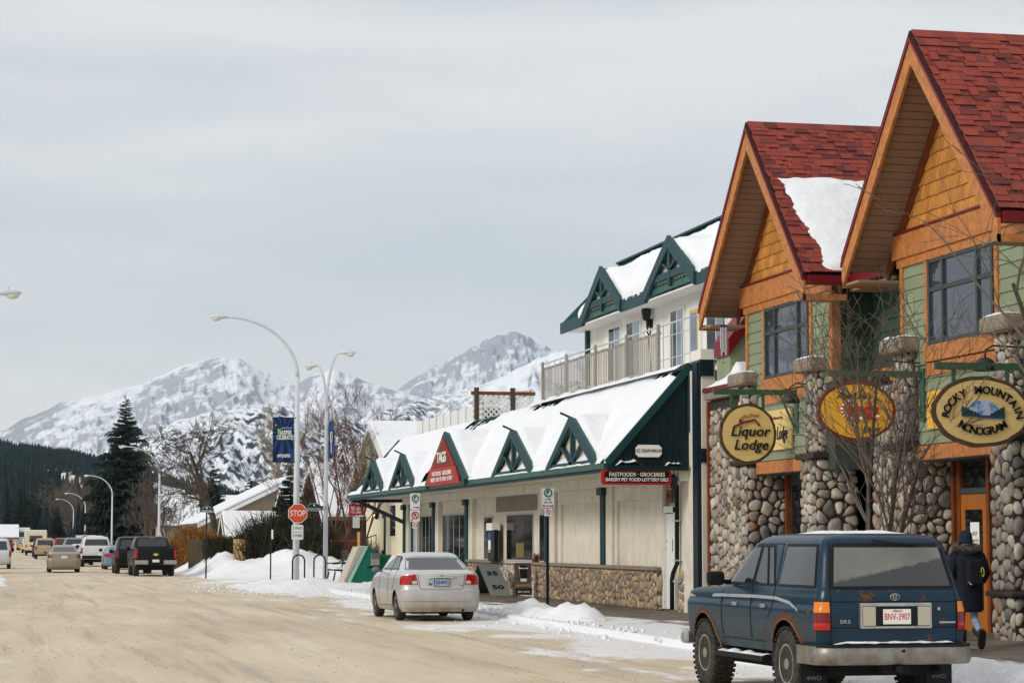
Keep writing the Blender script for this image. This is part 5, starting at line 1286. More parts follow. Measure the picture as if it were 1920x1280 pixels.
    # tailgate glass with black surround
    patch(lambda x, z: RE(x, z, .004), ((-.71, 1.19), (.71, 1.19), (.635, 1.67), (-.635, 1.67)), 16, 8).build('rear_glass_rubber', M_trim, T, smooth=True, local=True)
    patch(lambda x, z: RE(x, z, .010), ((-.655, 1.225), (.655, 1.225), (.585, 1.625), (-.585, 1.625)), 16, 8).build('rear_window', two_tone_glass(), T, smooth=True, local=True)
    for ln in ([(-.70, 1.19), (-.70, .64)], [(.70, 1.19), (.70, .64)], [(-.70, .64), (.70, .64)], [(-.70, 1.065), (.70, 1.065)], [(-.70, .80), (.70, .80)]):
        (a, b_) = ln; MB().tube([RE(a[0] + (b_[0] - a[0]) * i / 12, a[1] + (b_[1] - a[1]) * i / 12, .001) for i in range(13)], .005, 4).build('tailgate_seam', M_seam, T, local=True)
    yb = RE(0, .9).y
    pn = MB().box((-.40, yb - .035, .79), (.40, yb + .03, 1.055)).build('plate_panel', M_chrome, T, local=True, bevel=.012)
    MB().box((-.375, yb - .040, .815), (.375, yb - .030, 1.02)).build('panel_recess', M_trim, T, local=True)
    for sg in (-1, 1): MB().box((sg * .235, yb - .048, .82), (sg * .375, yb - .038, 1.015)).build('reversing_lamp', mat('ribbed grey lamp %d' % sg, srgb(176, 170, 150), .4), T, local=True, bevel=.006)
    pl = plate(T, LF, .835, .99, .155, 'BNV-3907', M_pred, yb - .044)
    text('Alberta', .035, (0, yb - .053, .972), (1, 0, 0), (0, 0, 1), M_pred, pl, shear=.2, local=True, extrude=.001)
    text('SR5', .052, RE(-.55, .86, .008), (1, 0, 0), (0, 0, 1), M_chrome, T, name='badge', local=True, sx=1.5, extrude=.003, bold=.01)
    MB().box((.50, RE(.58, .85).y - .012, .84), (.68, RE(.58, .85).y + .01, .858)).build('badge', M_chrome, T, local=True)
    em = MB()
    for rx, rz in ((.052, .034), (.030, .014), (.014, .032)):
        em.tube([Vector((rx * math.cos(a), RE(0, 1.115).y - .012, 1.115 + rz * math.sin(a) + (.008 if rx == .030 else 0))) for a in [2 * math.pi * i / 20 for i in range(21)]], .0045, 5, False)
    em.build('emblem', M_chrome, T, local=True)
    MB().lathe([(.018, 0), (.018, .015)], RE(.49, .99, .012), (0, -1, 0), 10).build('lock', M_chrome, T, local=True)
    # rear wiper parked along the top
    MB().tube([RE(.30, 1.655, .03), RE(.05, 1.675, .04), RE(-.16, 1.70, .04)], .010, 5).build('wiper', M_trim, T, local=True); MB().ellipsoid(RE(.30, 1.655, .025), .03, .02, .022, 8, 6).build('wiper_hub', M_trim, T, local=True)
    # wrap-round chrome bumper, black top step with snow, hitch
    def bump(z, inset=0.0):
        pts = []
        for i in range(-14, 15):
            x = i / 14 * .86; r = abs(x) / .86; pts.append((x, -1.11 + inset + .05 * r ** 2 + .10 * max(0, r - .86) / .14))
        return pts
    b = MB(); lv = [(.42, .05), (.45, .0), (.58, .0), (.61, .03)]
    for z, i_ in lv:
        row = bump(z, i_); b.v += [(-.87, -.42, z)] + [(x, y, z) for x, y in row] + [(.87, -.42, z)]
    nn = 31
    for j in range(3):
        for i in range(nn - 1): b.f.append([j * nn + i, j * nn + i + 1, (j + 1) * nn + i + 1, (j + 1) * nn + i]); b.mi.append(0)
    b.build('bumper', mat('worn chrome bumper', srgb(140, 139, 134), .42, metal=.6, var=.5, vscale=7, col2=srgb(118, 106, 90)), T, smooth=True, local=True)
    MB().prism([(-.85, -.45, .60)] + [(x, y + .012, .60) for x, y in bump(.6)] + [(.85, -.45, .60)], (0, 0, .03)).build('bumper_step', M_trim, T, local=True)
    MB().grid(lambda u, v: ((u * 2 - 1) * .68, -1.085 + .10 * v + .05 * (u * 2 - 1) ** 2, .632 + (.022 + .014 * fbm(u * 9, v, 2)) * min(1, min(u, 1 - u) * 16) * min(1, .5 + v)), 40, 4).build('bumper_snow', M_snow, T, smooth=True, local=True)
    lbox(T, 'hitch', (-.16, -1.02, .33), (.16, -.80, .42), M_dark); MB().box((-.035, -1.09, .345), (.035, -.9, .41)).build('hitch_socket', M_trim, T, local=True)
    MB().tube([(.02, -1.115, .565), (.05, -1.115, .565)], .014, 8).build('bumper_hole', M_dark, T, local=True)
    # front bumper, roof snow, exhaust, steering wheel hint is behind glass
    lbox(T, 'front_bumper', (-.83, 3.30, .46), (.83, 3.50, .62), M_chrome, .04)
    MB().grid(lambda u, v: ((v * 2 - 1) * .44, -.42 + 1.1 * u, 1.770 + .028 * min(1, min(u, 1 - u, v, 1 - v) * 6) * (1 + .6 * fbm(u * 5, v * 4, 3))), 24, 10).build('roof_snow', M_snow, T, smooth=True, local=True)
    MB().tube([(.5, -.6, .36), (.5, -1.0, .35)], .03, 8).build('exhaust', M_dark, T, local=True)
    patch(lambda x, z: Vector((x, LF.at(z)[2] + .008, z)), ((-.70, 1.24), (.70, 1.24), (.62, 1.64), (-.62, 1.64)), 8, 6).build('windscreen', M_cglass, T, local=True)
    return T
make_offroader()
# ------------------------------------------------------------------ sedans
SED = [(.20, -.86, 3.40, .79, .22, .3, .06), (.30, -.935, 3.46, .835, .24, .3, .07), (.46, -.955, 3.48, .852, .24, .3, .08), (.60, -.955, 3.47, .857, .24, .3, .08), (.645, -.95, 3.46, .857, .23, .3, .08), (.665, -.905, 3.43, .853, .22, .3, .08), (.72, -.885, 3.38, .85, .21, .3, .08),
       (.90, -.865, 3.10, .838, .2, .3, .08), (.985, -.86, 2.72, .815, .2, .3, .08), (1.01, -.845, 2.55, .80, .2, .25, .08), (1.035, -.78, 2.38, .785, .2, .22, .08), (1.05, -.42, 2.24, .77, .2, .2, .07),
       (1.09, -.30, 2.08, .755, .2, .2, .07), (1.34, .27, 1.28, .635, .2, .2, .05), (1.40, .45, 1.10, .585, .2, .2, .04), (1.43, .62, .98, .50, .2, .2, .03), (1.442, .75, .9, .38, .1, .1, .0)]
def make_sedan(name, label, loc, rz, pm, detail=True, group=None, lamp='wedge'):
    T = thing(name, label, 'car', loc, rz, group)
    LF = Loft(SED); mb = MB(); LF.mesh(mb, (0, 2.62), 4, .345, .305); b = bpart(T, mb, 'body', pm); b.data.set_sharp_from_angle(angle=R_(35))
    lbox(T, 'underbody', (-.62, -.80, .16), (.62, 3.2, .62), M_dark)
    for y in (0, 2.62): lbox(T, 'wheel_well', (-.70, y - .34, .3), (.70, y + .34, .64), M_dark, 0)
    add_wheels(T, (0, 2.62), .83, .305, .195, .20, False, 6)
    RE = lambda x, z, off=.006: LF.rear(x, z, off); S = LF.side
    patch(lambda x, z: RE(x, z, .004), ((-.68, 1.075), (.68, 1.075), (.545, 1.355), (-.545, 1.355)), 14, 8).build('rear_window', M_cglass2, T, smooth=True, local=True)
    for sg in (-1, 1):
        for q in (((.06, 1.10), (.80, 1.09), (.72, 1.345), (.40, 1.335)), ((.86, 1.09), (1.92, 1.08), (1.28, 1.345), (.80, 1.345))):
            patch(lambda y, z: S(y, z, sg, .004), [(a + (.03 if i in (1, 2) else -.03), z + (.02 if i > 1 else -.02)) for i, (a, z) in enumerate(q)], 10, 6).build('window_rubber', M_trim, T, smooth=True, local=True)
            patch(lambda y, z: S(y, z, sg, .009), q, 10, 6).build('door_window', M_cglass, T, smooth=True, local=True)
        if lamp == 'wedge':
            patch(lambda d, z: LF.wrap(d, z, .010), ((sg * .50, .77), (sg * .99, .765), (sg * .90, .945), (sg * .545, .985)), 16, 6).build('tail_lamp', M_tail, T, smooth=True, local=True)
            patch(lambda d, z: LF.wrap(d, z, .016), ((sg * .52, .785), (sg * .63, .782), (sg * .635, .845), (sg * .53, .85)), 5, 3).build('reversing_lamp', M_clear, T, smooth=True, local=True)
            MB().tube([LF.wrap(sg * (.665 - .02 * i), .77 + .05 * i, .014) for i in range(5)], .007, 4).build('lamp_divider', M_seam, T, local=True)
        else:
            patch(lambda d, z: LF.wrap(d, z, .010), ((sg * .60, .80), (sg * .93, .78), (sg * .86, .96), (sg * .66, .93)), 12, 5).build('tail_lamp', M_tail2, T, smooth=True, local=True)
            patch(lambda d, z: LF.wrap(d, z, .016), ((sg * .66, .83), (sg * .72, .83), (sg * .72, .88), (sg * .67, .88)), 4, 3).build('reversing_lamp', M_clear, T, smooth=True, local=True)
        MB().ellipsoid((sg * .95, 1.82, 1.05), .095, .06, .07, 12, 8).build('mirror', M_grey, T, smooth=True, local=True); MB().beam((sg * .80, 1.88, 1.02), (sg * .92, 1.84, 1.03), .03, .04).build('mirror_arm', M_grey, T, local=True)
        if detail:
            for ln in ([(.84, 1.08), (.82, .40)], [(.05, 1.08), (.16, .80), (.34, .62)], [(1.95, 1.06), (1.92, .38)], [(.34, .32), (1.95, .30)]):
                pts = []
                for a, c in zip(ln, ln[1:]): pts += [S(a[0] + (c[0] - a[0]) * i / 6, a[1] + (c[1] - a[1]) * i / 6, sg, .001) for i in range(7)]
                MB().tube(pts, .005, 4).build('door_seam', M_seam, T, local=True)
            for y in (.30, 1.15): MB().obox(S(y, .90, sg, .012), .02, .13, .03, (1, 0, 0), (0, 1, 0), (0, 0, 1)).build('door_handle', pm, T, local=True, bevel=.006)
            patch(lambda y, z: S(y, z, sg, .008), ((.45, .50), (1.95, .50), (1.95, .545), (.45, .545)), 10, 1).build('rub_strip', pm, T, smooth=True, local=True)
    if detail:
        for ln in ([(-.50, .985), (-.47, .72), (-.44, .68), (.44, .68), (.47, .72), (.50, .985)],):
            pts = []
            for a, c in zip(ln, ln[1:]): pts += [RE(a[0] + (c[0] - a[0]) * i / 8, a[1] + (c[1] - a[1]) * i / 8, .001) for i in range(9)]
            MB().tube(pts, .005, 4).build('boot_seam', M_seam, T, local=True)
        MB().tube([RE(-.30 + .06 * i, .915, .012) for i in range(11)], .014, 6).build('boot_handle', pm, T, smooth=True, local=True)
        MB().tube([LF.wrap(-1.05 + .105 * i, .44, .006) for i in range(21)], .012, 5).build('bumper_crease', pm, T, smooth=True, local=True)
        e = MB()
        for pts in ([(-.022, .975), (-.028, .94)], [(.022, .975), (.028, .94)], [(-.024, .958), (.024, .958)]): e.tube([RE(x, z, .008) for x, z in pts], .005, 5)
        e.build('emblem', M_grey, T, local=True)
        yb = RE(0, .8).y - .012
        p = MB().box((-.155, yb - .006, .735), (.155, yb, .885)).build('licence_plate', mat('blue grey plate', srgb(150, 164, 190), .5), T, local=True)
        MB().box((-.165, yb - .003, .725), (.165, yb + .004, .895)).build('plate_frame', M_ink, T, local=True)
        text('220 MWC', .095, (0, yb - .006, .815), (1, 0, 0), (0, 0, 1), mat('plate blue', srgb(40, 56, 110), .5), p, sx=.65, local=True, extrude=.001, bold=.01)
        MB().box((-.05, yb - .0075, .742), (.05, yb - .006, .762)).build('plate_sticker', M_gold, p, local=True)
        y2 = RE(-.25, .81).y
        n_ = MB().box((-.285, y2 - .012, .755), (-.205, y2 - .006, .875)).build('green_sticker', mat('novice sticker green', srgb(30, 130, 92), .5), T, local=True)
        text('N', .10, (-.245, y2 - .012, .83), (1, 0, 0), (0, 0, 1), M_whitep, n_, local=True, extrude=.001, bold=.01)
        MB().lathe([(.014, 0), (.014, .01)], RE(.42, .755, .004), (0, -1, 0), 8).build('lock', M_trim, T, local=True)
        MB().tube([(.45, -.6, .24), (.45, -.93, .23)], .025, 8).build('exhaust', M_dark, T, local=True)
    else:
        yb = RE(0, .8).y - .01
        MB().box((-.16, yb - .006, .74), (.16, yb, .88)).build('licence_plate', M_plate, T, local=True)
    patch(lambda x, z: Vector((x, LF.at(z)[2] + .008, z)), ((-.66, 1.10), (.66, 1.10), (.54, 1.36), (-.54, 1.36)), 6, 4).build('windscreen', M_cglass, T, local=True)
    return T
silver = paint('dusty silver paint', srgb(206, 206, 206), .32, dirt=.85, dirtz=.72, dcol=srgb(150, 136, 112), metal=.35)
make_sedan('sedan', 'dusty silver four-door sedan parked in front of the corner store', (9.12, 48.75, 0), R_(.5), silver)
beige = paint('dusty beige paint', srgb(158, 148, 130), .35, dirt=.8, dirtz=.9, metal=.3)
make_sedan('sedan', 'dusty beige sedan driving away down the middle of the street', (3.42, 124.6, 0), 0, beige, False, lamp='other')
# ------------------------------------------------------------------ pickups, vans and the far parked row
def simple_vehicle(name, label, cat, loc, rz, L_slices, pm, wheels, ww, tr, arch, glassq, sideq, lamps, extra=None, group=None, upper=None, upm=None):
    T = thing(name, label, cat, loc, rz, group); LF = Loft(L_slices); mb = MB(); LF.mesh(mb, wheels, 3, arch, tr); b = bpart(T, mb, 'body', pm); b.data.set_sharp_from_angle(angle=R_(35))
    TOP = LF
    if upper:
        TOP = Loft(upper); mb = MB(); TOP.mesh(mb, (), 3); c = bpart(T, mb, 'cab', upm or pm); c.data.set_sharp_from_angle(angle=R_(35))
    w = max(q[3] for q in L_slices)
    lbox(T, 'underbody', (-w * .74, L_slices[0][1] + .1, tr * .75), (w * .74, L_slices[0][2] - .3, tr * 2.0), M_dark)
    add_wheels(T, wheels, w - .02, tr, ww, tr * .6, False, 6)
    if glassq: patch(lambda x, z: TOP.rear(x, z, .008), glassq, 10, 5).build('rear_window', M_cglass, T, smooth=True, local=True)
    for q in sideq:
        for sg in (-1, 1): patch(lambda y, z: TOP.side(y, z, sg, .008), q, 6, 4).build('side_window', M_cglass, T, smooth=True, local=True)
    for (d0, d1, z0, z1, m_) in lamps:
        for sg in (-1, 1): patch(lambda d, z: LF.wrap(d, z, .012), ((sg * d0, z0), (sg * d1, z0), (sg * d1, z1), (sg * d0, z1)), 6, 3).build('tail_lamp', m_, T, smooth=True, local=True)
    yb = LF.rear(0, .75).y - .015
    for sg in (-1, 1): MB().ellipsoid((sg * (w + .08), wheels[1] - .75, 1.30 if upper else 1.12), .11, .06, .10, 8, 6).build('mirror', M_trim, T, smooth=True, local=True)
    if extra: extra(T, LF, TOP)
    return T
blackp = paint('black paint', srgb(5, 7, 10), .3, dirt=.06, dirtz=.6, coat=0)
PUL = [(.48, -1.15, 4.35, .92, .10, .25, .03), (.62, -1.20, 4.45, .965, .10, .25, .03), (.95, -1.20, 4.46, .975, .10, .25, .03), (1.20, -1.19, 4.40, .965, .09, .25, .03), (1.30, -1.18, 4.0, .95, .09, .3, .03), (1.335, -1.16, 3.4, .93, .09, .3, .03)]
PUC = [(1.30, 1.0, 3.35, .93, .12, .25, .04), (1.36, .98, 3.2, .90, .12, .25, .04), (1.78, 1.18, 2.55, .77, .14, .25, .05), (1.85, 1.30, 2.4, .72, .16, .25, .05), (1.885, 1.5, 2.2, .6, .16, .25, .05)]
def pk_extra(T, LF, TOP):
    y = LF.rear(0, .6).y
    for sg in (-1, 1): MB().box((sg * .36, y - .12, .56), (sg * .97, y + .1, .76)).build('bumper', M_chrome, T, local=True, bevel=.03)
    MB().box((-.36, y - .10, .54), (.36, y + .1, .66)).build('bumper_centre', M_trim, T, local=True); MB().box((-.16, y - .11, .665), (.16, y - .10, .79)).build('licence_plate', M_plate, T, local=True)
    MB().prism([(x, y - .012, z) for x, z in ((-.14, 1.05), (-.05, 1.05), (-.05, 1.09), (.05, 1.09), (.05, 1.05), (.14, 1.05), (.12, 1.0), (.05, 1.0), (.05, .96), (-.05, .96), (-.05, 1.0), (-.12, 1.0))], (0, -.01, 0)).build('emblem', M_gold, T, local=True)
    MB().tube([LF.rear(-.85 + .17 * i, 1.285, .004) for i in range(11)], .006, 4).build('tailgate_seam', M_seam, T, local=True)
    patch(lambda x, z: TOP.rear(x, z, .014), ((-.12, 1.79), (.12, 1.79), (.12, 1.83), (-.12, 1.83)), 4, 1).build('brake_lamp', M_tail, T, local=True)
simple_vehicle('pickup_truck', 'black pickup truck with chrome bumper parked beyond the crossing', 'pickup', (7.25, 111.3, 0), R_(1), PUL, blackp, (0, 3.1), .26, .39, .47,
               ((-.72, 1.40), (.72, 1.40), (.64, 1.76), (-.64, 1.76)), [((1.2, 1.38), (2.05, 1.38), (1.95, 1.76), (1.3, 1.76)), ((2.1, 1.38), (3.05, 1.38), (2.5, 1.74), (2.02, 1.76))], [(.86, 1.06, .86, 1.25, M_tail)], pk_extra, upper=PUC)
SUV = [(.42, -.95, 3.55, .90, .1, .25, .03), (.6, -1.0, 3.65, .94, .1, .25, .03), (1.0, -1.0, 3.65, .945, .1, .25, .03), (1.12, -.99, 3.5, .93, .1, .3, .03), (1.18, -.97, 2.5, .91, .1, .3, .03), (1.75, -.82, 1.5, .78, .12, .2, .04), (1.84, -.74, 1.3, .72, .15, .2, .04), (1.88, -.5, 1.0, .5, .15, .2, .04)]
simple_vehicle('off_road_vehicle', 'tall black off-road wagon parked just ahead of the black pickup', 'car', (6.75, 119.5, 0), 0, SUV, blackp, (0, 2.8), .25, .38, .46,
               ((-.72, 1.25), (.72, 1.25), (.64, 1.70), (-.64, 1.70)), [((-.6, 1.22), (.6, 1.22), (.5, 1.68), (-.5, 1.68)), ((.7, 1.22), (2.0, 1.22), (1.4, 1.68), (.65, 1.68))], [(.78, .96, .8, 1.15, M_tail2)])
skyblue = paint('light blue paint', srgb(110, 142, 172), .3, dirt=.4, dirtz=.7)
COU = [(.22, -.95, 3.55, .86, .2, .3, .05), (.35, -1.03, 3.65, .92, .2, .3, .05), (.65, -1.04, 3.66, .93, .2, .3, .05), (.95, -1.02, 3.4, .91, .18, .3, .05), (1.0, -.9, 2.7, .87, .18, .3, .05), (1.02, -.55, 2.3, .83, .18, .3, .05), (1.30, .35, 1.45, .66, .2, .2, .05), (1.36, .6, 1.2, .58, .2, .2, .04), (1.385, .8, 1.05, .45, .1, .1, .03)]
simple_vehicle('coupe', 'light blue two-door coupe parked ahead of the black vehicles', 'car', (6.95, 137, 0), 0, COU, skyblue, (0, 2.72), .24, .34, .39,
               ((-.68, 1.05), (.68, 1.05), (.56, 1.31), (-.56, 1.31)), [((.4, 1.06), (1.9, 1.06), (1.4, 1.30), (.62, 1.30))], [(.42, .98, .72, .92, M_tail)])
whitep = paint('white paint', srgb(214, 216, 218), .35, dirt=.5, dirtz=.9)
CAP = [(1.30, -1.12, 3.3, .90, .12, .25, .04), (1.75, -1.0, 2.6, .80, .14, .25, .05), (1.88, -.9, 2.4, .74, .16, .25, .05), (1.94, -.6, 2.1, .55, .16, .25, .05)]
def cap_extra(T, LF, TOP):
    y = LF.rear(0, .6).y; MB().box((-.9, y - .1, .5), (.9, y + .1, .72)).build('bumper', M_trim, T, local=True, bevel=.02); MB().box((.1, y - .11, .72), (.5, y - .1, .88)).build('licence_plate', M_plate, T, local=True)
    MB().grid(lambda u, v: ((u * 2 - 1) * .6, -.7 + 2.8 * v, 1.93 + .06 * min(1, min(u, 1 - u, v, 1 - v) * 5)), 8, 8).build('roof_snow', M_snow, T, smooth=True, local=True)
simple_vehicle('pickup_truck', 'white pickup with a white canopy over its bed, parked in the far row', 'pickup', (6.15, 151.5, 0), 0, PUL, whitep, (0, 3.1), .26, .39, .47,
               ((-.76, 1.36), (.76, 1.36), (.66, 1.78), (-.66, 1.78)), [((-.8, 1.38), (1.1, 1.38), (1.1, 1.72), (-.7, 1.72))], [(.86, 1.06, .86, 1.22, M_tail)], cap_extra, upper=CAP)
make_sedan('sedan', 'small white sedan tucked beside the white canopy pickup', (5.55, 161, 0), 0, whitep, False, lamp='other')
redp = paint('red paint', srgb(150, 28, 26), .3, dirt=.3, dirtz=.8); tanp = paint('tan paint', srgb(176, 158, 124), .35, dirt=.5, dirtz=.9); greyp = paint('grey paint', srgb(120, 124, 130), .3, dirt=.5, dirtz=.9); creamp = paint('cream paint', srgb(216, 206, 180), .4, dirt=.4, dirtz=1.0)
def far_suv(label, x, y, pm, cat='car', nm='parked_car'):
    return simple_vehicle(nm, label, cat, (x, y, 0), 0, SUV, pm, (0, 2.8), .25, .36, .43, ((-.72, 1.25), (.72, 1.25), (.64, 1.70), (-.64, 1.70)), [((-.6, 1.22), (.6, 1.22), (.5, 1.68), (-.5, 1.68)), ((.7, 1.22), (2.0, 1.22), (1.4, 1.68), (.65, 1.68))], [(.76, .96, .85, 1.15, M_tail)], group='cars parked far down the street')
def far_pick(label, x, y, pm):
    return simple_vehicle('parked_truck', label, 'pickup', (x, y, 0), 0, PUL, pm, (0, 3.1), .26, .39, .47, ((-.72, 1.40), (.72, 1.40), (.64, 1.76), (-.64, 1.76)), [((1.2, 1.38), (2.9, 1.38), (2.4, 1.74), (1.3, 1.76))], [(.86, 1.06, .86, 1.25, M_tail)], upper=PUC, group='cars parked far down the street')
far_pick('grey pickup seen between the beige sedan and the white canopy pickup', 5.6, 172, greyp)
far_pick('red pickup in the far row behind the beige sedan', 5.3, 190, redp)
far_suv('tan wagon just left of the driving beige sedan', 4.2, 215, tanp)
far_suv('dark wagon left of the tan wagon far down the street', 4.3, 236, blackp)
far_suv('small red car far down the street left of the white motorhome', 1.2, 330, redp)
far_pick('white pickup facing away beside the white motorhome', 4.0, 310, whitep)
def motorhome(label, x, y, L_, H, pm):
    t = thing('motorhome', label, 'motorhome', (x, y, 0))
    MB().box((x - 1.2, y, .55), (x + 1.2, y + L_, H)).build('body', pm, t, bevel=.12); MB().box((x - 1.15, y + .1, .3), (x + 1.15, y + L_ - .3, .56)).build('chassis', M_dark, t)
    MB().box((x - .7, y - .02, H - 1.2), (x + .7, y, H - .5)).build('rear_window', M_cglass, t)
    for s in (-1, 1):
        MB().box((x + s * 1.0, y - .03, .9), (x + s * 1.15, y, 1.2)).build('tail_lamp', M_tail, t)
        MB().lathe([(.36, -.12), (.36, .12)], (x + s * 1.0, y + 1.2, .36), (1, 0, 0), 14).build('wheel', M_rubber, t, auto=40); MB().box((x + s * 1.205, y + 1.5, H - 1.3), (x + s * 1.21, y + 3.0, H - .6)).build('side_window', M_cglass, t)
    MB().box((x - 1.15, y + .1, H), (x + 1.15, y + L_ - .1, H + .12)).build('roof_snow', M_snow, t, bevel=.05)
motorhome('cream motorhome parked far down the street by the dark notice board', 4.1, 262, 6.5, 2.7, creamp)
motorhome('large white motorhome at the far end of the street', 3.4, 345, 8, 3.4, whitep)
# left kerb
VAN = [(.30, -.95, 3.8, .90, .2, .3, .05), (.5, -1.0, 3.9, .96, .2, .3, .05), (.95, -1.0, 3.8, .97, .2, .3, .05), (1.05, -.98, 3.3, .95, .2, .3, .05), (1.70, -.80, 1.9, .80, .2, .3, .05), (1.78, -.7, 1.6, .70, .2, .3, .05), (1.81, -.5, 1.2, .5, .2, .2, .04)]
simple_vehicle('minivan', 'white minivan parked at the left kerb, cut by the picture edge', 'van', (-.18, 141.5, 0), 0, VAN, whitep, (0, 2.95), .22, .34, .40,
               ((-.74, 1.12), (.74, 1.12), (.66, 1.64), (-.66, 1.64)), [((-.7, 1.1), (.5, 1.1), (.45, 1.62), (-.55, 1.62)), ((.6, 1.1), (2.4, 1.1), (1.8, 1.62), (.6, 1.62))], [(.84, 1.12, .72, 1.10, M_tail)])
far_suv('dark red car at the left picture edge, nearer than the white minivan', -1.10, 121, paint('dark red paint', srgb(96, 16, 20), .3, dirt=.3, dirtz=.8))
# ================================================================== street furniture
M_pole = mat('pale galvanised lamp post', srgb(206, 210, 214), .5, var=.1, vscale=3); M_lens = mat('lamp lens', srgb(206, 204, 190), .25)
def lamp_post(label, x, y, h, arm, base_r=.105, group=None, dirv=(-1, 0), second=None):
    t = thing('street_lamp', label, 'street lamp', (x, y, 0), 0, group)
    d = Vector((dirv[0], dirv[1], 0)).normalized(); z0 = h - 2.2
    MB().tube([(x, y, -.05), (x, y, z0 * .5), (x, y, z0)], [base_r, base_r * .85, base_r * .66], 12).build('pole', M_pole, t, smooth=True)
    def arm_(d, hh, ar, z0_):
        pts = []
        for i in range(15):
            a = math.pi / 2 * i / 14; pts.append(Vector((x, y, z0_)) + d * (ar * (1 - math.cos(a))) + Vector((0, 0, (hh - z0_) * math.sin(a))))
        MB().tube(pts, [base_r * .62 - i * base_r * .022 for i in range(15)], 8).build('arm', M_pole, t, smooth=True)
        e = pts[-1] + d * .28
        hd = MB().ellipsoid((0, 0, 0), .36, .13, .085, 16, 8); rz = math.atan2(d.y, d.x); o = hd.build('lamp_head', M_pole, t, smooth=True); o.location = e; o.rotation_euler = (0, 0, rz)
        ln = MB().ellipsoid((0, 0, 0), .17, .11, .10, 12, 8).build('lamp_lens', M_lens, t, smooth=True); ln.location = e + d * .12 + Vector((0, 0, -.07)); ln.rotation_euler = (0, 0, rz)
        MB().lathe([(.03, 0), (.03, .07)], e + Vector((0, 0, .07)), (0, 0, 1), 8).build('photo_cell', M_pole, t)
    arm_(d, h, arm, z0)
    if second: arm_(Vector((second[0], second[1], 0)).normalized(), second[2], second[3], z0 - .15)
    return t
lamp_post('tall lamp post carrying the stop sign and the blue banner', 10.86, 86, 10.0, 2.65, .13)
lamp_post('double-armed lamp post behind the stop sign', 12.02, 86.4, 8.75, .55, .10, dirv=(.9, -.5), second=(-.5, .6, 8.3, .5))
for px, hy, ht in ((300, 838, 9.0), (212, 892, 9.0), (140, 936, 9.0), (162, 925, 9.0), (93, 970, 8.0), (83, 978, 8.0)):
    d = (ht - 1.7) * 4320 / (1012 - hy); an = YAW + math.atan((px - 960) / 4320); r = d / math.cos(an - YAW)
    lamp_post({300: 'lamp post just behind the black pickup', 212: 'lamp post over the white canopy pickup, left of the big spruce', 140: 'slim far lamp post right of the beige sedan', 162: 'far lamp post half hidden by the big spruce', 93: 'far lamp post at the dark notice board', 83: 'farthest lamp post at the end of the street'}[px], r * math.sin(an), r * math.cos(an), ht, 2.6, .11, 'lamp posts down the right side of the street')
lamp_post('lamp post at the left picture edge, only its head in view', -2.35, 60.5, 8.05, 2.2, .10, dirv=(1, 0))
# stop sign and plate on the tall post
M_stopred = mat('faded stop red', srgb(214, 84, 50), .5, var=.08, vscale=5); M_signw = mat('sign white', srgb(226, 228, 228), .5)
ss = thing('stop_sign', 'faded red octagonal stop sign with a three way plate on the lamp post', 'stop sign', (10.86, 85.8, 2.7)); ys_ = 85.80
def octa(cx, cz, r): return [(cx + r * math.cos(R_(22.5 + 45 * i)), cz + r * math.sin(R_(22.5 + 45 * i))) for i in range(8)]
MB().prism([(x, ys_, z) for x, z in octa(10.89, 2.69, .385)], (0, .02, 0)).build('white_edge', M_signw, ss); MB().prism([(x, ys_ - .004, z) for x, z in octa(10.89, 2.69, .36)], (0, .01, 0)).build('red_face', M_stopred, ss)
text('STOP', .30, (10.89, ys_ - .004, 2.69), UX, UZ, M_signw, ss, sx=.80, bold=.012, extrude=.002)
MB().prism([(x, ys_, z) for x, z in rrect(10.66, 11.10, 1.72, 2.27, .05)], (0, .015, 0)).build('lower_plate', M_signw, ss)
text('3 WAY', .14, (10.88, ys_, 2.14), UX, UZ, M_ink, ss, sx=.85, bold=.01, extrude=.002); text('3 VOIES', .14, (10.88, ys_, 1.86), UX, UZ, M_ink, ss, sx=.80, bold=.01, extrude=.002); box('rule', (10.68, ys_ - .003, 1.99), (11.08, ys_, 2.0), M_ink, ss)
# banners
def ban_mat():
    m = mat('blue festival banner', srgb(22, 50, 98), .7); t = m.node_tree; p = t.nodes['Principled BSDF']; l = t.links.new
    tcn = t.nodes.new('ShaderNodeTexCoord'); mp_ = t.nodes.new('ShaderNodeMapping'); mp_.inputs['Location'].default_value = (-10.35, 0, -5.75); l(tcn.outputs['Object'], mp_.inputs[0])
    s = t.nodes.new('ShaderNodeSeparateXYZ'); l(mp_.outputs[0], s.inputs[0]); at = t.nodes.new('ShaderNodeMath'); at.operation = 'ARCTAN2'; l(s.outputs[2], at.inputs[0]); l(s.outputs[0], at.inputs[1])
    mu = t.nodes.new('ShaderNodeMath'); mu.operation = 'MULTIPLY'; mu.inputs[1].default_value = 14; l(at.outputs[0], mu.inputs[0]); sn = t.nodes.new('ShaderNodeMath'); sn.operation = 'SINE'; l(mu.outputs[0], sn.inputs[0])
    r = t.nodes.new('ShaderNodeMapRange'); r.inputs[1].default_value = -.6; r.inputs[2].default_value = 1; l(sn.outputs[0], r.inputs[0]); mx_ = t.nodes.new('ShaderNodeMix'); mx_.data_type = 'RGBA'; l(r.outputs[0], mx_.inputs['Factor'])
    mx_.inputs['A'].default_value = (*srgb(14, 32, 68), 1); mx_.inputs['B'].default_value = (*srgb(36, 66, 116), 1); l(mx_.outputs['Result'], p.inputs['Base Color']); return m
bn = thing('banner', 'dark blue festival banner with white lettering on the tall lamp post', 'banner', (10.35, 86, 5.4)); yB = 85.93; M_ban = ban_mat()
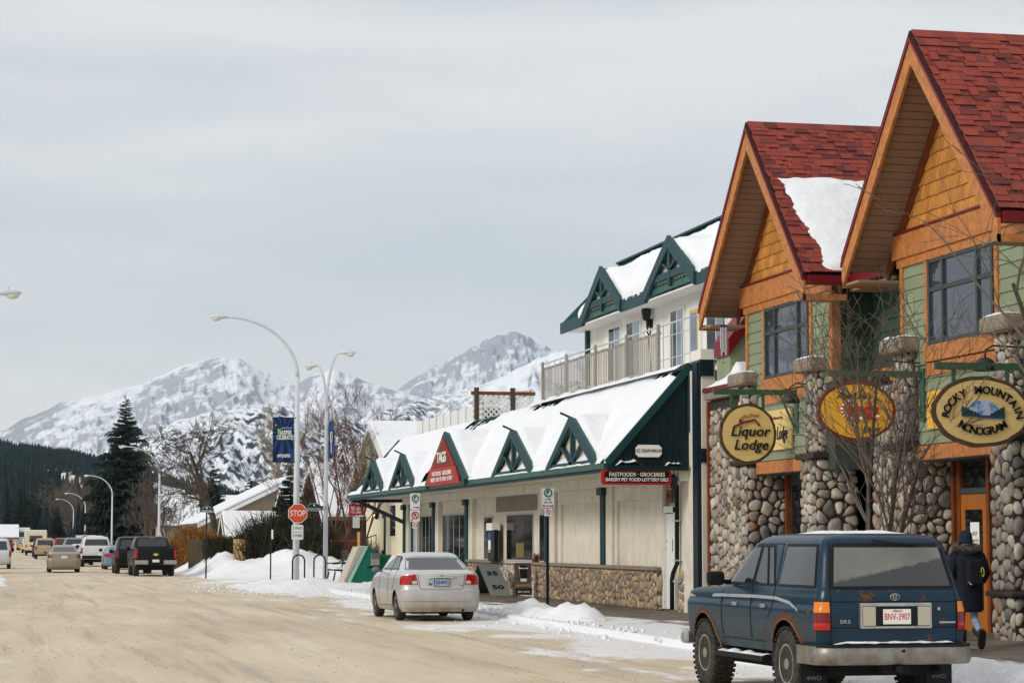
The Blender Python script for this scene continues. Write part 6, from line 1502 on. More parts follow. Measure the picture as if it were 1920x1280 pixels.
MB().grid(lambda u, v: (9.95 + .79 * u, yB + .02 * math.sin(u * 5 + v * 3), 4.61 + 1.64 * v), 10, 14).build('cloth', M_ban, bn, smooth=True)
for z in (4.6, 6.26): MB().tube([(9.93, yB, z), (10.84, yB, z)], .016, 6).build('banner_rod', M_black, bn)
text('JASPER', .24, (10.43, yB - .03, 5.69), UX, UZ, M_whitep, bn, sx=.62, bold=.02, extrude=.002); text('CELEBRATES', .22, (10.40, yB - .03, 5.51), UX, UZ, M_whitep, bn, sx=.52, bold=.02, extrude=.002); text('#MYJASPER', .17, (10.36, yB - .03, 4.83), UX, UZ, M_whitep, bn, sx=.58, bold=.02, extrude=.002)
MB().tube([(10.24, yB - .03, 5.83), (10.36, yB - .03, 5.89), (10.42, yB - .03, 5.85), (10.50, yB - .03, 5.90), (10.58, yB - .03, 5.85), (10.66, yB - .03, 5.88)], .008, 4).build('printed_ridge', M_whitep, bn)
MB().prism([(10.14 + x, yB - .03, 5.76 + z) for x, z in ((-.05, .09), (-.01, .02), (0, -.14), (.05, -.14), (.05, .02), (.10, .10), (.03, .05), (.02, .09), (-.01, .05))], (0, -.004, 0)).build('printed_figure', mat('printed lime', srgb(150, 210, 80), .6), bn); MB().lathe([(.035, 0), (.035, .004)], (10.05, yB - .028, 5.97), (0, -1, 0), 10).build('printed_spark', mat('printed orange', srgb(240, 120, 60), .6), bn)
b2_ = thing('banner', 'narrow edge-on blue banner on the double-armed lamp post', 'banner', (12.1, 86.4, 5.4))
MB().grid(lambda u, v: (12.10 + .10 * u + .07 * math.sin(math.pi * v) * u, 86.35 - .45 * u, 4.75 + 1.4 * v), 6, 12).build('cloth', M_ban, b2_, smooth=True)
MB().tube([Vector((12.17 + .035 * math.cos(a), 86.08, 5.55 + .22 * math.sin(a))) for a in [R_(i * 36) for i in range(11)]], .014, 4).tube([(12.17, 86.08, 5.32), (12.17, 86.08, 4.98), (12.20, 86.05, 4.95)], .012, 4).build('printed_mark', M_whitep, b2_)
# street name signs
M_stgreen = mat('street sign dark green', srgb(22, 62, 56), .5)
def street_name(t, x, y, z, s=1.0):
    pts = [(-.46, -.16), (.46, -.16), (.46, .07), (.30, .09), (.16, .20), (-.16, .20), (-.30, .09), (-.46, .07)]
    MB().prism([(x + a * s, y, z + b * s) for a, b in pts], (0, .02, 0)).build('white_edge', M_signw, t); MB().prism([(x + a * s * .94, y - .004, z + .005 + b * s * .88) for a, b in pts], (0, .01, 0)).build('green_face', M_stgreen, t)
    text('Pyramid Lake', .145 * s, (x, y - .004, z - .055 * s), UX, UZ, M_signw, t, sx=.80, bold=.01, extrude=.002); MB().lathe([(.05 * s, 0), (.05 * s, .004)], (x, y - .004, z + .11 * s), (0, -1, 0), 10).build('crest', M_signw, t)
    for sg, w_ in ((-1, 'RUE'), (1, 'RD')): text(w_, .06 * s, (x + sg * .40 * s, y - .004, z - .055 * s), UX, UZ, M_signw, t, extrude=.002, sx=.7)
sn1 = thing('street_sign', 'green street name sign on its own black post across the side road', 'street sign', (9.10, 104, 0)); MB().tube([(9.10, 104, -.05), (9.10, 104, 2.95)], .035, 8).build('post', M_black, sn1); street_name(sn1, 9.10, 103.96, 3.05, .72)
sn2 = thing('street_sign', 'green street name sign fixed to the double-armed lamp post', 'street sign', (11.55, 86.3, 2.9)); street_name(sn2, 11.56, 86.25, 2.92, .78); box('clamp', (11.9, 86.27, 2.86), (12.0, 86.33, 2.98), M_galv, sn2)
bp = thing('sign_post', 'thin black sign post with a small edge-on plate on the snowy corner', 'sign post', (11.6, 103, 0)); MB().tube([(11.62, 100.8, -.05), (11.62, 100.8, 2.75)], .032, 8).build('post', M_black, bp); box('edge_plate', (11.64, 100.6, 1.75), (11.70, 101.0, 2.15), M_signw, bp)
# parking signs
M_pgreen = mat('parking ring green', srgb(20, 120, 96), .5); M_nored = mat('prohibition red', srgb(190, 40, 40), .5)
def ring(t, x, y, z, r, m_, nm='ring', w=.018): MB().tube([(x + r * math.cos(a), y - .004, z + r * math.sin(a)) for a in [2 * math.pi * i / 24 for i in range(25)]], w, 4).build(nm, m_, t)
p1 = thing('parking_sign', 'two-hour parking sign with green ring on a black post by the snow heap', 'parking sign', (12.36, 51.8, 0))
MB().box((12.325, 51.8, 0), (12.385, 51.86, 2.6)).build('post', M_black, p1); MB().prism([(x, 51.78, z) for x, z in rrect(12.19, 12.52, 2.43, 2.91, .04)], (0, .012, 0)).build('sign_plate', M_signw, p1)
for q in ((12.205, 12.505),): MB().tube([(x, 51.778, z) for x, z in rrect(12.205, 12.505, 2.445, 2.895, .035)] + [(12.505, 51.778, 2.86)], .004, 4).build('border', M_ink, p1)
ring(p1, 12.355, 51.78, 2.785, .085, M_pgreen); text('P', .13, (12.355, 51.779, 2.785), UX, UZ, M_ink, p1, bold=.02, extrude=.002); text('2 HR', .065, (12.355, 51.779, 2.635), UX, UZ, M_ink, p1, extrude=.002, bold=.01); text('9:00-17:00', .055, (12.355, 51.779, 2.565), UX, UZ, M_ink, p1, extrude=.002, sx=.85)
MB().tube([(12.24, 51.775, 2.49), (12.47, 51.775, 2.49)], .008, 4).prism([(12.22, 51.774, 2.49), (12.26, 51.774, 2.515), (12.26, 51.774, 2.465)], (0, .003, 0)).prism([(12.49, 51.774, 2.49), (12.45, 51.774, 2.515), (12.45, 51.774, 2.465)], (0, .003, 0)).build('arrow', M_ink, p1)
box('small_plate', (12.275, 51.78, 2.25), (12.445, 51.79, 2.42), M_signw, p1); ring(p1, 12.36, 51.78, 2.345, .05, M_nored, 'prohibition_ring', .008); MB().tube([(12.325, 51.775, 2.38), (12.395, 51.775, 2.31)], .007, 4).build('prohibition_bar', M_nored, p1)
p2 = thing('parking_sign', 'pole with a parking sign above a no-parking sign in front of the store windows', 'parking sign', (11.5, 64.4, 0)); X2, Y2_ = 11.5, 64.4
box('post', (X2 - .03, Y2_, 0), (X2 + .03, Y2_ + .05, 2.9), M_galv, p2); MB().prism([(x, Y2_ - .01, z) for x, z in rrect(X2 - .14, X2 + .14, 2.56, 3.02, .03)], (0, .01, 0)).build('sign_plate', M_signw, p2); MB().prism([(x, Y2_ - .01, z) for x, z in rrect(X2 - .14, X2 + .14, 2.22, 2.545, .03)], (0, .01, 0)).build('sign_plate', M_signw, p2)
ring(p2, X2, Y2_ - .012, 2.88, .09, M_pgreen); text('P', .14, (X2, Y2_ - .012, 2.88), UX, UZ, M_ink, p2, bold=.02, extrude=.002); text('2 HR', .05, (X2, Y2_ - .012, 2.74), UX, UZ, M_ink, p2, extrude=.002); MB().tube([(X2 - .06, Y2_ - .015, 2.62), (X2 + .10, Y2_ - .015, 2.62)], .009, 4).prism([(X2 + .12, Y2_ - .016, 2.62), (X2 + .07, Y2_ - .016, 2.65), (X2 + .07, Y2_ - .016, 2.59)], (0, .003, 0)).build('arrow', M_ink, p2)
ring(p2, X2, Y2_ - .012, 2.40, .095, M_nored, 'prohibition_ring', .016); text('P', .13, (X2, Y2_ - .012, 2.40), UX, UZ, M_ink, p2, bold=.02, extrude=.002); MB().tube([(X2 - .065, Y2_ - .018, 2.465), (X2 + .065, Y2_ - .018, 2.335)], .012, 4).build('prohibition_bar', M_nored, p2); MB().prism([(X2 - .12, Y2_ - .014, 2.27), (X2 - .07, Y2_ - .014, 2.30), (X2 - .07, Y2_ - .014, 2.24)], (0, .003, 0)).build('arrow', M_ink, p2)
box('small_plate', (X2 - .07, Y2_ - .01, 2.03), (X2 + .07, Y2_, 2.20), M_signw, p2); ring(p2, X2, Y2_ - .012, 2.12, .045, M_nored, 'prohibition_ring', .008)
# green slanted bin, bike racks, bench frame
M_bin = mat('green bin enamel', srgb(24, 116, 92), .45, var=.15, vscale=4); M_binl = mat('pale green bin lid', srgb(168, 206, 196), .4, var=.1)
gb = thing('litter_bin', 'green slanted litter bin with a grey ash box, half sunk in snow', 'bin', (12.6, 79, 0)); yN = 78.6
prof = [(11.72, .15), (12.55, .15), (13.25, 1.20), (12.78, 1.20), (12.50, 1.46), (12.32, 1.44)]
MB().prism([(x, yN, z) for x, z in prof], (0, 1.3, 0)).build('body', M_bin, gb, bevel=.02)
MB().prism([(11.62, yN - .03, .17), (11.76, yN - .03, .17), (12.42, yN - .03, 1.50), (12.28, yN - .03, 1.50)], (0, 1.36, 0)).build('slanted_lid', M_binl, gb); MB().prism([(11.52, yN - .02, .20), (11.60, yN - .02, .20), (12.26, yN - .02, 1.48), (12.08, yN - .02, 1.48)], (0, 1.34, 0)).build('outer_lid', mat('beige bin lid', srgb(186, 178, 160), .6), gb)
box('ash_box', (12.50, yN - .16, .84), (12.79, yN, 1.24), mat('brushed steel ash box', srgb(176, 168, 158), .4, metal=.4), gb, bevel=.01); box('ash_hood', (12.49, yN - .18, 1.08), (12.80, yN, 1.26), M_grey, gb, bevel=.01); box('handle', (12.38, yN - .04, .76), (12.74, yN, .79), M_dark, gb)
for (x0_, x1_, y_, lb) in ((11.26, 11.60, 87.9, 'left'), (11.72, 12.06, 87.9, 'right')):
    rk = thing('bike_rack', 'black hoop bike rack %s of the tall lamp post in the snow' % lb if lb == 'left' else 'black hoop bike rack between the two lamp posts in the snow', 'bike rack', (x0_, y_, 0))
    x0_, x1_ = (10.42, 10.86) if lb == 'left' else (11.20, 11.62); y_ = 83.5
    MB().tube([(x0_, y_, 0)] + [((x0_ + x1_) / 2 - (x1_ - x0_) / 2 * math.cos(a), y_, .95 + .22 * math.sin(a)) for a in [math.pi * i / 10 for i in range(11)]] + [(x1_, y_, .2), (x1_ + .08, y_, .1)], .028, 8).build('hoop', M_black, rk, smooth=True)
bf = thing('bench', 'black iron bench with snowy seat beside the green bin', 'bench', (12.0, 84, 0)); M_snowlog = M_snow
for y_ in (82.6, 84.2):
    MB().tube([(11.75, y_, .1), (11.85, y_, .55), (11.80, y_, .62), (12.3, y_, .62), (12.36, y_, .9), (12.40, y_, 1.35)], .03, 6).tube([(12.3, y_, .62), (12.36, y_, .1)], .03, 6).tube([(11.75, y_, .85), (12.2, y_, .88), (12.36, y_, .98)], .025, 6).build('iron_frame', M_black, bf, smooth=True)
for k in range(4): box('seat_slat', (11.82 + k * .12, 82.5, .63), (11.92 + k * .12, 84.3, .66), M_black, bf)
for k in range(4): box('back_slat', (12.33, 82.5, .82 + k * .14), (12.37, 84.3, .92 + k * .14), M_black, bf)
MB().grid(lambda u, v: (11.80 + .5 * u, 82.5 + 1.8 * v, .66 + .07 * min(1, min(u, 1 - u, v, 1 - v) * 6)), 8, 12).build('seat_snow', M_snow, bf, smooth=True)
# far signs
def small_sign(label, px, py, d, kind):
    an = YAW + math.atan((px - 960) / 4320); r = d / math.cos(an - YAW); x, y = r * math.sin(an), r * math.cos(an); z = 1.7 + (1012 - py) / 4320 * d
    t = thing('road_sign', label, 'road sign', (x, y, 0)); MB().tube([(x, y, 0), (x, y, z + .2)], .04, 6).build('post', M_galv, t)
    if kind == 'red': MB().prism([(a, y - .06, b) for a, b in octa(x, z, .42)], (0, .02, 0)).build('sign_face', M_nored, t); MB().box((x - .25, y - .07, z - .06), (x + .25, y - .06, z + .06)).build('white_bar', M_signw, t)
    elif kind == 'yel': MB().prism([(x, y - .06, z - .5), (x + .5, y - .06, z), (x, y - .06, z + .5), (x - .5, y - .06, z)], (0, .02, 0)).build('sign_face', mat('warning yellow', srgb(226, 170, 40), .5), t)
    else:
        MB().box((x - .75, y - .06, z - .25), (x + .75, y, z + .25)).build('sign_face', M_signw, t); MB().lathe([(.0, 0), (.42, 0), (.42, .02), (.0, .02)], (x, y - .08, z - .2), (0, -1, 0), 16).build('red_mark', M_nored, t)
small_sign('red and white no-entry sign far down the street', 95, 1014, 230, 'red'); small_sign('distant red sign in front of the white motorhome', 64, 1022, 300, 'red'); small_sign('yellow diamond warning sign at the end of the street', 44, 1024, 320, 'yel'); small_sign('white sign with red mark above the white canopy pickup', 164, 1009, 175, 'wr')
an = YAW + math.atan((81 - 960) / 4320); nx, ny = 285 * math.sin(an), 285 * math.cos(an)
nb = thing('notice_board', 'dark panel in a white frame with snow on top, far down the street', 'notice board', (nx, ny, 0)); box('panel', (nx - .45, ny, 1.0), (nx + .45, ny + .1, 2.6), mat('dark slate panel', srgb(70, 82, 86), .6), nb); box('frame_post', (nx - .6, ny - .02, 0), (nx - .46, ny + .12, 2.7), M_white, nb); box('snow_cap', (nx - .65, ny - .15, 2.7), (nx + .6, ny + .25, 2.9), M_snow, nb, bevel=.04)
# ================================================================== person walking away on the pavement
def make_person():
    g = sidewalk_z(13.25)
    T = thing('person', 'person in long dark parka with fur hood, beanie, backpack and jeans walking away', 'person', (12.93, 29.5, g - .01), R_(-6)); T.scale = (.88, .88, .88); WM[T] = Matrix.LocRotScale(T.location, T.rotation_euler, T.scale)
    M_skin = mat('skin', srgb(196, 150, 126), .6); M_jean = mat('washed blue jeans', srgb(70, 96, 128), .85, col2=srgb(150, 168, 186), vscale=6, bump=.2, bscale=60); M_coat = mat('navy black parka', srgb(16, 20, 34), .75, var=.3, vscale=6, bump=.35, bscale=9)
    M_fur = mat('grey brown fur', srgb(118, 104, 96), .95, var=.4, vscale=30); M_hat = mat('dark teal beanie', srgb(26, 40, 48), .9, bump=.5, bscale=60); M_bag = mat('black backpack', srgb(14, 15, 20), .7, bump=.2, bscale=20); M_boot = mat('dark brown boots', srgb(40, 34, 30), .7)
    # one continuous body grown with the skin modifier (walking, right foot lifted behind)
    J = [('pel', (0, 0, .96), .15), ('ab', (0, .01, 1.16), .14), ('ch', (0, .02, 1.36), .165), ('nk', (0, .05, 1.53), .06), ('hd', (0, .085, 1.63), .085), ('hd2', (0, .09, 1.73), .085),
         ('lsh', (-.17, .03, 1.45), .07), ('lel', (-.25, .0, 1.17), .052), ('lwr', (-.20, .17, 1.03), .038), ('lhd', (-.15, .24, 1.03), .04), ('rsh', (.17, .03, 1.45), .07), ('rel', (.25, .0, 1.17), .052), ('rwr', (.20, .17, 1.03), .038), ('rhd', (.15, .24, 1.03), .04),
         ('lhip', (-.09, .0, .90), .10), ('lkn', (-.09, .10, .50), .068), ('lan', (-.09, .06, .12), .048), ('lto', (-.09, .22, .05), .042), ('rhip', (.09, 0, .90), .10), ('rkn', (.10, .04, .50), .068), ('ran', (.11, -.26, .22), .048), ('rto', (.12, -.26, .07), .042)]
    E_ = [('pel', 'ab'), ('ab', 'ch'), ('ch', 'nk'), ('nk', 'hd'), ('hd', 'hd2'), ('ch', 'lsh'), ('lsh', 'lel'), ('lel', 'lwr'), ('lwr', 'lhd'), ('ch', 'rsh'), ('rsh', 'rel'), ('rel', 'rwr'), ('rwr', 'rhd'), ('pel', 'lhip'), ('lhip', 'lkn'), ('lkn', 'lan'), ('lan', 'lto'), ('pel', 'rhip'), ('rhip', 'rkn'), ('rkn', 'ran'), ('ran', 'rto')]
    ix = {j[0]: i for i, j in enumerate(J)}; me = bpy.data.meshes.new('body'); me.from_pydata([j[1] for j in J], [(ix[a], ix[b]) for a, b in E_], []); me.materials.append(M_jean)
    o = bpy.data.objects.new('body', me); link(o, T, local=True); sk = o.modifiers.new('skin', 'SKIN'); sk.use_smooth_shade = True
    for i, j in enumerate(J): v = me.skin_vertices[0].data[i]; v.radius = (j[2], j[2]); v.use_root = (i == 0)
    sb = o.modifiers.new('sub', 'SUBSURF'); sb.levels = 1; sb.render_levels = 1
    # parka: lofted rings from hem to shoulders
    prof = [(.58, .215, .165, .02), (.62, .225, .175, .02), (.80, .225, .17, .02), (.98, .215, .16, .02), (1.10, .205, .15, .02), (1.25, .225, .165, .02), (1.38, .235, .165, .02), (1.46, .21, .15, .03), (1.52, .14, .12, .04), (1.56, .09, .09, .05)]
    b = MB(); n = 28
    for k, (z, rx, ry, cy) in enumerate(prof):
        for i in range(n):
            a = 2 * math.pi * i / n; w = 1 + .03 * fbm(math.cos(a) * 3, z * 5, math.sin(a) * 3); b.v.append((rx * w * math.copysign(abs(math.cos(a)) ** .85, math.cos(a)), cy + ry * w * math.copysign(abs(math.sin(a)) ** .85, math.sin(a)), z))
    for k in range(len(prof) - 1):
        for i in range(n): i2 = (i + 1) % n; b.f.append([k * n + i, k * n + i2, (k + 1) * n + i2, (k + 1) * n + i]); b.mi.append(0)
    b.build('parka', M_coat, T, smooth=True, local=True)
    for sg in (-1, 1):
        MB().tube([(sg * .15, .03, 1.47), (sg * .20, .025, 1.43), (sg * .245, .0, 1.30), (sg * .275, -.01, 1.17), (sg * .255, .07, 1.08), (sg * .205, .16, 1.03)], [.085, .092, .085, .078, .07, .06], 14).build('sleeve', M_coat, T, smooth=True, local=True)
    # hood lying round the neck with a fur edge
    MB().ellipsoid((0, -.02, 1.50), .17, .13, .12, 18, 10).build('hood', M_coat, T, smooth=True, local=True)
    f = MB(); rg = random.Random(2); pts = [Vector((.175 * math.cos(a), .02 + .14 * math.sin(a), 1.585 + .03 * math.sin(a))) for a in [2 * math.pi * i / 28 for i in range(29)]]; f.tube(pts, .035, 8)
    for k in range(1500):
        a = rg.uniform(0, 6.283); p = Vector((.175 * math.cos(a), .02 + .14 * math.sin(a), 1.585 + .03 * math.sin(a))); d = Vector((math.cos(a) * .8 + rg.gauss(0, .4), math.sin(a) * .6 + rg.gauss(0, .4), rg.gauss(.25, .5))).normalized()
        f.tube([p + d * .02, p + d * rg.uniform(.045, .075) + Vector((0, 0, -.008))], [.004, .001], 3, False)
    f.build('fur_trim', M_fur, T, local=True)
    MB().lathe([(.098, -.05), (.105, -.02), (.104, .05), (.090, .10), (.055, .135), (.01, .145)], (0, .085, 1.70), (0, 0, 1), 20).build('beanie', M_hat, T, smooth=True, local=True)
    MB().lathe([(.107, -.06), (.112, -.05), (.112, -.015), (.106, -.005)], (0, .085, 1.70), (0, 0, 1), 20).build('beanie_cuff', M_hat, T, smooth=True, local=True)
    # backpack
    bp_ = MB().box((-.10, -.30, .98), (.17, -.13, 1.40)).build('backpack', M_bag, T, local=True, bevel=.05)
    MB().box((-.07, -.325, 1.02), (.14, -.29, 1.20)).build('pocket', M_bag, bp_, local=True, bevel=.015)
    MB().tube([(.135 + .022 * math.cos(a), -.315 + .01 * math.sin(a), 1.20 + .07 * math.sin(a)) for a in [2 * math.pi * i / 14 for i in range(15)]], .007, 4).build('yellow_mark', mat('bag yellow', srgb(176, 170, 70), .6), bp_, local=True)
    MB().prism([(-.10, -.305, 1.06), (-.04, -.33, 1.01), (-.06, -.33, 1.0), (-.085, -.33, 1.03)], (0, -.005, 0)).build('bag_tab', M_clear, bp_, local=True)
    # boots
    def boot(ax, pitch):
        b = MB(); ax = Vector(ax); c, s = math.cos(pitch), math.sin(pitch); Rm = Matrix(((1, 0, 0), (0, c, -s), (0, s, c)))
        b.tube([ax + Rm @ Vector((0, .0, .20)), ax + Rm @ Vector((0, 0, .08)), ax + Rm @ Vector((0, .01, .0))], [.075, .068, .062], 14); bb = MB()
        for (y, z, rx, rz) in ((-.09, -.02, .045, .05), (-.03, -.015, .055, .065), (.05, -.03, .055, .05), (.13, -.045, .052, .035), (.19, -.05, .035, .025)):
            for i in range(12): a = 2 * math.pi * i / 12; bb.v.append(tuple(ax + Rm @ Vector((rx * math.cos(a), y, z + rz * math.sin(a)))))
        for k in range(4):
            for i in range(12): i2 = (i + 1) % 12; bb.f.append([k * 12 + i, k * 12 + i2, (k + 1) * 12 + i2, (k + 1) * 12 + i]); bb.mi.append(0)
        bb.f += [list(range(12))[::-1], list(range(48, 60))]; bb.mi += [0, 0]
        b.add(bb.v, bb.f); o = b.build('boot', M_boot, T, smooth=True, local=True)
        so = MB()
        for (y, w_) in ((-.10, .042), (-.03, .052), (.06, .052), (.14, .05), (.20, .03)): so.v += [tuple(ax + Rm @ Vector((-w_, y, -.075))), tuple(ax + Rm @ Vector((w_, y, -.075))), tuple(ax + Rm @ Vector((w_, y, -.105))), tuple(ax + Rm @ Vector((-w_, y, -.105)))]
        for k in range(4):
            for i in range(4): i2 = (i + 1) % 4; so.f.append([k * 4 + i, k * 4 + i2, (k + 1) * 4 + i2, (k + 1) * 4 + i]); so.mi.append(0)
        so.f += [[0, 1, 2, 3], [16, 19, 18, 17]]; so.mi += [0, 0]; so.build('sole', M_dark, o, local=True)
    boot((-.09, .06, .105), 0); boot((.11, -.24, .24), -1.25)
make_person()
# ================================================================== mountains, forest hill, houses
def az_r(px, d):
    """ground position seen at photo column px at forward distance d"""
    an = YAW + math.atan((px - 960) / 4320); r = d / math.cos(an - YAW); return r * math.sin(an), r * math.cos(an)
def interp(tab, x):
    if x <= tab[0][0]: return tab[0][1]
    for a, b in zip(tab, tab[1:]):
        if x <= b[0]:
            t = (x - a[0]) / (b[0] - a[0]); t = t * t * (3 - 2 * t) * .5 + t * .5; return a[1] + (b[1] - a[1]) * t
    return tab[-1][1]
def ridged(x, y, z, o=5): return noise.ridged_multi_fractal(Vector((x, y, z)), 1.0, 2.1, o, 1.0, 2.0)
def mtn_mat(name, rock, ftop, famt, cover, sc, streak=(.6, .2, 1.7), rot=(0, -.4, 0)):
    """rock and snow mottled by fractal noise and steepness; conifers speckle the lower slopes up to height ftop"""
    m = bpy.data.materials.new(name); m.use_nodes = True; t = m.node_tree; p = t.nodes['Principled BSDF']; l = t.links.new; p.inputs['Roughness'].default_value = .9; p.inputs['Specular IOR Level'].default_value = .05
    tcn = t.nodes.new('ShaderNodeTexCoord'); V = tcn.outputs['Object']; geo = t.nodes.new('ShaderNodeNewGeometry')
    def nz_(s, d=9, r=.68, st=(1, 1, 1), ro=(0, 0, 0)):
        mp_ = t.nodes.new('ShaderNodeMapping'); mp_.vector_type = 'TEXTURE'; mp_.inputs['Scale'].default_value = tuple(1 / q for q in st); mp_.inputs['Rotation'].default_value = ro; l(V, mp_.inputs[0]); n = t.nodes.new('ShaderNodeTexNoise'); n.inputs['Scale'].default_value = s; n.inputs['Detail'].default_value = d; n.inputs['Roughness'].default_value = r; l(mp_.outputs[0], n.inputs['Vector']); return n.outputs[0]
    def mr(s, a, b, c=0., d=1.):
        n = t.nodes.new('ShaderNodeMapRange'); n.inputs[1].default_value = a; n.inputs[2].default_value = b; n.inputs[3].default_value = c; n.inputs[4].default_value = d; l(s, n.inputs[0]); return n.outputs[0]
    def ma(op, a, b):
        n = t.nodes.new('ShaderNodeMath'); n.operation = op
        for i, c in enumerate((a, b)):
            if isinstance(c, (int, float)): n.inputs[i].default_value = c
            else: l(c, n.inputs[i])
        return n.outputs[0]
    def mixc(f, A, B):
        n = t.nodes.new('ShaderNodeMix'); n.data_type = 'RGBA'; l(f, n.inputs['Factor'])
        for k, c in (('A', A), ('B', B)):
            if isinstance(c, tuple): n.inputs[k].default_value = (*c, 1)
            else: l(c, n.inputs[k])
        return n.outputs['Result']
    sp = t.nodes.new('ShaderNodeSeparateXYZ'); l(geo.outputs['Normal'], sp.inputs[0]); sz = t.nodes.new('ShaderNodeSeparateXYZ'); l(V, sz.inputs[0])
    big = nz_(sc * .35, 3, .6, (1, .25, 1)); mid = nz_(sc, 10, .72, streak, rot); fine = nz_(sc * 4, 6, .7, streak, rot)
    q = ma('ADD', ma('MULTIPLY', sp.outputs[2], .85), ma('ADD', ma('MULTIPLY', ma('SUBTRACT', mid, .5), 1.7), ma('ADD', ma('MULTIPLY', ma('SUBTRACT', fine, .5), .8), ma('MULTIPLY', ma('SUBTRACT', big, .5), .8))))
    rk = mixc(mr(fine, .35, .65), rock, tuple(c * .70 for c in rock))
    c = mixc(mr(ma('ADD', q, cover), .50, .72), rk, (.84, .86, .90))
    fm = ma('ADD', mr(sz.outputs[2], ftop, ftop * .2, 0, famt), ma('MULTIPLY', ma('SUBTRACT', nz_(sc * 1.3, 6, .66, (.6, .16, 1.8), (0, -.35, 0)), .5), 1.7))
    sparse = mr(nz_(sc * 20, 2, .5, (1, .12, .6)), .44, .58)
    f = ma('MULTIPLY', mr(fm, .22, .5), ma('MAXIMUM', sparse, mr(fm, 1.0, 1.2, 0, .8)))
    c = mixc(f, c, (.016, .028, .042)); l(c, p.inputs['Base Color']); return m
def massif(name, tab, d0, d1, amp, fx, fv, seed, m, px0, px1, nu, nv, foot=0.0, pw=1.1):
    """terrain sheet from foot distance d0 up to a ridge at d1 whose skyline follows tab (photo column -> row)"""
    b = MB()
    def fn(u, v):
        px = px0 + (px1 - px0) * u; vv = v * 1.2; d = d0 + (d1 - d0) * vv
        hr = (1012 - interp(tab, px)) / 4320 * d1
        base = hr * (foot + (1 - foot) * max(0, min(1, vv)) ** pw) if vv <= 1 else hr * (1 - (vv - 1) * 2.4)
        win = (math.sin(math.pi * min(1, vv) ** 1.3) ** .6 if vv <= 1 else 0)
        a = px * .0065 * fx + 1.2 * vv
        n_ = .55 * (ridged(a, vv * fv, seed, 4) - 1.0) + .30 * (ridged(px * .022 * fx - 1.5 * vv, vv * fv * 1.6, seed + 3, 4) - 1.0) + .16 * fbm(px * .07, vv * fv * 7, seed + 6, 4)
        z = base + hr * amp * n_ * (win + .03) + hr * .010 * fbm(px * .05, vv * 9, seed, 5)
        x, y = az_r(px, d); return (x, y, z - 3 if v > 0 else -30)
    b.grid(fn, nu, nv); o = b.build(name, m, smooth=True); tag(o, kind='structure'); return o
rock = (.30, .30, .335)
T1 = [(-3600, 840), (-2900, 560), (-2500, 470), (-2100, 540), (-1700, 420), (-1300, 560), (-900, 640), (-500, 700), (-200, 860), (-60, 828), (0, 806), (60, 776), (120, 750), (185, 736), (250, 722), (300, 702), (350, 681), (405, 667), (440, 671), (480, 686), (520, 704), (555, 716), (590, 697), (625, 690), (660, 700), (700, 718), (740, 729), (800, 745), (900, 790), (1000, 850), (1100, 900)]
T2 = [(560, 900), (640, 800), (700, 750), (745, 727), (775, 708), (810, 688), (850, 668), (890, 647), (925, 627), (955, 619), (985, 626), (1010, 640), (1040, 655), (1080, 672), (1140, 700), (1300, 720), (1600, 760), (2100, 800)]
T3 = [(430, 900), (540, 862), (620, 815), (700, 772), (770, 752), (830, 738), (900, 718), (960, 694), (1010, 668), (1050, 654), (1090, 656), (1150, 672), (1300, 690), (1600, 720), (2100, 770)]
T4 = [(-3600, 900), (-1200, 860), (-300, 900), (120, 880), (200, 850), (280, 812), (340, 782), (400, 768), (460, 762), (520, 758), (580, 762), (640, 778), (700, 800), (800, 830), (950, 860), (1200, 890)]
massif('mountain', T2, 7000, 11500, .12, 1.2, 2.2, 3.1, mtn_mat('grey limestone peak', (.43, .44, .49), 200, .3, -.22, .0034, (.55, .25, 1.7), (0, -.65, 0)), 540, 1500, 330, 130)
MT1 = mtn_mat('snowy massif', (.43, .435, .485), 190, .3, -.12, .0036, (.5, .22, 1.8), (0, -.5, 0))
massif('mountain', T1, 5200, 8600, .10, 1.0, 2.4, 1.3, MT1, -120, 1100, 440, 130)
massif('mountain', T1, 5200, 8600, .10, 1.0, 2.4, 1.3, MT1, -3600, -120, 220, 50)
massif('mountain', T3, 3600, 6300, .16, 1.3, 2.0, 5.7, mtn_mat('snowy forested shoulder', (.40, .41, .46), 560, .72, .24, .0042), 420, 1500, 260, 90)
massif('mountain', T4, 2900, 5200, .15, 1.2, 2.0, 8.2, mtn_mat('snowy lower slopes', (.40, .41, .46), 420, .80, .30, .0044), -300, 1200, 300, 90)
# near forested hill
TH = [(-3600, 830), (-2500, 800), (-1500, 815), (-600, 800), (-100, 815), (0, 822), (60, 828), (120, 838), (190, 850), (260, 864), (320, 886), (380, 902), (450, 912), (520, 905), (600, 900), (700, 895), (900, 900), (1400, 910), (2200, 920)]
HD0, HD1 = 620, 2300
def hill_z(px, d):
    v = max(0, min(1.25, (d - HD0) / (HD1 - HD0))); hr = (1012 - interp(TH, px) - 30) / 4320 * HD1
    s = min(v, 1); return hr * (s * s * (3 - 2 * s)) ** .8 * (1 - max(0, v - 1) * 1.2) + 5 * fbm(px * .01, d * .002, 3) * math.sin(math.pi * min(1, v)) - .5
hb = MB(); hb.grid(lambda u, v: (*az_r(-3600 + 5800 * u, HD0 + (HD1 - HD0) * 1.2 * v), hill_z(-3600 + 5800 * u, HD0 + (HD1 - HD0) * 1.2 * v)), 260, 50)
tag(hb.build('hillside', M_snow, smooth=True), kind='structure')
M_fir = mat('dark fir needles', (.010, .022, .020), .9, rnd=.45, var=.3, vscale=.2)
rg = random.Random(12); fb = MB()
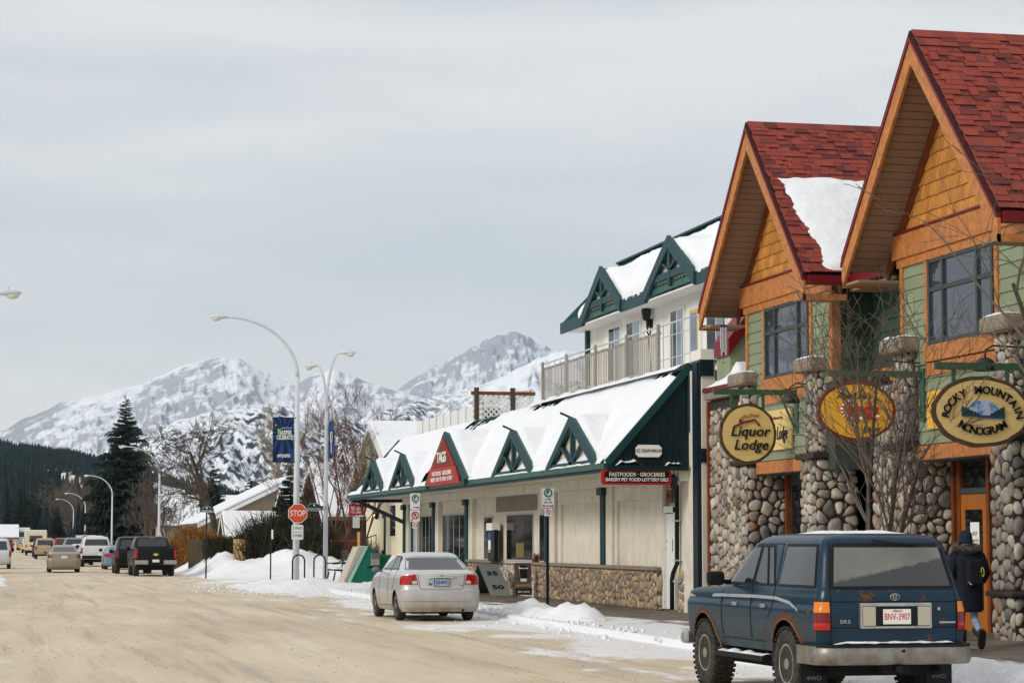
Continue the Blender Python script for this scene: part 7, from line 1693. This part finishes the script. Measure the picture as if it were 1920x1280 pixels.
def fir(b, x, y, z, h, r, n=5):
    a0 = rg.uniform(0, 6.28)
    for (za, zb, ra) in ((.05, .55, 1.0), (.35, .80, .72), (.62, 1.0, .45)):
        k = len(b.v); b.v.append((x, y, z + h * zb))
        for i in range(n): a = a0 + 2 * math.pi * i / n; q = ra * r * rg.uniform(.75, 1.2); b.v.append((x + q * math.cos(a), y + q * math.sin(a), z + h * (za + rg.uniform(-.03, .03))))
        for i in range(n): b.f.append([k, k + 1 + i, k + 1 + (i + 1) % n]); b.mi.append(0)
def clearing(px, d): 
    return (fbm(px * .02, d * .006, 4, 3) > .34 and d < 1500) or (285 < px < 350 and 1150 < d < 1900) or fbm(px * .013, d * .0035, 9, 3) > .42
cnt = 0
while cnt < 9000:
    px = rg.uniform(-60, 720) if rg.random() < .80 else rg.uniform(-3300, -60); d = HD0 + (HD1 - HD0) * rg.uniform(.0, 1.04) ** .8
    if clearing(px, d): continue
    x, y = az_r(px, d); h = rg.uniform(7, 12); fir(fb, x, y, hill_z(px, d) - .5, h, h * .2); cnt += 1
tag(fb.build('forest', M_fir), 'dense dark conifer forest covering the low hill', 'forest', kind='stuff')
# valley-floor trees in front of the hill
vb = MB()
for k in range(900):
    px = rg.uniform(-40, 190) if k % 2 else rg.uniform(250, 760); d = rg.uniform(400, 640); x, y = az_r(px, d)
    if -6 < x < 13 and y < 520: continue
    h = rg.uniform(6, 12) * (1.25 if px < 120 else .8); fir(vb, x, y, -.2, h, h * .19)
tag(vb.build('forest', M_fir), 'belt of conifers at the end of the street below the hill', 'forest', kind='stuff')
# ------------------------------------------------------------------ houses
M_tanw = mat('tan house wall', srgb(168, 152, 128), .9, var=.15, vscale=2); M_greyw = mat('grey house wall', srgb(140, 134, 124), .9, var=.15); M_creamw = mat('pale cream wall', srgb(226, 216, 184), .8, var=.06, vscale=1); M_brownw = mat('dark brown house wall', srgb(84, 66, 54), .9, var=.25); M_whitew = mat('white clapboard wall', srgb(222, 220, 212), .8, var=.08)
M_shake = mat('weathered roof shakes', srgb(112, 100, 88), .9, var=.3, vscale=6)
def house(label, x0, x1, y0, y1, wh, rh, axis, wallm, wins=(), snow=True, chimney=None, door=None, over=.5, roofm=None, trim=M_white, z0=0.0, snow_frac=1.0):
    """gabled house; axis 'x': ridge along X (gable faces the street), 'y': ridge along Y. wins: (face, a, z, w, h)"""
    t = thing('house', label, 'house', ((x0 + x1) / 2, (y0 + y1) / 2, z0)); box('wall', (x0, y0, z0 - .3), (x1, y1, z0 + wh), wallm, t)
    if axis == 'x':
        ym = (y0 + y1) / 2; hw = (y1 - y0) / 2; k = rh / hw
        MB().prism([(x0, y0, z0 + wh - .01), (x0, y1, z0 + wh - .01), (x0, ym, z0 + wh + rh - .01)], (x1 - x0, 0, 0)).build('gable', wallm, t)
        for sg in (-1, 1):
            e = ym + sg * (hw + over); ze = z0 + wh - k * over
            MB().prism([(x0 - over, ym, z0 + wh + rh), (x0 - over, e, ze), (x0 - over, e, ze + .16), (x0 - over, ym, z0 + wh + rh + .18)], (x1 - x0 + 2 * over, 0, 0)).build('roof', roofm or M_shake, t)
            MB().prism([(x0 - over - .03, ym, z0 + wh + rh - .08), (x0 - over - .03, e, ze - .08), (x0 - over - .03, e, ze + .17), (x0 - over - .03, ym, z0 + wh + rh + .19)], (.03, 0, 0)).build('barge_board', trim, t)
            if snow:
                es = ym + sg * (hw + over) * snow_frac; zs_ = z0 + wh + rh + .18 - k * (hw + over) * snow_frac
                MB().prism([(x0 - over + .05, ym, z0 + wh + rh + .19), (x0 - over + .05, es, zs_ + .01), (x0 - over + .05, es, zs_ + .20), (x0 - over + .05, ym, z0 + wh + rh + .42)], (x1 - x0 + 2 * over - .1, 0, 0)).build('roof_snow', M_roofsnow, t, bevel=.06)
    else:
        xm = (x0 + x1) / 2; hw = (x1 - x0) / 2; k = rh / hw
        MB().prism([(x0, y0, z0 + wh - .01), (x1, y0, z0 + wh - .01), (xm, y0, z0 + wh + rh - .01)], (0, y1 - y0, 0)).build('gable', wallm, t)
        for sg in (-1, 1):
            e = xm + sg * (hw + over); ze = z0 + wh - k * over
            MB().prism([(xm, y0 - over, z0 + wh + rh), (e, y0 - over, ze), (e, y0 - over, ze + .16), (xm, y0 - over, z0 + wh + rh + .18)], (0, y1 - y0 + 2 * over, 0)).build('roof', roofm or M_shake, t)
            MB().prism([(xm, y0 - over - .03, z0 + wh + rh - .08), (e, y0 - over - .03, ze - .08), (e, y0 - over - .03, ze + .17), (xm, y0 - over - .03, z0 + wh + rh + .19)], (0, .03, 0)).build('barge_board', trim, t)
            if snow:
                es = xm + sg * (hw + over) * snow_frac; zs_ = z0 + wh + rh + .18 - k * (hw + over) * snow_frac
                MB().prism([(xm, y0 - over + .05, z0 + wh + rh + .19), (es, y0 - over + .05, zs_ + .01), (es, y0 - over + .05, zs_ + .20), (xm, y0 - over + .05, z0 + wh + rh + .42)], (0, y1 - y0 + 2 * over - .1, 0)).build('roof_snow', M_roofsnow, t, bevel=.06)
    for f, a, z, w, h in wins:
        if f == 'y': wn_ = box('window', (a - w / 2 - .08, y0 - .05, z0 + z - .08), (a + w / 2 + .08, y0 + .02, z0 + z + h + .08), trim, t); [box('pane', (a - w / 2 + i * w / 2 + .03, y0 - .06, z0 + z), (a - w / 2 + (i + 1) * w / 2 - .03, y0 - .05, z0 + z + h), M_glassdark, wn_) for i in range(2)]
        else: wn_ = box('window', (x0 - .05, a - w / 2 - .08, z0 + z - .08), (x0 + .02, a + w / 2 + .08, z0 + z + h + .08), trim, t); [box('pane', (x0 - .06, a - w / 2 + i * w / 2 + .03, z0 + z), (x0 - .05, a - w / 2 + (i + 1) * w / 2 - .03, z0 + z + h), M_glassdark, wn_) for i in range(2)]
    if chimney: cx_, cy_, ch = chimney; c_ = box('chimney', (cx_ - .35, cy_ - .35, z0 + wh), (cx_ + .35, cy_ + .35, z0 + ch), M_brick, t); box('chimney_cap', (cx_ - .45, cy_ - .45, z0 + ch), (cx_ + .45, cy_ + .45, z0 + ch + .12), M_concrete, c_); box('cap_snow', (cx_ - .4, cy_ - .4, z0 + ch + .12), (cx_ + .4, cy_ + .4, z0 + ch + .25), M_roofsnow, c_, bevel=.05)
    if door:
        f, a = door; d_ = box('door', (x0 - .05, a - .5, z0 + .9), (x0 + .02, a + .5, z0 + 3.0), M_navy, t) if f == 'x' else box('door', (a - .5, y0 - .05, z0 + .1), (a + .5, y0 + .02, z0 + 2.2), M_navy, t)
        if f == 'x': box('pane', (x0 - .06, a - .1, z0 + 1.2), (x0 - .05, a + .42, z0 + 2.8), M_creamw, d_)
    return t
# pale house behind the store corner
ch = house('pale cream house with snowy gable roof just behind the far end of the store', 19, 27, 108.5, 121, 4.6, 2.7, 'x', M_creamw, [('x', 112.3, 1.9, 1.6, 1.5)], door=('x', 115.2), over=.9, roofm=M_white, chimney=(24, 113, 8.2))
for k in range(4): box('step', (16.6 + k * .45, 113.5, -.1), (19, 116.8, .2 + k * .2), M_concrete, ch)
for k in range(9): MB().tube([(16.8 + k * .26, 117.0, .3 + k * .09), (16.8 + k * .26, 117.0, 1.25 + k * .09)], .018, 5).build('railing_bar', M_black, ch)
MB().tube([(16.8, 117, 1.27), (18.9, 117, 1.98)], .025, 5).build('hand_rail', M_black, ch)
wl = thing('wall_lantern', 'lit coach lantern beside the door of the cream house', 'lantern', (18.9, 116.6, 2.6)); MB().lathe([(.03, .25), (.13, .16), (.10, -.14), (.04, -.2)], (18.85, 116.7, 2.95), (0, 0, 1), 6).build('lantern_body', M_black, wl)
gm = bpy.data.materials.new('warm lantern glow'); gm.use_nodes = True; gm.node_tree.nodes['Principled BSDF'].inputs['Emission Color'].default_value = (1, .75, .4, 1); gm.node_tree.nodes['Principled BSDF'].inputs['Emission Strength'].default_value = 2.5
MB().ellipsoid((18.74, 116.7, 2.95), .05, .07, .08, 8, 6).build('bulb', gm, wl)
house('tan bungalow with broad snow-edged roof left of the hedge', 13.2, 24, 150, 163, 2.9, 2.6, 'y', M_tanw, [('y', 15.2, 1.2, 1.6, 1.2)], over=.7, snow_frac=1.0, trim=M_roofsnow, roofm=M_shake)
house('low house with plain white snow roof behind the dark hedge', 17.6, 27, 138, 148, 2.4, 2.3, 'x', M_tanw, [('x', 143, 1.0, 1.4, 1.2)], over=.6, chimney=(20.5, 146, 5.2))
house('small snow-roofed shed in front of the tan bungalow', 12.9, 17.0, 131, 136, 1.4, 1.6, 'x', M_brownw, [], over=.4)
house('white two-storey house with paired windows above the street name sign', 22.6, 31, 158, 172, 6.2, 2.6, 'y', M_whitew, [('y', 25.2, 4.6, .9, 1.6), ('y', 26.6, 4.6, .9, 1.6), ('x', 163, 4.4, 1.6, 1.6)], over=.5)
house('grey house with long snowy roof behind the red-twigged trees', 21.5, 32, 136, 148, 4.2, 3.0, 'x', M_greyw, [('x', 142, 1.5, 1.5, 1.3)], over=.7)
bh_ = house('dark brown brick-cornered house behind the green bin', 17.5, 25, 124, 134, 3.0, 2.6, 'x', M_brownw, [('x', 128, 1.2, 1.4, 1.3)], over=.5)
box('brick_pillar', (17.3, 124.0, 0), (17.75, 124.45, 3.1), M_brick, bh_)
house('white garage with snowy roof at the far left end of the street', -6, 2.6, 342, 352, 2.0, 1.6, 'x', M_whitew, [('y', -1, 1.1, 1.4, .5)], over=.4)
house('tan far house behind the big spruce', 15, 26, 215, 228, 3.0, 2.6, 'x', M_tanw, [('x', 221, 1.1, 1.4, 1.2)], over=.5)
hs = thing('hanging_sign', 'small red and white sign hanging under the far canopy end', 'sign', (13.2, 84.5, 2.7)); MB().box((12.6, 84.35, 2.62), (13.15, 84.42, 3.02)).build('board', M_signred, hs); MB().box((12.66, 84.34, 2.68), (13.09, 84.35, 2.96)).build('lettered_panel', mat('small sign panel', srgb(214, 196, 190), .6, col2=srgb(170, 60, 60), vscale=9, contrast=(.45, .55)), hs); MB().box((12.75, 84.35, 2.15), (13.0, 84.4, 2.55)).build('lower_plate', M_signw, hs); MB().tube([(12.87, 84.38, 3.0), (12.87, 84.38, 3.2)], .012, 4).build('hanger', M_black, hs)
# unseen houses added on the left side to darken the shop window reflections
house('dark timber house added on the left side of the street, outside the picture', -24, -11, 60, 84, 5.5, 3.5, 'y', M_brownw, [], over=.6)
house('brown house added further along the left side, outside the picture', -26, -12, 150, 172, 5.5, 4.0, 'y', M_brownw, [], over=.6)
house('grey house added near the far end of the left side, outside the picture', -26, -11, 196, 222, 5.5, 4.0, 'y', M_greyw, [], over=.6)
# ------------------------------------------------------------------ fences
def fence(label, p, q, h, m_, w=.14, z0=0.0):
    t = thing('fence', label, 'fence', (*p, 0)); p, q = Vector((*p, z0)), Vector((*q, z0)); L_ = (q - p).length; d = (q - p) / L_; n = int(L_ / w); nv = Vector((0, 0, 1)).cross(d); rr = random.Random(int(L_ * 10))
    for i in range(n):
        c = p + d * (w * (i + .5)); hh = h * rr.uniform(.985, 1.01); MB().obox(c + Vector((0, 0, hh / 2)), w * .93, .025, hh, d, nv, (0, 0, 1)).build('board', m_, t)
    for z in (.35, h - .3): MB().beam(p + Vector((0, 0, z)) + nv * .04, q + Vector((0, 0, z)) + nv * .04, .04, .09).build('rail', m_, t)
fence('old dark brown board fence left of the clipped hedge', (9.75, 122), (11.0, 119.5), 1.75, M_woodbr); fence('short pale pine fence beside the black pickup', (9.6, 131), (10.6, 130), 1.55, M_woodtan); fence('new pine gate panel behind the ploughed snow heap', (11.25, 113.6), (13.0, 113.2), 1.75, M_woodtan, .16)
lf = thing('fence', 'brown lattice-topped fence between the dark house and the green bin', 'fence', (16, 112, 0))
for k in range(3): box('post', (14.3 + k * 1.35, 111.0, 0), (14.42 + k * 1.35, 111.12, 2.1 if k == 2 else 1.75), M_woodtan, lf)
box('lower_panel', (14.3, 111.04, .2), (17.1, 111.08, 1.2), M_orange_d, lf); box('top_rail', (14.3, 111.02, 1.62), (17.1, 111.1, 1.70), M_orange_d, lf)
for k in range(17):
    for sg in (-1, 1): MB().beam((14.35 + k * .16, 111.06, 1.22 if sg > 0 else 1.62), (14.35 + k * .16 + .3, 111.06, 1.62 if sg > 0 else 1.22), .01, .03).build('lattice_slat', M_orange_d, lf)
# ================================================================== trees and shrubs
M_bark1 = mat('dark grey bark', srgb(72, 64, 58), .9, var=.35, vscale=14, bump=.4, bscale=30); M_twig = mat('brown grey twigs', srgb(104, 92, 82), .9, var=.25, vscale=3); M_twigr = mat('reddish twigs', srgb(112, 84, 74), .9, var=.3, vscale=2); M_twigg = mat('grey brown twigs', srgb(112, 98, 88), .9, var=.25, vscale=2); M_twigp = mat('pale tan twigs', srgb(150, 134, 110), .9, var=.25, vscale=2)
M_spruce = mat('dark spruce needles', (.020, .036, .028), .9, var=.4, vscale=2.0); M_hedge = mat('dark olive hedge', srgb(62, 60, 44), .9, var=.5, vscale=2.5, rnd=.3); M_orng = mat('dry orange leaves', srgb(158, 112, 56), .9, var=.4, vscale=3, rnd=.3)
def bare_tree(label, x, y, z, h, spread, seed, levels=4, stem_r=.1, m1=None, m2=None, stems=1, kids=(5, 5, 5, 4), group=None, up=.35, lean=(0, 0), minr=.004, first=.3, bias=None, cat='tree'):
    t = thing('bare_tree', label, cat, (x, y, z), 0, group); rg = random.Random(seed); tb, wb = MB(), MB()
    def grow(p, d, L_, r, lv):
        n = 7 if lv < 2 else 5; pts = [p]; rad = [r]; q = p.copy(); dd = d.copy(); st = L_ / n
        for i in range(n):
            dd = (dd + Vector((rg.gauss(0, .13), rg.gauss(0, .13), rg.gauss(0, .10) + up * .10)) * (1 if lv else .45)); dd.normalize(); q = q + dd * st; pts.append(q.copy()); rad.append(max(minr, r * (1 - .72 * (i + 1) / n)))
        (tb if lv == 0 else wb).tube(pts, rad, 8 if lv == 0 else 5 if lv == 1 else 3, False)
        if lv + 1 >= levels: return
        k = kids[min(lv, len(kids) - 1)]
        for j in range(k):
            f = (first if lv == 0 else .2) + (1 - (first if lv == 0 else .2)) * (j + rg.random()) / k; i = min(int(f * n), n - 1); pp = pts[i].lerp(pts[i + 1], f * n - i); base = (pts[i + 1] - pts[i]).normalized()
            side = Vector((rg.gauss(0, 1), rg.gauss(0, 1), rg.gauss(.1, .5)));
            if bias: side += Vector(bias)
            side = (side - base * side.dot(base)).normalized(); nd = (base * rg.uniform(.55, .95) + side * spread * rg.uniform(.6, 1.1)).normalized()
            grow(pp, nd, L_ * rg.uniform(.42, .66) * (1.1 - .35 * f), max(minr, r * (1 - .68 * f) * .62), lv + 1)
    for s in range(stems):
        a = rg.uniform(0, 6.28); d = Vector((lean[0] + (.22 * math.cos(a) if stems > 1 else 0), lean[1] + (.22 * math.sin(a) if stems > 1 else 0), 1)).normalized()
        grow(Vector((x, y, z - .1)), d, h * (.78 if s == 0 else rg.uniform(.55, .8)), stem_r * (1 if s == 0 else .8), 0)
    tb.build('trunk', m1 or M_bark1, t, smooth=True); wb.build('crown', m2 or M_twig, t, smooth=True); return t
def spruce(label, x, y, h, r, seed, m_=None, group=None, whorls=38, nb=11):
    t = thing('spruce_tree', label, 'tree', (x, y, 0), 0, group); rg = random.Random(seed); b = MB()
    MB().tube([(x, y, -.1), (x, y, h * .5), (x, y, h * .98)], [h * .016, h * .009, .01], 8).build('trunk', M_bark1, t, smooth=True)
    for w in range(whorls):
        f = w / (whorls - 1); z = h * (.06 + .93 * f ** .92); R0 = r * (1 - f) ** .85 * rg.uniform(.78, 1.12) + .12
        for k in range(nb if f < .8 else 8):
            a = rg.uniform(0, 6.283); L_ = R0 * rg.uniform(.6, 1.1); d = Vector((math.cos(a), math.sin(a), 0)); s = Vector((-d.y, d.x, 0)); drop = rg.uniform(.12, .38) * (1.15 - f)
            z = h * (.06 + .93 * f ** .92) + rg.gauss(0, .022) * h * (1 - f * .6)
            P = lambda u: Vector((x, y, z)) + d * (L_ * u) + Vector((0, 0, -drop * L_ * u + .22 * L_ * u * u))
            b.tube([P(0), P(.5), P(1)], [.05 * L_ + .02, .05 * L_ + .02, .01], 4, False)
            for q in range(6):
                u = .22 + .13 * q; p = P(u)
                for sg in (-1, 1):
                    e = p + s * sg * L_ * .36 * (1.1 - u) + d * L_ * .16 + Vector((0, 0, -.09 * L_ - rg.uniform(0, .08) * L_)); b.tube([p, p.lerp(e, .5) + Vector((0, 0, .02 * L_)), e], [.03 * L_, .045 * L_, .004], 3, False)
    b.build('crown', m_ or M_spruce, t); return t
def bush(label, cx, cy, z0, rx, ry, h, n, m_, seed, cat='shrub', name='shrub', th=.02, group=None, lean=.35, flat=False):
    t = thing(name, label, cat, (cx, cy, z0), 0, group); rg = random.Random(seed); b = MB()
    for k in range(n):
        a = rg.uniform(0, 6.283); q = math.sqrt(rg.random()); x, y = cx + rx * q * math.cos(a) * .85, cy + ry * q * math.sin(a) * .85; hh = h * rg.uniform(.55, 1.0) * ((1 - .45 * q * q) if not flat else 1)
        s = Vector((x, y, z0 + hh * rg.uniform(0, .55))); d = Vector((math.cos(a) * lean * q + rg.gauss(0, .22), math.sin(a) * lean * q + rg.gauss(0, .22), 1)); l_ = hh - (s.z - z0); e = s + d * l_
        b.tube([s, s.lerp(e, .5) + Vector((rg.gauss(0, .04), rg.gauss(0, .04), 0)) * h, e], [th, th * .8, th * .25], 3, False)
        for j in range(3):
            f = rg.uniform(.3, .9); p = s.lerp(e, f); dd = Vector((rg.gauss(0, .5), rg.gauss(0, .5), rg.uniform(.1, .7))) * h * .12; b.tube([p, p + dd], [th * .7, th * .2], 3, False)
    b.build('branches', m_, t); return t
bare_tree('bare young street tree standing in front of the candy sign', 11.98, 31.0, .15, 5.3, .55, 21, 4, .06, M_bark1, M_twig, 3, (8, 6, 5), up=.5, lean=(.04, 0), minr=.0045, first=.34)
bare_tree('bare street tree at the right picture edge with branches crossing the big window', 12.75, 24.5, .15, 6.2, .8, 33, 4, .085, M_bark1, M_twig, 2, (6, 4, 4), up=.35, lean=(-.02, .02), minr=.0045, first=.52, bias=(-.1, .4, .2))
bare_tree('bare tree at the left picture edge, only a few twigs in view', -2.75, 44, 0, 7.0, .7, 9, 4, .09, M_bark1, M_twig, 1, (10, 6, 5), up=.3, minr=.005, bias=(.5, 0, 0))
spruce('tall dark spruce standing left of the lamp posts', *az_r(235, 305), 21.0, 6.6, 4, whorls=40, nb=11)
spruce('small dark spruce below the blue banner', *az_r(545, 131), 6.1, 1.75, 6, whorls=26)
spruce('dark spruce behind the crown of the big bare tree', *az_r(400, 205), 8.6, 2.2, 8, whorls=24); spruce('dark spruce between the big bare tree and the banner', *az_r(470, 210), 7.6, 2.4, 9, whorls=22)
spruce('dark spruce at the foot of the tall spruce', *az_r(203, 312), 12, 3.8, 10, whorls=26)
for i, (px, d, h, lb) in enumerate(((20, 390, 9.5, 'dark conifer above the white far garage'), (52, 400, 10.5, 'dark conifer left of the farthest lamp posts'), (70, 410, 9.0, 'dark conifer behind the dark notice board'), (110, 420, 8, 'dark conifer behind the slim far lamp post'))): spruce(lb, *az_r(px, d), h, 2.6, 40 + i, group='conifers at the end of the street', whorls=20)
bare_tree('large bare tree with dark trunk behind the street name post', *az_r(410, 141), 0, 9.6, .75, 51, 5, .27, M_bark1, M_twig, 1, (9, 6, 5, 4), up=.30, minr=.011, first=.34)
bare_tree('tall pale bare tree behind the blue banner', *az_r(508, 172), 0, 10.5, .42, 52, 5, .16, M_twigp, M_twigp, 1, (10, 6, 5, 3), up=.5, lean=(-.10, 0), minr=.011)
for i, (px, d, h, m_, lb) in enumerate(((284, 200, 7.2, M_twig, 'bare tree right of the tall spruce beside the lamp post'), (322, 196, 6.6, M_twig, 'leaning bare tree above the black pickup'), (180, 425, 14.0, M_twigg, 'brownish bare tree in front of the tall spruce'), (158, 435, 14.5, M_twigg, 'brownish bare tree left of the tall spruce'), (136, 445, 13.5, M_twigg, 'brownish bare tree behind the slim far lamp post'), (114, 455, 12.0, M_twigg, 'leftmost of the brownish bare trees'))):
    bare_tree(lb, *az_r(px, d), 0, h, .7, 60 + i, 5, .12, M_twig, m_, 3, (6, 5, 5, 4), group='bare trees along the street', up=.4, minr=.013)
for i, (px, d, h, lb) in enumerate(((640, 113, 7.6, 'red-twigged bare tree just right of the double lamp post'), (672, 116, 8.4, 'red-twigged bare tree left of the cream house gable'), (700, 124, 7.8, 'red-twigged bare tree in front of the cream house gable'), (590, 128, 6.4, 'red-twigged bare tree behind the stop sign post'))):
    bare_tree(lb, *az_r(px, d), 0, h, .40, 80 + i, 5, .08, M_twigr, M_twigr, 3, (6, 5, 5, 3), group='red-twigged trees behind the corner', up=.55, minr=.007)
x, y = az_r(530, 114); bush('big dark overgrown hedge behind the stop sign', x, y, 0, 2.1, 1.5, 3.5, 2600, M_hedge, 3, 'hedge', 'hedge', .028, lean=.25)
x, y = az_r(592, 112); bush('dark bush between the two lamp posts', x, y, 0, 1.1, 1.0, 2.9, 1100, M_hedge, 5, 'hedge', 'hedge', .026, lean=.2)
x, y = az_r(421, 117.5); bush('clipped dark hedge beside the old brown fence', x, y, 0, .85, 1.6, 1.95, 1500, M_hedge, 6, 'hedge', 'hedge', .025, lean=.05, flat=True)
x, y = az_r(366, 129); bush('dry orange-leaved bush behind the old fence', x, y, 0, 1.25, 1.4, 2.75, 2200, M_orng, 7, th=.03)
x, y = az_r(660, 118); bush('tangle of dark shrubs under the red-twigged trees', x, y, 0, 1.6, 1.2, 2.2, 900, M_twigr, 8, th=.014)
for k in range(15): spruce('dark conifer added along the left side outside the picture, %s from the crossing' % ('first second third fourth fifth sixth seventh eighth ninth tenth eleventh twelfth thirteenth fourteenth last'.split()[k]), -9.5 - 2.5 * (k % 2), 92 + 15 * k, 9 + (k * 37 % 5), 3.0, 200 + k, group='added conifers outside the left picture edge', whorls=15, nb=9)  # unseen row added so the shop windows reflect something dark
# ------------------------------------------------------------------ air
hz = bpy.data.materials.new('thin blue air'); hz.use_nodes = True; t_ = hz.node_tree; t_.nodes.remove(t_.nodes['Principled BSDF']); v_ = t_.nodes.new('ShaderNodeVolumePrincipled')
v_.inputs['Color'].default_value = (.55, .80, 1.0, 1); v_.inputs['Density'].default_value = 3.2e-5; v_.inputs['Anisotropy'].default_value = 0.0; t_.links.new(v_.outputs[0], t_.nodes['Material Output'].inputs['Volume'])
tag(MB().box((-8800, -500, -40), (11800, 13900, 1900)).build('haze', hz), 'thin bluish winter haze over the whole valley', 'haze', kind='stuff')
